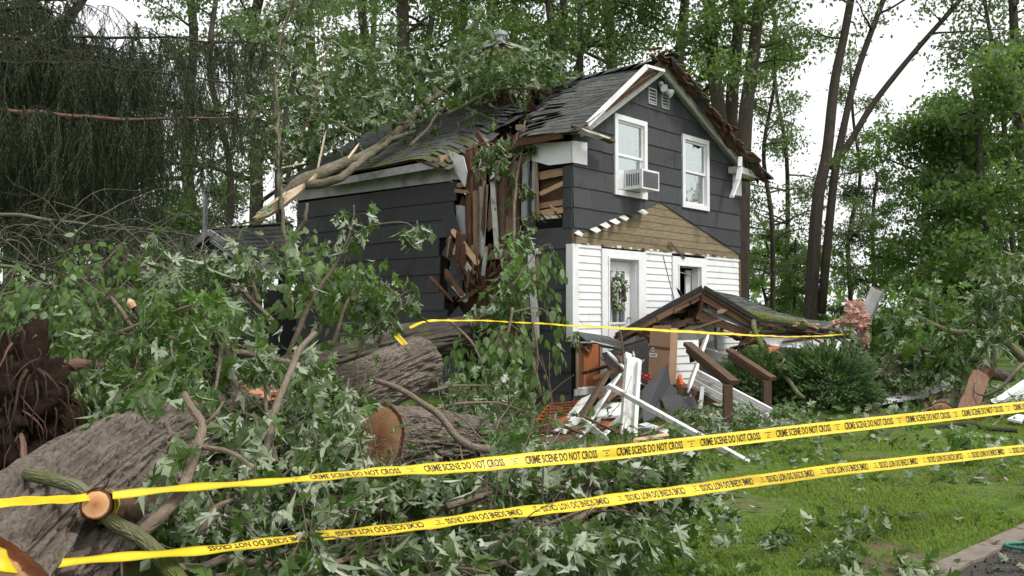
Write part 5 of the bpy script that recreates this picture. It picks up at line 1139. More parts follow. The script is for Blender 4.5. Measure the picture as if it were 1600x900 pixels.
def leaf_matrix(base, ydir, up, size, flip, rg):
    y = ydir.normalized(); x = y.cross(up); x = x.normalized() if x.length > 1e-3 else y.orthogonal().normalized(); z = x.cross(y)
    a = rg.gauss(0, .5); x, z = x * math.cos(a) + z * math.sin(a), z * math.cos(a) - x * math.sin(a)
    if flip: x, z = -x, -z
    return np.array([[x.x * size, y.x * size, z.x * size, base.x], [x.y * size, y.y * size, z.y * size, base.y], [x.z * size, y.z * size, z.z * size, base.z], [0, 0, 0, 1]])
def rvec(rg): return Vector((rg.gauss(0, 1), rg.gauss(0, 1), rg.gauss(0, 1))).normalized()
def proj(p):
    y = p.y * math.cos(PITCH) + (p.z - CAM.z) * math.sin(PITCH); z_ = -p.y * math.sin(PITCH) + (p.z - CAM.z) * math.cos(PITCH)
    return 800 + F * p.x / y, 450 - F * z_ / y, p.y
def inside(x, y, poly):
    c = False; j = len(poly) - 1
    for i in range(len(poly)):
        if (poly[i][1] > y) != (poly[j][1] > y) and x < (poly[j][0] - poly[i][0]) * (y - poly[i][1]) / (poly[j][1] - poly[i][1]) + poly[i][0]: c = not c
        j = i
    return c
# bare places: outline, depth of what is bare there, share of leaves cleared
BARE = [([(-200, 730), (60, 740), (200, 640), (300, 640), (285, 680), (250, 730), (215, 770), (235, 830), (300, 905), (-200, 1000)], 5.6, .97),
        ([(600, 640), (765, 640), (770, 720), (690, 728), (640, 738), (575, 730), (560, 640)], 9.0, .96), ([(1124, 590), (1154, 590), (1152, 664), (1124, 664)], 12.6, .92), ([(1186, 590), (1212, 590), (1210, 646), (1186, 646)], 14.2, .9), ([(225, 640), (340, 640), (340, 740), (225, 790)], 5.6, .55),
        ([(520, 560), (560, 522), (662, 525), (668, 600), (610, 640), (540, 610)], 10.0, .9), ([(355, 600), (450, 600), (450, 646), (355, 646)], 7.6, .95), ([(320, 530), (372, 530), (372, 610), (320, 610)], 7.1, .85),
        ([(440, 498), (700, 480), (745, 500), (745, 545), (560, 560), (440, 580)], 13.0, .6),
        ([(470, 290), (715, 270), (705, 460), (690, 490), (620, 480), (560, 440), (560, 370)], 17.0, .55),
        ([(690, 270), (780, 240), (800, 420), (770, 480), (690, 480)], 17.0, .7), ([(890, 380), (1160, 400), (1160, 520), (890, 520)], 17.0, .97), ([(840, 255), (890, 255), (890, 360), (840, 360)], 17.0, .9),
        ([(835, 545), (1230, 530), (1210, 600), (1140, 636), (1060, 636), (1035, 690), (1000, 694), (835, 700)], 13.2, .93), ([(820, 400), (895, 380), (895, 620), (830, 620)], 15.2, .6),
        ([(440, 275), (500, 215), (640, 182), (700, 168), (770, 142), (860, 135), (1010, 90), (900, 205), (700, 240), (690, 260)], 20.5, .88), ([(755, 55), (800, 55), (800, 76), (755, 76)], 21, .6),
        ([(1355, 588), (1480, 575), (1600, 565), (1600, 668), (1440, 672), (1355, 645)], 13.6, .85), ([(310, 335), (450, 335), (450, 420), (400, 430), (310, 370)], 21.0, .75), ([(0, 500), (105, 560), (110, 780), (0, 800)], 6.2, .9)]
TAPE_LINES = [([(180, 774), (420, 751), (660, 733), (920, 711), (1300, 668), (1600, 636)], 7), ([(40, 886), (350, 855), (640, 822), (820, 799), (1000, 775), (1300, 735), (1600, 702)], 7.6)]
def bare(p, rg):
    x, y, d = proj(p)
    for ln, dm in TAPE_LINES:
        for (x0, y0), (x1, y1) in zip(ln, ln[1:]):
            if x0 <= x <= x1:
                yl = y0 + (y1 - y0) * (x - x0) / (x1 - x0); dt_ = 3.5 + (x / 1600) ** 1.5 * 3.2
                if abs(y - yl) < 34 and d < dt_ + .25 and not 470 < x < 500: return True
    for poly, dm, sh_ in BARE:
        if d < dm and rg.random() < sh_ and inside(x, y, poly): return True
    return False
def leafy(name, label, cat, limbs, seed, twigs=26, tl=.5, nodes=5, ls=.11, r=(.022, .006), kind='maple', mat='maple', bark='barktwig', n_obj=200, flip=.45, droop=.55, group=None, start=.12, spread=1.0, zmin=.03, root=None, upw=.15, amp=.05, name_l='limb', sub=2, face=.5):
    """branch: one or more limbs (world paths), each with twigs and leaves"""
    rg = Rg(seed); rg.off = seed * 1.7; t = root or thing(name, label, cat, limbs[0][0], group); mats = []
    for li, pts in enumerate(limbs):
        path = smooth_path(pts, 26, amp, rg); n = len(path)
        if r[0] > 0:
            mb = MB(); mb.tube(path, [r[0] + (r[1] - r[0]) * i / (n - 1) for i in range(n)], 8); mb.build(name_l, M[bark], t, True)
        for k in range(twigs):
            f = start + (1 - start) * ((k + rg.random()) / twigs); i = min(n - 2, int(f * (n - 1))); p0 = path[i].lerp(path[i + 1], f * (n - 1) - i); tan = (path[i + 1] - path[i]).normalized()
            side = rvec(rg); side = (side - tan * side.dot(tan)).normalized(); L = tl * rg.uniform(.45, 1.2) * (1.15 - .45 * f)
            def grow(p0, d, L, rad, depth):
                q = [p0]; dd = d.copy(); m = 5
                for j in range(m):
                    dd = (dd + rvec(rg) * .22 + Vector((0, 0, -droop * .28))).normalized(); nx_ = q[-1] + dd * L / m
                    if nx_.z < zmin: nx_.z = zmin + rg.uniform(0, .03); dd.z = abs(dd.z) * .2
                    q.append(nx_)
                mbt.tube(q, [rad * (1 - .13 * j) for j in range(m + 1)], 4, False)
                nn = max(2, int(nodes * L / tl + .5))
                for j in range(nn):
                    g = (j + 1) / nn * m; a = min(m - 1, int(g - 1e-6)); b = q[a].lerp(q[a + 1], g - a); tg = (q[a + 1] - q[a]).normalized()
                    s = rvec(rg); s = (s - tg * s.dot(tg)).normalized()
                    for sg in ((1, -1) if j < nn - 1 else (1, -1, 0)):
                        pd = (tg * (.55 if sg else 1.2) + s * sg * .9 + Vector((0, 0, -.25 * droop)) + rvec(rg) * .3).normalized()
                        size = ls * rg.choice((.5, .7, .85, .95, 1.05, 1.2)) * rg.uniform(.9, 1.1); base = b + pd * size * .45
                        yd = (pd * .7 + Vector((0, 0, -droop * 1.25)) + rvec(rg) * .32).normalized()
                        up = (Vector((0, 0, 1)) * .7 + Vector((0, -1, 0)) * face + rvec(rg) * .85)
                        fl = rg.random() < flip * .78
                        if bare(base + yd * size * .5, rg): continue
                        mats.append((rg.randrange(len(TEMPL[kind])), leaf_matrix(base, yd, up, size, fl, rg), base))
                if depth and rg.random() < .8:
                    for _ in range(sub):
                        a = rg.randint(1, 3); s2 = rvec(rg); grow(q[a], (dd * .5 + s2 * .8).normalized(), L * .6, rad * .7, depth - 1)
            mbt = MB(); grow(p0, (tan * .55 + side * spread + Z * upw).normalized(), L, max(.0025, (r[0] + (r[1] - r[0]) * f) * .45 if r[0] > 0 else .004), 1)
            if not bare(p0, rg): mbt.build('twig', M[bark], t, True)
    mats.sort(key=lambda q: (q[2] - CAM).length)
    lm = leaf_meshes(kind, mat)
    for (k, m, b) in mats[:n_obj]: child('leaf', lm[k], t, Matrix(m.tolist()))
    restm = mats[n_obj:]
    if restm:
        av = []; af = []; o_ = 0
        for k in range(len(TEMPL[kind])):
            mm = np.array([m for kk, m, b in restm if kk == k])
            if len(mm):
                tv, tf = (TEMPL[kind][k] if kind != 'maple' or len(restm) < 2500 else TLOW); v, f = scatter(tv, tf, mm); av.append(v); af.append(f + o_); o_ += len(v)
        props(child('foliage', np_mesh('foliage', np.concatenate(av), np.concatenate(af), M[mat]), t), kind='stuff')
    return t

# ------------------------------------------------ trees
DIA = (np.array([(0, 0, 0), (.30, .38, .06), (0, .45, -.02), (-.30, .38, .06), (0, 1, -.10)]), np.array([(0, 1, 2), (0, 2, 3), (2, 1, 4), (2, 4, 3)]))
def orient(nr_, N, droop=.35, base=None, size=.16):
    y = nr_.normal(size=(N, 3)); y[:, 2] -= droop * 2; y /= np.linalg.norm(y, axis=1, keepdims=True)
    u = nr_.normal(size=(N, 3)) * .9; u[:, 2] += .9; x = np.cross(y, u); x /= np.linalg.norm(x, axis=1, keepdims=True) + 1e-9; z = np.cross(x, y)
    s = size * nr_.uniform(.6, 1.25, N)[:, None]; Mx = np.zeros((N, 4, 4)); Mx[:, :3, 0] = x * s; Mx[:, :3, 1] = y * s; Mx[:, :3, 2] = z * s; Mx[:, :3, 3] = base; Mx[:, 3, 3] = 1; return Mx
def tree_parts(seed, stems, r0, zc0, limb_len, n_limb, n_leaf, ls, flat=.6, up=.55, sub=5, cl=.42, taper=.45, lowest_bias=1.0):
    """stems: list of local polylines; returns wood mesh data and leaf mesh data in local space"""
    rg = Rg(seed); nrg = np.random.default_rng(seed); wood = MB(); cents = []; wts = []
    for si, pl in enumerate(stems):
        path = smooth_path(pl, 22, .0); n = len(path); rr = r0[si] if hasattr(r0, '__len__') else r0
        rad = [rr * (1 - (1 - taper) * i / (n - 1)) * (1.25 if i == 0 and si == 0 else 1) * (1 + .05 * noise.noise(path[i] * 1.3)) for i in range(n)]; wood.tube(path, rad, 10)
        for k in range(n_limb):
            ztop = path[-1].z; zz = zc0 + (ztop - zc0) * ((k + rg.random()) / n_limb) ** lowest_bias
            i = min(range(n), key=lambda q: abs(path[q].z - zz)); p = path[i]; az = rg.uniform(0, 6.283); el = rg.uniform(.05, up); fr_ = (zz - zc0) / max(.1, ztop - zc0)
            L = limb_len * rg.uniform(.55, 1.15) * (1.05 - .45 * fr_); d = Vector((math.cos(az) * math.cos(el), math.sin(az) * math.cos(el), math.sin(el)))
            q = [p]
            for j in range(6): d = (d + rvec(rg) * .2 + Vector((0, 0, .05 - .05 * j))).normalized(); q.append(q[-1] + d * L / 6)
            lr = min(rad[i] * .5, .025 * L); wood.tube(smooth_path(q, 9), [lr * (1 - .1 * j) for j in range(9)], 6, False)
            for s in range(sub):
                a = rg.randint(2, 6); b = q[a]; d2 = (d * .5 + rvec(rg) * .9 + Vector((0, 0, -.05))).normalized(); L2 = L * rg.uniform(.18, .42); e = b + d2 * L2
                wood.tube([b, b.lerp(e, .5) + rvec(rg) * .05 * L2, e], [lr * .3, lr * .2, lr * .1], 4, False)
                for h in (.35, .7, 1.0): cents.append(b.lerp(e, h)); wts.append(rg.uniform(.4, 1.4))
            cents.append(q[-1]); wts.append(1.2)
    w_ = np.array(wts); w_ /= w_.sum(); C = np.array([tuple(c) for c in cents]); idx = nrg.choice(len(C), n_leaf, p=w_)
    off = nrg.normal(size=(n_leaf, 3)) * cl; off[:, 2] *= flat; base = C[idx] + off
    keep = base[:, 2] > .3; base = base[keep]
    v, f = scatter(DIA[0], DIA[1], orient(nrg, len(base), .35, base, ls)); return wood, v, f
def place_tree(name, label, loc, meshes, rz=0.0, sc=1.0, group=None, cat='tree'):
    t = thing(name, label, cat, loc, group); t.rotation_euler = (0, 0, rz); t.scale = (sc, sc, sc)
    for nm, me in meshes:
        o = bpy.data.objects.new(nm, me); COL.objects.link(o); o.parent = t
    return t
def tree_meshes(seed, mat='fl', bark='barkbg', **kw):
    wood, v, f = tree_parts(seed, **kw); return [('trunk', wood.mesh('trunk', M[bark], True)), ('crown', np_mesh('crown', v, f, M[mat]))]
def st_(H, lean=(0, 0), wob=.4, seed=0):
    rg = Rg(seed); return [Vector((lean[0] * f * H + rg.uniform(-wob, wob) * f, lean[1] * f * H + rg.uniform(-wob, wob) * f, H * f)) for f in (0, .2, .4, .6, .8, 1)]
TV = {
 'tall1': tree_meshes(21, stems=[st_(21, (.03, 0), .7, 1)], r0=.34, zc0=5.5, limb_len=4.4, n_limb=20, n_leaf=10500, ls=0.165, cl=0.34, flat=0.42, sub=6),
 'tall2': tree_meshes(22, 'fl2', stems=[st_(22, (-.05, .02), .8, 2)], r0=.28, zc0=6.5, limb_len=4.0, n_limb=18, n_leaf=9500, ls=0.16, cl=0.34, flat=0.42, sub=6),
 'tall3': tree_meshes(23, stems=[st_(20, (.07, 0), .8, 3), [Vector((0, 0, 3)), Vector((-.9, .3, 8)), Vector((-2.0, .5, 13)), Vector((-2.4, .8, 18))]], r0=[.34, .24], zc0=6, limb_len=3.6, n_limb=12, n_leaf=10500, ls=0.165, cl=0.34, flat=0.42, sub=6),
 'slim': tree_meshes(24, 'fl2', stems=[st_(15, (.02, .0), .6, 4)], r0=.13, zc0=3.0, limb_len=2.2, n_limb=22, n_leaf=5600, ls=0.145, cl=0.26, flat=0.5, sub=6),
 'bushy': tree_meshes(25, 'fl3', stems=[st_(9.5, (.0, .0), .4, 5)], r0=.18, zc0=1.2, limb_len=3.2, n_limb=26, n_leaf=19000, ls=0.165, cl=0.3, flat=0.4, sub=8, up=.4),
 'bushy2': tree_meshes(26, 'fl', stems=[st_(8, (.04, .0), .4, 6)], r0=.15, zc0=.8, limb_len=2.8, n_limb=24, n_leaf=18000, ls=0.16, cl=0.28, flat=0.42, sub=8, up=.35),
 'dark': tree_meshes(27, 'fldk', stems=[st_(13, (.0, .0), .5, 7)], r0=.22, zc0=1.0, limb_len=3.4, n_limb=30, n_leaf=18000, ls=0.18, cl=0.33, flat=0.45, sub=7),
}
def base_at(px, d): p = P(px, 490, d); p.z = 0; return p
def custom_tree(name, label, d, stems_px, r0, mat, seed, group=None, **kw):
    g = base_at(stems_px[0][0][0], d); stems = [[P(a, b, d + (c if c else 0)) - g for a, b, c in pl] for pl in stems_px]; stems[0][0].z = 0
    return place_tree(name, label, g, tree_meshes(seed, mat, 'barkbg', stems=stems, r0=r0, **kw), group=group)
GT = 'tall trees standing behind the house'
# three stout trunks right of the gable
custom_tree('tall_tree', 'left of three stout dark trunks rising right behind the gable peak', 30, [[(1140, 480, 0), (1130, 250, 0), (1113, 80, 0), (1104, -120, 0), (1100, -260, 0)]], .30, 'fl', 41, GT, zc0=9.0, limb_len=3.6, n_limb=13, n_leaf=6000, ls=.165, cl=.42)
custom_tree('tall_tree', 'middle of three stout dark trunks rising right behind the gable peak', 31, [[(1140, 480, 0), (1142, 200, 0), (1152, 60, 0), (1165, -120, 0), (1170, -260, 0)]], .27, 'fl', 42, GT, zc0=9.5, limb_len=3.2, n_limb=10, n_leaf=4600, ls=.165, cl=.42)
custom_tree('tall_tree', 'rightmost stout dark trunk by the gable, open sky to its right', 29, [[(1155, 480, 0), (1162, 230, 0), (1175, 100, 0), (1186, 0, 0), (1194, -200, 0)]], .29, 'fl', 43, GT, zc0=9.2, limb_len=3.4, n_limb=11, n_leaf=5200, ls=.165, cl=.4)
custom_tree('tall_tree', 'dark leaning trunk rising just left of the gable peak', 33, [[(1020, 480, 0), (1045, 200, 0), (1060, 100, 0), (1076, -60, 0), (1090, -240, 0)]], .28, 'fl', 44, GT, zc0=8.5, limb_len=4, n_limb=14, n_leaf=9500, ls=.17, cl=.5)
# forked bare-stemmed tree on the right
custom_tree('forked_tree', 'tall bare forked tree with three stems against the white sky on the right', 28, [[(1262, 500, 0), (1276, 330, 0), (1292, 240, 0), (1304, 130, 0), (1322, 40, 0), (1345, -90, 0)], [(1283, 490, 0), (1302, 290, 0), (1318, 200, 0), (1340, 110, 0), (1380, 0, 0), (1420, -110, 0)], [(1296, 262, 0), (1326, 225, 0), (1366, 160, 0), (1430, 80, 0), (1500, 0, 0), (1570, -90, 0)]], [.21, .14, .12], 'fl2', 45, zc0=10.2, limb_len=1.9, n_limb=8, n_leaf=2600, ls=.14, cl=.3, sub=4, taper=.5)
custom_tree('tall_tree', 'airy tree with sparse leaves at the right edge against the sky', 27, [[(1610, 500, 0), (1600, 300, 0), (1590, 150, 0), (1582, 0, 0), (1570, -150, 0)], [(1588, 480, 0), (1574, 250, 0), (1558, 120, 0), (1540, 10, 0), (1520, -120, 0)]], [.20, .09], 'fl2', 46, GT, zc0=6.5, limb_len=3.0, n_limb=13, n_leaf=6500, ls=.155, cl=.35, flat=.5)
for (px, top, d, sd_, lab) in [(635, 330, 30, 61, 'thickest dark trunk rising behind the roof left of the chimney'), (712, 345, 33, 62, 'dark trunk rising behind the roof just left of the chimney'), (905, 300, 32, 63, 'leaning trunk rising behind the roof between chimney and gable'), (860, 300, 36, 64, 'slim trunk rising just right of the brick chimney')]:
    ln = {635: -6, 712: 14, 905: -48, 860: 20}[px]
    custom_tree('tall_tree', lab, d, [[(px, 490, 0), (px + ln * .2, 300, 0), (px + ln * .5, 160, 0), (px + ln, 0, 0), (px + ln * 1.3, -180, 0)], [(px + ln * .3, 240, 0), (px + 25 + ln * .5, 130, 0), (px + 50 + ln, 0, 0), (px + 66 + ln, -150, 0)]], [.34 if px == 635 else .25, .15], 'fl', sd_, GT, zc0=6.5, limb_len=4.0, n_limb=13, n_leaf=11500, ls=.165, cl=.36, flat=.42)
for (v, px, d, rz, sc, lab, nm) in [
  ('tall2', 500, 34, .4, 1.0, 'tall leafy tree behind the left roof end, sky showing through', 'tall_tree'),
  ('tall1', 395, 36, 1.7, 1.0, 'tall tree between the spruce and the roof, second row', 'tall_tree'),
  ('tall3', 775, 40, 2.2, 1.05, 'twin stemmed tall tree directly behind the chimney', 'tall_tree'),
  ('tall1', 960, 40, 4.0, 1.05, 'broad tall tree closing the gap behind the gable slope', 'tall_tree'),
  ('tall3', 570, 42, 5.0, 1.0, 'twin stemmed tree behind the middle of the left roof', 'tall_tree'),
  ('tall2', 300, 38, 2.0, 1.0, 'tall tree showing through the drooping spruce twigs', 'tall_tree'),
  ('slim', 437, 25, .6, .95, 'slender pale stemmed tree at the left end of the roof', 'slender_tree'),
  ('slim', 352, 27, 2.9, 1.0, 'slender tree leaning above the annex roof', 'slender_tree'),
  ('slim', 1205, 33, 1.4, .85, 'slender leafy sapling just right of the house wall', 'slender_tree'),
  ('slim', 1232, 38, 3.9, .95, 'slender sapling between the house and the forked tree', 'slender_tree'),
  ('slim', 1330, 36, 5.2, .78, 'slender sapling close behind the forked tree', 'slender_tree'),
  ('bushy', 1455, 25, .3, .80, 'bright green round crowned tree under the white sky on the right', 'bushy_tree'),
  ('bushy2', 1545, 23, 1.1, 1.0, 'dense green tree at the right edge above the fallen limbs', 'bushy_tree'),
  ('bushy2', 1240, 36, 4.1, .58, 'low green thicket tree right of the white wall', 'bushy_tree'),
  ('bushy', 1195, 42, 5.5, .55, 'light green thicket tree seen past the house edge', 'bushy_tree'),
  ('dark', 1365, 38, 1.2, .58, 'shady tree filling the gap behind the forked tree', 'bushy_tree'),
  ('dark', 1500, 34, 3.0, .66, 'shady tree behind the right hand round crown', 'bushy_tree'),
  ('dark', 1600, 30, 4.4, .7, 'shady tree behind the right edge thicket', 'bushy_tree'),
  ('bushy2', 330, 33, 2.5, .75, 'low green tree behind the annex', 'bushy_tree'),
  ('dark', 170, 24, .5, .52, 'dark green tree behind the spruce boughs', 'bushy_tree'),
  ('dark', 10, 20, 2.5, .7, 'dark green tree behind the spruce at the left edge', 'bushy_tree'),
  ('bushy2', 60, 19, 1.3, .42, 'low dark thicket under the spruce boughs at the left edge', 'bushy_tree'),
  ('bushy2', 225, 20, 3.3, .40, 'low dark thicket between the dead twigs and the annex', 'bushy_tree'),
  ('bushy2', 150, 21, 5.1, .45, 'low dark thicket in the middle behind the dead twigs', 'bushy_tree'),
  ('bushy2', 255, 28, 4.5, .72, 'dim green tree between spruce and annex', 'bushy_tree')]:
    place_tree(nm, lab, base_at(px, d), TV[v], rz, sc, 'trees of the wood round the house')
# far woods: one mass
N_ = 12000; an = nr.uniform(-1.0, 1.0, N_); rr_ = nr.uniform(52, 75, N_); hh = nr.uniform(0, 1, N_) ** 1.3 * (5 + 1.6 * np.sin(an * 9) + 1.2 * np.sin(an * 23 + 1)); bse = np.stack([np.sin(an) * rr_, np.cos(an) * rr_, hh], 1)
v_, f_ = scatter(DIA[0], DIA[1], orient(nr, N_, .3, bse, .6)); props(child('far_woods', np_mesh('far_woods', v_, f_, M['fl'])), 'far green woods low behind the house and trees', 'woods', None, 'stuff')

# ------------------------------------------------ spruce: long boughs with hanging curtains of twigs
sp_ = thing('spruce', 'dark spruce at the left with long level boughs hung with drooping twigs', 'tree', Vector((-9.2, 12.5, 0)))
mb = MB(); mb.tube([Vector((-9.2, 12.5, z)) for z in (0, 2, 5, 9, 14)], [.42, .36, .32, .25, .12], 14); mb.build('trunk', M['redbark'], sp_, True)
rs = Rg(77)
def strand(vs, fs, p, L, rg, dens=1.0, w_=.0062):
    """hanging twig with short needle tufts either side"""
    d = Vector((rg.gauss(0, .3), rg.gauss(0, .3), -1)).normalized(); m = max(6, int(L / .024 * dens)); q = p.copy(); st0 = L / m
    for j in range(m):
        d = (d + Vector((rg.gauss(0, .10), rg.gauss(0, .10), -.06))).normalized(); q2 = q + d * st0
        a = rg.uniform(0, 6.283); s = Vector((math.cos(a), math.sin(a), 0))
        ln = .050 * rg.uniform(.6, 1.3) * (1 - .4 * j / m)
        for sg in (1, -1):
            e = q + (s * sg * .55 + d * .85).normalized() * ln; wv = d.cross(s).normalized() * w_ + d * w_ * .4; k = len(vs); vs += [q - wv, q + wv, e]; fs.append((k, k + 1, k + 2))
        k = len(vs); wv = s * .0035; vs += [q - wv, q + wv, q2]; fs.append((k, k + 1, k + 2)); q = q2
boughs = [((-40, 62), (140, 58), (300, 62), (430, 72), 12.6, 1.25, 260, .030), ((-40, 95), (100, 100), (230, 112), (380, 130), 11.6, 1.2, 230, .030), ((-40, 166), (80, 180), (200, 186), (400, 180), 11.0, 1.35, 230, .040), ((-40, 140), (120, 150), (260, 160), (420, 190), 13.0, 1.1, 210, .028), ((-40, 230), (90, 240), (180, 250), (330, 262), 12.0, 1.2, 190, .028), ((-40, 300), (60, 305), (150, 315), (235, 330), 11.4, .9, 150, .025), ((-40, 330), (60, 338), (150, 352), (300, 366), 10.4, .55, 90, .026), ((-40, 8), (40, -5), (90, 0), (120, 5), 13.5, .8, 90, .03), ((-40, 215), (60, 205), (160, 205), (280, 225), 14.0, 1.5, 210, .03), ((-40, 80), (100, 70), (220, 85), (340, 100), 14.2, 1.4, 240, .03), ((-40, 270), (40, 265), (120, 275), (200, 290), 13.0, 1.3, 150, .03), ((-40, 100), (60, 100), (150, 110), (250, 125), 15.5, 1.8, 300, .03), ((-40, 160), (60, 165), (150, 170), (250, 190), 15.8, 1.8, 300, .03), ((-40, 230), (60, 230), (130, 240), (230, 255), 15.4, 1.8, 300, .03), ((-40, 120), (40, 125), (110, 130), (200, 150), 14.6, 1.6, 260, .03), ((-40, 190), (40, 195), (110, 205), (230, 225), 15.0, 1.6, 260, .03), ((-40, 70), (60, 72), (130, 84), (240, 100), 12.2, 1.5, 300, .03), ((-40, 260), (40, 262), (110, 270), (210, 285), 14.5, 1.5, 240, .03), ((-40, 20), (40, 12), (80, 20), (125, 34), 13, 1.2, 160, .03), ((-40, 380), (30, 375), (90, 372), (150, 385), 11.0, .5, 60, .02), ((-40, 340), (50, 332), (120, 335), (190, 345), 12.6, .8, 120, .02)]
for bi, (a, b, c, d, D, L, n_s, br) in enumerate(boughs):
    path = smooth_path(PT([(*a, D + .6), (*b, D + .2), (*c, D), (*d, D - .2)]), 30, .05, sp_ and type('o', (), {'off': bi * 3.3})())
    mb = MB(); mb.tube(path, [br * (1 - .026 * i) for i in range(30)], 7); bo = mb.build('bough', M['redbark'] if bi == 2 else M['deadtwig'] if bi == 6 else M['barkdk'], sp_, True)
    vs = []; fs = []; twm = MB(); nspr = int(n_s / 5)
    for k in range(nspr):                      # sprays: side branches that arch out and down, hung with twigs
        f = min(.999, ((k + rs.random() * 1.6) / nspr) ** 1.15); i = min(28, int(f * 29)); p0 = path[i] + Vector((0, 0, rs.uniform(-.02, .02)))
        sd2 = Vector((rs.uniform(-.5, .8), rs.choice((-1, 1)) * rs.uniform(.2, 1), rs.uniform(-.1, .45))).normalized(); L2 = rs.uniform(.35, 1.15) * (1.1 - .3 * f); q = [p0]
        for j in range(6): sd2 = (sd2 + Vector((0, 0, -.24)) + rvec(rs) * .12).normalized(); q.append(q[-1] + sd2 * L2 / 6)
        twm.tube(q, [.010 - .0013 * j for j in range(7)], 4, False); big_ = rs.choice((.35, .6, .8, 1.0, 1.35))
        for h in range(rs.randint(9, 17)):
            g = rs.random() * 5.99; a_ = int(g); strand(vs, fs, q[a_].lerp(q[a_ + 1], g - a_), max(.12, L * big_ * rs.uniform(.25, .95) * (1 - .3 * f)), rs)
    for k in range(int(n_s * .22)):
        f = rs.random(); i = min(28, int(f * 29)); strand(vs, fs, path[i] + Vector((0, rs.gauss(0, .1), rs.uniform(0, .08))), L * rs.uniform(.1, .6), rs)
    props(twm.build('side_twigs', M['barkdk'], bo, True), kind='stuff')
    props(child('needles', np_mesh('needles', np.array([tuple(x) for x in vs]), np.array(fs), M['needle']), bo), kind='stuff')
mb = MB(); limb(mb, PT([(92, 46, 15), (110, 26, 15), (130, 0, 15), (150, -40, 15)]), .09, .06, 12, 8); mb.build('leader', M['barkdk'], sp_, True)
# grey dead twigs under the spruce
dt = thing('dead_brush', 'tangle of bare grey dead twigs hanging below the spruce boughs', 'dead brush', P(150, 400, 10.5))
for i in range(150):
    px = rs.uniform(-20, 330); py = rs.uniform(345, 440) if px < 200 else rs.uniform(355, 430); d0 = rs.uniform(9.5, 11.5); p = P(px, py, d0); q = [p]; dd = Vector((rs.gauss(0, 1), rs.gauss(0, .5), rs.gauss(.1, .6))).normalized(); L = rs.uniform(.5, 1.3)
    for j in range(6): dd = (dd + rvec(rs) * .3 + Vector((0, 0, -.22))).normalized(); q.append(q[-1] + dd * L / 6)
    mb = MB(); r0 = rs.uniform(.004, .010); pth = smooth_path(q, 10); mb.tube(pth, [r0 * (1 - .07 * j) for j in range(10)], 4, False)
    for s in range(4):
        j = rs.randint(2, 8); e = pth[j] + (rvec(rs) * .7 + dd * .5).normalized() * L * .3; mb.tube([pth[j], pth[j].lerp(e, .5) + rvec(rs) * .03, e], [r0 * .5, r0 * .4, r0 * .25], 3, False)
    mb.build('twig', M['deadtwig'], dt, True)
for pts in ([(0, 462, 10), (40, 450, 10), (80, 432, 10)], [(0, 415, 9.6), (30, 420, 9.6), (60, 440, 9.6), (95, 448, 9.7)]): mb = MB(); mb.tube(smooth_path(PT(pts), 12), [.02 - .001 * j for j in range(12)], 6); mb.build('twig', M['deadtwig'], dt, True)
# ================================================================== FALLEN LEAFY BRANCHES
GB = 'fallen maple branches heaped in front of the house'
def L_(*paths): return [PT(p) for p in paths]
FB = 'fallen_branch'
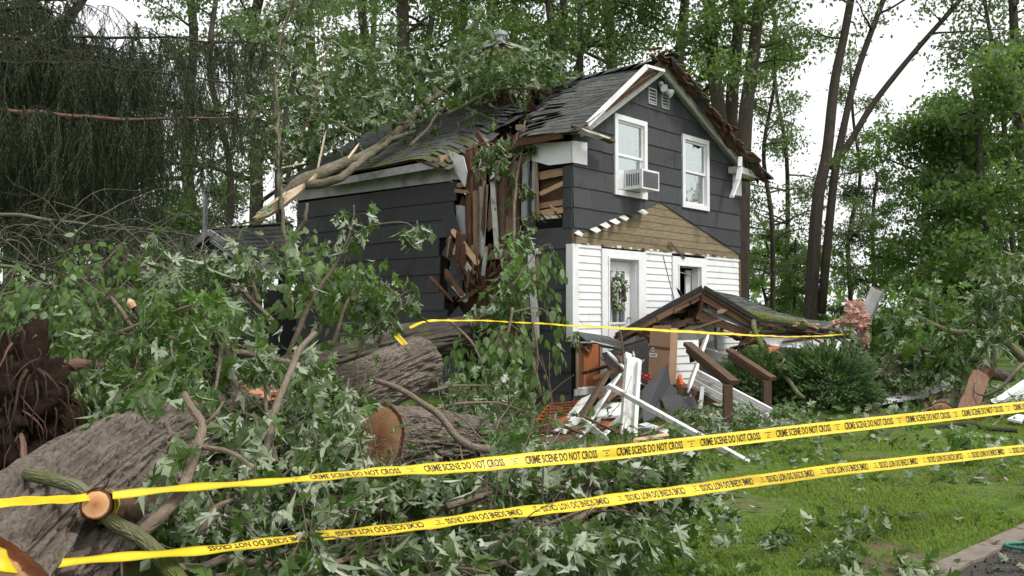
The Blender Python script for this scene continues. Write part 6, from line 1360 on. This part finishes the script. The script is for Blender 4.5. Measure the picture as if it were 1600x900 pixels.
# (label, limbs, kwargs)
BR = [
 ('bright green fallen branch hanging as a big clump over the middle of the huge trunk', L_([(330, 470, 7.3), (300, 520, 6.8), (270, 580, 6.4), (255, 640, 6.2)], [(240, 490, 7.3), (215, 550, 6.8), (200, 600, 6.5)], [(350, 500, 7), (345, 570, 6.4), (330, 640, 6.0)]), dict(mat='maple', flip=.10, twigs=18, tl=.55, ls=0.118, n_obj=290)),
 ('yellow green fresh branch just above the bark covered stub', L_([(190, 520, 7.2), (250, 495, 7.0), (310, 480, 6.9), (345, 490, 6.9)]), dict(mat='maplebright', flip=.1, twigs=13, tl=.4, ls=0.109, n_obj=120)),
 ('fallen branch with pale leaves arching in front of the dead grey twigs', L_([(420, 500, 7.6), (370, 450, 7.6), (310, 425, 7.6), (240, 415, 7.8)], [(400, 470, 7.6), (380, 415, 7.6), (370, 385, 7.6)]), dict(flip=.5, twigs=13, tl=.42, ls=0.113, n_obj=180)),
 ('fallen branch spreading thickly left of the annex below the spruce', L_([(290, 540, 8.2), (220, 500, 8.2), (160, 460, 8.4), (120, 430, 8.5)], [(240, 560, 8.2), (150, 540, 8.2), (80, 520, 8.4)]), dict(kind='ovate', mat='ovate', flip=.2, twigs=24, tl=.6, ls=0.092, n_obj=280)),
 ('rounded leaf bush at far left above the root plate', L_([(140, 600, 8.0), (110, 520, 8.2), (90, 460, 8.4), (80, 440, 8.5)], [(60, 560, 8.3), (50, 500, 8.4), (45, 470, 8.5)], [(190, 590, 7.9), (170, 520, 8), (150, 470, 8.2)]), dict(kind='ovate', mat='ovate', flip=.25, twigs=21, tl=.55, ls=0.084, n_obj=290)),
 ('branch rising tall before the dark side wall with drooping white leaf tips', L_([(440, 580, 8.2), (480, 490, 8.2), (520, 415, 8.3), (545, 345, 8.4), (548, 318, 8.4)]), dict(flip=.55, twigs=9, tl=.42, ls=0.109, n_obj=90, r=(.024, .006), droop=.9, nodes=3)),
 ('thin twig arching right across the dark side wall, white leaves at its tip', L_([(540, 395, 8.3), (565, 362, 8.3), (600, 346, 8.2), (630, 346, 8.2), (650, 358, 8.2)]), dict(flip=.7, twigs=5, tl=.18, ls=0.109, n_obj=60, start=.75, r=(.008, .004), droop=1.0, nodes=2)),
 ('green leafy branch hanging before the wall right of the annex', L_([(455, 540, 9.4), (480, 470, 9.5), (475, 420, 9.6), (470, 385, 9.6)], [(500, 520, 9), (525, 460, 9), (540, 430, 9)]), dict(kind='ovate', mat='ovate', flip=.2, twigs=14, tl=.5, ls=0.126, n_obj=220)),
 ('bright leaf spray low in front of the dark wall centre', L_([(515, 540, 8.6), (535, 490, 8.6), (555, 450, 8.7), (560, 425, 8.7)]), dict(mat='maplebright', flip=.15, twigs=10, tl=.4, ls=0.109, n_obj=120)),
 ('branch of limp silvery leaves before the wall above the mossy cut trunk', L_([(590, 540, 8.8), (610, 500, 8.8), (625, 470, 8.8), (600, 440, 8.8)], [(560, 560, 8.6), (580, 500, 8.6), (600, 470, 8.7)]), dict(flip=.5, twigs=10, tl=.38, ls=0.109, n_obj=160, droop=1.0)),
 ('silvery branch heaped between the two big logs', L_([(520, 760, 6.2), (500, 690, 6.4), (480, 620, 6.6), (470, 560, 6.8)], [(430, 720, 5.8), (420, 650, 6.0), (415, 590, 6.3)], [(560, 700, 6.6), (540, 640, 6.8), (545, 590, 7)]), dict(flip=.62, twigs=18, tl=.48, ls=0.105, n_obj=290)),
 ('silvery branch hiding the lower part of the huge trunk centre left', L_([(330, 840, 4.9), (350, 780, 5.0), (360, 720, 5.2), (380, 670, 5.5)], [(270, 700, 5.0), (260, 660, 5.2), (280, 640, 5.6)]), dict(flip=.55, twigs=12, tl=.42, ls=0.109, n_obj=220)),
 ('branch of big white backed leaves under the upper tape at left', L_([(230, 800, 4.2), (270, 720, 4.3), (262, 690, 4.4)], [(300, 840, 4.3), (330, 790, 4.4), (380, 770, 4.6)]), dict(flip=.6, twigs=7, tl=.32, ls=0.101, n_obj=110)),
 ('thick silvery heap of branches between the tapes at centre left', L_([(330, 860, 4.6), (440, 810, 4.8), (560, 770, 5.0), (680, 760, 5.3)], [(400, 850, 4.6), (470, 780, 4.9), (540, 720, 5.3), (560, 690, 5.6)], [(620, 830, 4.8), (600, 780, 5.0), (640, 740, 5.4)]), dict(flip=.52, twigs=21, tl=.48, ls=0.101, n_obj=295)),
 ('dense dark green branch pile behind the upper tape at centre', L_([(640, 830, 5.2), (740, 780, 5.4), (840, 740, 5.8), (920, 730, 6.2)], [(700, 800, 5.0), (800, 770, 5.2), (900, 760, 5.4), (980, 765, 5.6)]), dict(flip=.32, twigs=24, tl=.5, ls=0.101, n_obj=295)),
 ('green branch bunch right of centre ending on the lawn edge', L_([(850, 840, 4.9), (930, 790, 5.2), (1000, 745, 5.6), (1070, 735, 6.0)], [(880, 800, 5.2), (960, 740, 5.6), (1040, 720, 6.2)]), dict(flip=.3, twigs=21, tl=.45, ls=0.101, n_obj=290)),
 ('foremost silvery branch along the bottom edge below the lower tape', L_([(330, 905, 3.9), (460, 880, 4.1), (600, 870, 4.3), (740, 880, 4.4)], [(420, 930, 3.8), (520, 890, 4.0), (640, 850, 4.4)]), dict(flip=.5, twigs=19, tl=.4, ls=0.097, n_obj=290, face=.3)),
 ('foremost green branch at bottom centre spilling on the grass', L_([(640, 920, 4.2), (760, 880, 4.4), (870, 850, 4.7), (950, 840, 4.9)], [(720, 870, 4.6), (820, 830, 4.8), (920, 800, 5.0)]), dict(flip=.42, twigs=21, tl=.42, ls=0.097, n_obj=295, face=.3)),
 ('low leafy branch lying in the shadow behind the cut log', L_([(640, 660, 9.6), (720, 630, 10), (800, 640, 10.6), (840, 660, 11)], [(660, 610, 10.5), (740, 600, 11), (800, 610, 11.4)]), dict(flip=.3, twigs=16, tl=.55, ls=0.101, n_obj=200)),
 ('ivy like green branch hanging in the corner gap beside the fallen trunk', L_([(700, 500, 12.6), (740, 540, 12.4), (760, 590, 12.2), (790, 640, 12.0)], [(800, 480, 12.8), (790, 540, 12.6), (770, 600, 12.3)], [(830, 500, 12.8), (840, 560, 12.8), (830, 610, 12.8)]), dict(kind='ovate', mat='ovate', flip=.2, twigs=19, tl=.7, ls=0.143, n_obj=290, droop=.9)),
 ('slender broken sapling leaning in the torn wall with pale drooping leaves', L_([(845, 620, 13.2), (815, 500, 13.8), (803, 400, 14.6), (806, 300, 15.4), (818, 215, 16.2), (822, 190, 16.4)]), dict(flip=.3, twigs=13, tl=.7, ls=0.126, n_obj=180, r=(.038, .016), bark='barkroof', mat='maple', droop=.9)),
 ('leafy sprays hanging against the dark corner shingles beside the white board', L_([(800, 450, 13.6), (835, 400, 13.8), (860, 385, 13.9), (868, 420, 13.9)], [(800, 490, 13.4), (840, 480, 13.6), (870, 500, 13.6), (880, 530, 13.6)]), dict(kind='ovate', mat='ovate', flip=.2, twigs=10, tl=.45, ls=0.143, n_obj=160, r=(.012, .004), droop=.8)),
 ('bright leafy growth climbing the bottom of the torn gap', L_([(770, 500, 14.2), (790, 450, 14.4), (805, 400, 14.6), (812, 350, 14.8)], [(740, 510, 14), (770, 470, 14.2), (790, 470, 14.2)], [(810, 500, 13.8), (820, 450, 14), (815, 410, 14.2)]), dict(mat='maplebright', flip=.35, twigs=13, tl=.5, ls=.13, n_obj=240, droop=.8, r=(.02, .006))),
 ('leaf spray fallen on the roof beside the hole near the gable', L_([(730, 235, 16.2), (765, 225, 16.0), (790, 250, 15.8)], [(820, 175, 18), (860, 160, 17.8), (880, 165, 17.6)]), dict(flip=.45, twigs=8, tl=.55, ls=0.143, n_obj=110, r=(.014, .005), droop=.8, mat='maple')),
 ('fallen branch with grey green leaves round the brown handrail posts', L_([(1000, 680, 11.5), (1080, 650, 12.4), (1150, 650, 12.8), (1230, 650, 13.0)], [(1040, 690, 11.2), (1120, 670, 11.8), (1210, 680, 11.8)]), dict(flip=.6, twigs=21, tl=.5, ls=0.109, n_obj=280)),
 ('grey green fallen branch on the lawn below the handrails', L_([(1180, 700, 10.8), (1240, 670, 12.0), (1300, 660, 12.6)], [(1100, 690, 10.8), (1160, 690, 10.8)]), dict(flip=.55, twigs=16, tl=.42, ls=0.101, n_obj=200)),
 ('limp leaves snagged under the pink insulation', L_([(1270, 520, 16.3), (1300, 525, 16.2), (1330, 545, 16.2)], [(1340, 520, 16.3), (1345, 560, 16.2)]), dict(flip=.6, twigs=8, tl=.45, ls=0.126, n_obj=120, r=(.014, .006), droop=1.1)),
 ('leafy fallen branch low at the right between bush and logs', L_([(1340, 640, 15), (1390, 590, 16), (1440, 560, 16.5), (1480, 540, 17)], [(1350, 600, 15.4), (1400, 560, 16), (1440, 530, 16.5)]), dict(flip=.4, twigs=21, tl=.75, ls=0.134, n_obj=260)),
 ('light green fallen branch top spread above the log pile', L_([(1600, 560, 15.6), (1545, 515, 16), (1490, 480, 16.4), (1430, 455, 16.6)], [(1560, 520, 15.6), (1500, 520, 15.8), (1440, 500, 16), (1400, 480, 16)], [(1540, 560, 15.2), (1480, 555, 15.4), (1430, 545, 15.6)]), dict(mat='maplebright', flip=.3, twigs=22, tl=.8, ls=0.143, n_obj=290, r=(.09, .012), bark='barkmoss')),
 ('fallen branch with drooping leaves at the right edge above the looping limb', L_([(1610, 480, 14.6), (1590, 440, 14.6), (1570, 420, 14.8)], [(1610, 540, 14.4), (1570, 500, 14.4), (1540, 470, 14.6)]), dict(flip=.35, twigs=14, tl=.65, ls=0.126, n_obj=200)),
 ('leafy twigs strewn over the log pile', L_([(1420, 660, 13), (1480, 620, 14.2), (1540, 600, 14.6)], [(1540, 670, 12.6), (1580, 640, 13.2), (1610, 620, 13.6)]), dict(flip=.5, twigs=13, tl=.45, ls=0.109, n_obj=160, r=(.014, .006))),
 ('small torn leafy sprig lying on the lawn near the bottom edge', L_([(1165, 862, 6.2), (1190, 850, 6.3), (1215, 856, 6.2)]), dict(flip=.3, twigs=5, tl=.16, ls=.09, n_obj=60, r=(.006, .003), nodes=2)),
 ('small dark leafy sprig flat on the lawn just below the lower tape', L_([(1085, 815, 6.9), (1110, 806, 7.0), (1130, 812, 6.9)]), dict(flip=.3, twigs=5, tl=.16, ls=.09, n_obj=60, r=(.006, .003), nodes=2)),
 ('small leafy sprig on the lawn at the very bottom edge', L_([(1260, 902, 5.6), (1290, 890, 5.7), (1310, 894, 5.7)]), dict(flip=.2, twigs=5, tl=.15, ls=.085, n_obj=60, r=(.006, .003), nodes=2)),
 ('pale leafy sprig on the lawn right of the leaf heap', L_([(1010, 830, 6.5), (1040, 820, 6.6), (1060, 824, 6.6)]), dict(flip=.6, twigs=5, tl=.17, ls=.09, n_obj=60, r=(.006, .003), nodes=2)),
 ('small bright leafy sprig standing up below the right end of the upper tape', L_([(1500, 700, 9.6), (1504, 685, 9.6), (1510, 672, 9.6)]), dict(mat='maplebright', flip=.1, twigs=6, tl=.25, ls=0.109, n_obj=60, r=(.008, .004), droop=.3)),
]
for i, (lab, limbs, kw) in enumerate(BR):
    a = dict(group=None); a.update(kw); leafy(FB, lab, 'branch', limbs, 300 + i, **a)
# the limb across the roof and its leafy top
ro = thing('roof_limb', 'mossy limb lying across the roof, its left end split to pale wood', 'limb', P(470, 300, 18))
rp_ = [P(405, 338, 17.6), P(440, 312, 17.6), P(470, 286, 17.7), P(520, 262, 18.0), P(560, 248, 18.4), P(610, 215, 18.9), P(640, 190, 19.2), P(662, 165, 19.6), P(690, 145, 20)]
mb = MB(); limb(mb, rp_[1:], .15, .06, 40, 12, .09); mb.build('stem', M['barkroof'], ro, True)
mb = MB(); limb(mb, PT([(478, 290, 17.5), (520, 283, 17.5), (545, 268, 17.7), (580, 235, 18.3), (620, 215, 18.8), (650, 205, 19.2)]), (.10), .04, 30, 10, .08); mb.build('stem', M['barkroof'], ro, True)
mb = MB(); mb.prism(PT([(398, 343, 17.3), (412, 325, 17.35), (432, 308, 17.45), (455, 296, 17.5), (478, 285, 17.52), (494, 270, 17.55), (484, 286, 17.48), (462, 305, 17.4), (440, 322, 17.35), (418, 336, 17.3)]), Vector((.02, .08, -.03))); mb.build('split_wood', M['pale'], ro)
for i in range(5): plank('splinter', M['pale'], P(400 + 5 * i, 338 - 3.6 * i + rng.uniform(-3, 3), 17.25), P(430 + 5 * i, 316 - 3.9 * i + rng.uniform(-2, 2), 17.35), .04, .02, ro, roll=rng.uniform(0, 2), ragged=.04)
for (a, b) in (((430, 264, 18.6), (470, 256, 18.8)), ((497, 262, 18.0), (508, 210, 18.2)), ((545, 246, 18.2), (557, 230, 18.4))): plank('splinter', M['pale'], P(*a), P(*b), .045, .025, ro, roll=rng.uniform(0, 2), ragged=.06)
mb = MB(); limb(mb, PT([(640, 228, 18.3), (665, 205, 18.6), (682, 180, 18.9), (686, 165, 19.2)]), .035, .02, 14, 7); mb.build('twig', M['barktwig'], ro, True)
leafy(FB, 'pale leafy maple top lying over the ridge round the chimney', 'branch', L_([(690, 145, 20), (740, 110, 20), (800, 95, 19.8), (860, 105, 19.6)], [(680, 160, 19.6), (730, 170, 19), (780, 190, 18.4), (800, 200, 18)], [(700, 120, 20.4), (740, 70, 20.8), (760, 45, 21)], [(720, 140, 19.8), (790, 130, 19.4), (850, 130, 19), (890, 125, 19)], [(735, 150, 18.6), (758, 112, 18.6), (772, 84, 18.7)], [(700, 180, 18.4), (765, 145, 18.3), (835, 138, 18)]), 401, twigs=16, tl=1.1, nodes=6, ls=.20, n_obj=290, flip=.35, mat='maple', r=(.05, .015), bark='barkmoss')
leafy(FB, 'dense grey green maple top lying on the left part of the roof', 'branch', L_([(640, 190, 19.2), (600, 150, 20), (540, 130, 21), (480, 130, 22)], [(660, 165, 19.6), (640, 110, 20.4), (600, 70, 21.4)], [(560, 215, 19), (520, 190, 20), (470, 190, 21)], [(670, 160, 19.6), (660, 190, 19), (620, 195, 19)]), 402, twigs=14, tl=1.2, nodes=6, ls=.20, n_obj=290, flip=.4, r=(.05, .015), bark='barkmoss')
leafy(FB, 'high thin leafy branch over the left roof end against the sky', 'branch', L_([(440, 300, 22), (470, 220, 22), (500, 120, 22.4), (520, 40, 23)], [(450, 260, 22), (430, 160, 22.4), (440, 60, 23), (460, -20, 23)]), 403, twigs=21, tl=1.3, nodes=5, ls=.20, n_obj=280, flip=.4, r=(.07, .02), bark='barktwig', droop=.7)
# slim stems by the left end of the side wall
ss = thing('slim_stems', 'two slim forked stems growing against the left end of the dark wall', 'sapling', P(450, 500, 17))
for pts in ([(455, 500, 17), (450, 420, 17), (445, 370, 17), (440, 330, 17.2), (438, 290, 17.4)], [(452, 390, 17), (462, 365, 17), (474, 340, 17), (480, 318, 17.1)], [(440, 330, 17.2), (432, 250, 18), (434, 190, 18.6), (430, 120, 19)]):
    mb = MB(); limb(mb, PT(pts), .06, .03, 20, 8, .10); mb.build('stem', M['barkroof'], ss, True)
# round evergreen bushes by the steps
def yew(label, c, rx, rz, n, seed):
    t = thing('round_bush', label, 'bush', Vector((c.x, c.y, 0))); rg = Rg(seed); nrg = np.random.default_rng(seed); tw = MB(); base = []; dirs = []
    for i in range(n):
        u = nrg.normal(size=3); u /= np.linalg.norm(u); 
        if u[2] < -.55 or noise.noise(Vector(u) * 3.3 + Vector((seed * 2.1, 0, 0))) < -.28: continue
        rr = .62 + .38 * nrg.random() ** .5; lump = 1 + .48 * noise.noise(Vector(u) * 3.1 + Vector((seed, 0, 0)))
        p = Vector((c.x + u[0] * rx * rr * lump, c.y + u[1] * rx * rr * lump, max(.05, c.z + u[2] * rz * rr * lump))); d = (Vector(u) + rvec(rg) * .5 + Vector((0, 0, .25))).normalized(); L = rg.uniform(.07, .2)
        for j in range(9):
            b = p + d * L * j / 9
            for sg in (1, -1): s = (d.orthogonal().normalized() * sg * .8 + d * .7 + rvec(rg) * .25).normalized(); base.append(b); dirs.append(s)
    vs = []; fs = []
    for b, s in zip(base, dirs):
        o_ = s.orthogonal().normalized() * .008; k = len(vs); e = s * .042; vs += [b - o_, b + o_, b + e]; fs.append((k, k + 1, k + 2))
    props(child('foliage', np_mesh('foliage', np.array([tuple(x) for x in vs]), np.array(fs), M['yew']), t), kind='stuff')
    for i in range(14): a = rg.uniform(0, 6.283); e = Vector((c.x + math.cos(a) * rx * .6, c.y + math.sin(a) * rx * .6, c.z + rg.uniform(-.1, .5) * rz)); g_ = Vector((c.x + math.cos(a) * .06, c.y + math.sin(a) * .06, 0)); mb = MB(); mb.tube(smooth_path([g_, g_.lerp(e, .5) + Z * .1, e], 8), [.02 - .0018 * j for j in range(8)], 5); mb.build('stem', M['barkdk'], t, True)
b1 = P(1298, 610, 14.6); yew('round dark green evergreen bush right of the wooden handrails', Vector((b1.x, b1.y + .3, .42)), (.74), .56, 6000, 5)
b2 = P(1190, 605, 15.2); yew('low evergreen bush growing between and behind the wooden handrails', Vector((b2.x, b2.y + .2, .36)), (.62), .52, 3600, 6)
# ------------------------------------------------ mass under everything: torn leaves carpeting the ground
def litter(name, label, mats_n, region, hmax, seed, mat, size, flip, tmpl=TLOW):
    nrg = np.random.default_rng(seed); pts = []
    while len(pts) < mats_n:
        px, py = nrg.uniform(region[0], region[1]), nrg.uniform(region[2], region[3]); x, y = px, py; pts.append((x, y, hmax(x, y) * nrg.random() ** .8))
    return pts
nl = np.random.default_rng(31)
# heap: uneven brush about knee high left of the lawn
xs = nl.uniform(-5.5, 2.2, 60000); ys_ = nl.uniform(3.6, 13.5, 60000)
edge = .55 + .20 * (ys_ - 4); lim = np.clip((edge - xs) / .9, 0, 1)
hh = (.06 + .24 * lim + .10 * np.sin(xs * 2.1 + ys_) * lim + .12 * np.sin(xs * 5 - ys_ * 3) * lim) * np.clip((14 - ys_) / 3, .3, 1)
keep = (nl.random(60000) < lim * .30) & ~((xs > .6) & (ys_ < 5)); bx_ = np.stack([xs, ys_, .04 + np.maximum(hh, .03) * nl.random(60000) ** .6], 1)[keep]; rgb = Rg(3); bx_ = bx_[[not bare(Vector(q.tolist()), rgb) for q in bx_]]
def heap_mesh(name, label, base, mat, size, flip, seed, cat, droop=.2):
    nrg = np.random.default_rng(seed); Mx = orient(nrg, len(base), droop, base, size)
    fl = nrg.random(len(base)) < flip; up_ = Mx[:, 2, 2] < 0; sw = up_ != fl; Mx[sw, :3, 0] *= -1; Mx[sw, :3, 2] *= -1
    v, f = scatter(TLOW[0], TLOW[1], Mx); return props(child(name, np_mesh(name, v, f, M[mat])), label, cat, None, 'stuff')
heap_mesh('leaf_heap', 'knee deep heap of torn maple leaves under the fallen branches', bx_, 'maple', .11, .12, 8, 'leaves')
mb = MB(); rgk = Rg(12)
for i in range(420):
    k = rgk.randrange(len(bx_)); p = Vector(bx_[k].tolist()); dd = Vector((rgk.gauss(0, 1), rgk.gauss(0, .6), rgk.gauss(.15, .35))).normalized(); L = rgk.uniform(.4, 1.3); q = [p]
    for j in range(5): dd = (dd + rvec(rgk) * .25).normalized(); q.append(q[-1] + dd * L / 5)
    r0 = rgk.choice((.004, .006, .01)); mb.tube(smooth_path(q, 7), [r0 * (1 - .1 * j) for j in range(7)], 4, False)
props(mb.build('twig_litter', M['barktwig'], None, True), 'loose twigs mixed through the leaf heap', 'twigs', None, 'stuff')
# leaves lying on the lawn
pts = []
while len(pts) < 900:
    p = G(nl.uniform(800, 1640), 690 + 230 * nl.random() ** 1.3); dn = noise.noise(Vector((p.x * 1.1, p.y * 1.1, 4))) + .5 * noise.noise(Vector((p.x * 3, p.y * 3, 9))); far_ = (.35 if p.y > 8.2 else 0) - .22 * max(0, (p.x - 2.2) / 3)
    if nl.random() < max(.02, -.10 + 1.5 * dn + far_): pts.append((p.x, p.y, .03 + .035 * nl.random()))
def flat_leaves(base, seed):
    nrg = np.random.default_rng(seed); N = len(base); a = nrg.uniform(0, 6.283, N); y = np.stack([np.cos(a), np.sin(a), nrg.normal(-.05, .45, N)], 1); y /= np.linalg.norm(y, axis=1, keepdims=True); u = np.stack([nrg.normal(0, .6, N), nrg.normal(0, .6, N), np.ones(N)], 1); x = np.cross(y, u); x /= np.linalg.norm(x, axis=1, keepdims=True); z = np.cross(x, y)
    s = (.10 * nrg.uniform(.35, 1.1, N))[:, None]; fl = np.where(nrg.random(N) < .35, -1, 1)[:, None]; Mx = np.zeros((N, 4, 4)); Mx[:, :3, 0] = x * s * fl; Mx[:, :3, 1] = y * s; Mx[:, :3, 2] = z * s * fl; Mx[:, :3, 3] = base; Mx[:, 3, 3] = 1; return Mx
v, f = scatter(TLOW[0], TLOW[1], flat_leaves(np.array(pts), 3)); props(child('fallen_leaves', np_mesh('fallen_leaves', v, f, M['maple'])), 'torn green and silvery leaves strewn over the lawn', 'leaves', None, 'stuff')
xs = nl.uniform(1.0, 12, 9000); ys_ = nl.uniform(9.5, 22, 9000); k_ = (nl.random(9000) < np.clip((ys_ - 9.3) / 2.6, 0, 1) * .3); b_ = np.stack([xs, ys_, .04 + .16 * nl.random(9000) * np.clip((ys_ - 10) / 3, .2, 1)], 1)[k_]; b_ = b_[[not bare(Vector(q.tolist()), rgb) for q in b_]]
heap_mesh('leaf_litter', 'grey green leaves carpeting the ground round the debris', b_, 'maple', .115, .42, 9, 'leaves')
# ================================================================== LAWN, EDGING
ng = np.random.default_rng(17); NB = 210000
px_ = ng.uniform(-.3, 11.5, NB); py_ = 4.6 + (13.5 - 4.6) * ng.random(NB) ** 1.25
inx = (px_ < py_ * .62 + .4) & (px_ > -.4)
kl = (1.0 + 0 * px_)
e0, e1 = G(1400, 915), G(1640, 806)                            # inner line of the concrete strip
nx_, ny_ = -(e1.y - e0.y), (e1.x - e0.x)
side = (px_ - e0.x) * nx_ + (py_ - e0.y) * ny_
dens = np.array([noise.noise(Vector((a * .8, b * .8, 2))) + .5 * noise.noise(Vector((a * 2.5, b * 2.5, 5))) for a, b in zip(px_[::1], py_[::1])])
keep = inx & (side > .02) & (ng.random(NB) < np.clip(.80 + 1.6 * dens, .04, 1)) & ~((px_ < .55 + .2 * (py_ - 4) - .9))
bx, by = px_[keep], py_[keep]; NG = len(bx); dn = dens[keep]
H = (.018 + .034 * ng.random(NG)) * np.clip(.9 + .9 * dn, .4, 1.5); az = ng.uniform(0, 6.283 , NG); le = ng.uniform(.2, 1.1, NG); wd = .0028 + .0006 * by
dx, dy = np.cos(az), np.sin(az); base = np.stack([bx, by, np.zeros(NG)], 1)
s = np.stack([-dy, dx, np.zeros(NG)], 1) * wd[:, None]; mid = base + np.stack([dx * le * H * .35, dy * le * H * .35, H * .65], 1); tip = base + np.stack([dx * le * H, dy * le * H, H * (1.0 - .25 * le)], 1)
V_ = np.stack([base - s, base + s, mid + s * .7, mid - s * .7, tip], 1).reshape(-1, 3); k = np.arange(NG)[:, None, None] * 5
F_ = (np.array([(0, 1, 2), (0, 2, 3), (3, 2, 4)])[None] + k).reshape(-1, 3)
props(child('grass', np_mesh('grass', V_, F_, M['grassblade'])), 'bright green lawn grass in the right foreground', 'grass', None, 'stuff')
# concrete edging strip and the dark bed beyond it
cm = noisy('old_concrete', (.12, .098, .08), (.22, .185, .155), 9, (1, 1, 1), .95, .5, .01, .1, dark=(.09, .065, .05), dscale=5)
dr = (e1 - e0).normalized(); rt = Vector((dr.y, -dr.x, 0))
es = thing('edging', 'worn concrete edging strip crossing the lower right corner', 'edging', e0)
L = (e1 - e0).length + 3; o0 = e0 - dr * .8; x = 0; rg = Rg(4)
while x < L:
    l = rg.uniform(.55, .8); a = o0 + dr * x; b = o0 + dr * min(L, x + l - .012); j = rg.uniform(-.008, .008); mb = MB()
    n = 6; top = []
    for i in range(n + 1): top.append(a.lerp(b, i / n) + rt * (j + rg.uniform(-.006, .006)))
    bot = [a.lerp(b, i / n) + rt * (.155 + j + rg.uniform(-.012, .012)) for i in range(n, -1, -1)]
    mb.prism([p - Z * .05 for p in top + bot], Z * (.085 + rg.uniform(-.006, .006))); mb.build('concrete_block', cm, es); x += l
am = noisy('dark_gravel', (.022, .02, .018), (.07, .062, .056), 60, (1, 1, 1), .95, .9, .01, 0)
mb = MB(); a = o0 + rt * .145; b = a + dr * L; mb.add([a + Z * .012, a + rt * 3 + Z * .012, b + rt * 3 + Z * .012, b + Z * .012], [(0, 1, 2, 3)]); props(mb.build('gravel_path', am), kind='structure')
ngv = np.random.default_rng(3); n = 2600; base = np.array([tuple(a + dr * (ngv.random() * L) + rt * (ngv.random() * 1.6) + Z * .018) for _ in range(n)])
tv = np.array([(1, 0, 0), (-.5, .8, 0), (-.5, -.8, 0), (0, 0, .8)]); tf = np.array([(0, 1, 3), (1, 2, 3), (2, 0, 3)])
v, f = scatter(tv, tf, orient(ngv, n, 0, base, .011)); props(child('gravel', np_mesh('gravel', v, f, am)), 'dark gravel beyond the concrete edging', 'gravel', None, 'stuff')
c = G(1610, 856, .03); mb = MB(); mb.tube(smooth_path([c + Vector((.16 * math.cos(t), .10 * math.sin(t), .004 * t)) for t in [.5 * i for i in range(16)]], 60), .012, 8); props(mb.build('garden_hose', M['hose'], None, True), 'coil of green garden hose at the lower right edge', 'hose')
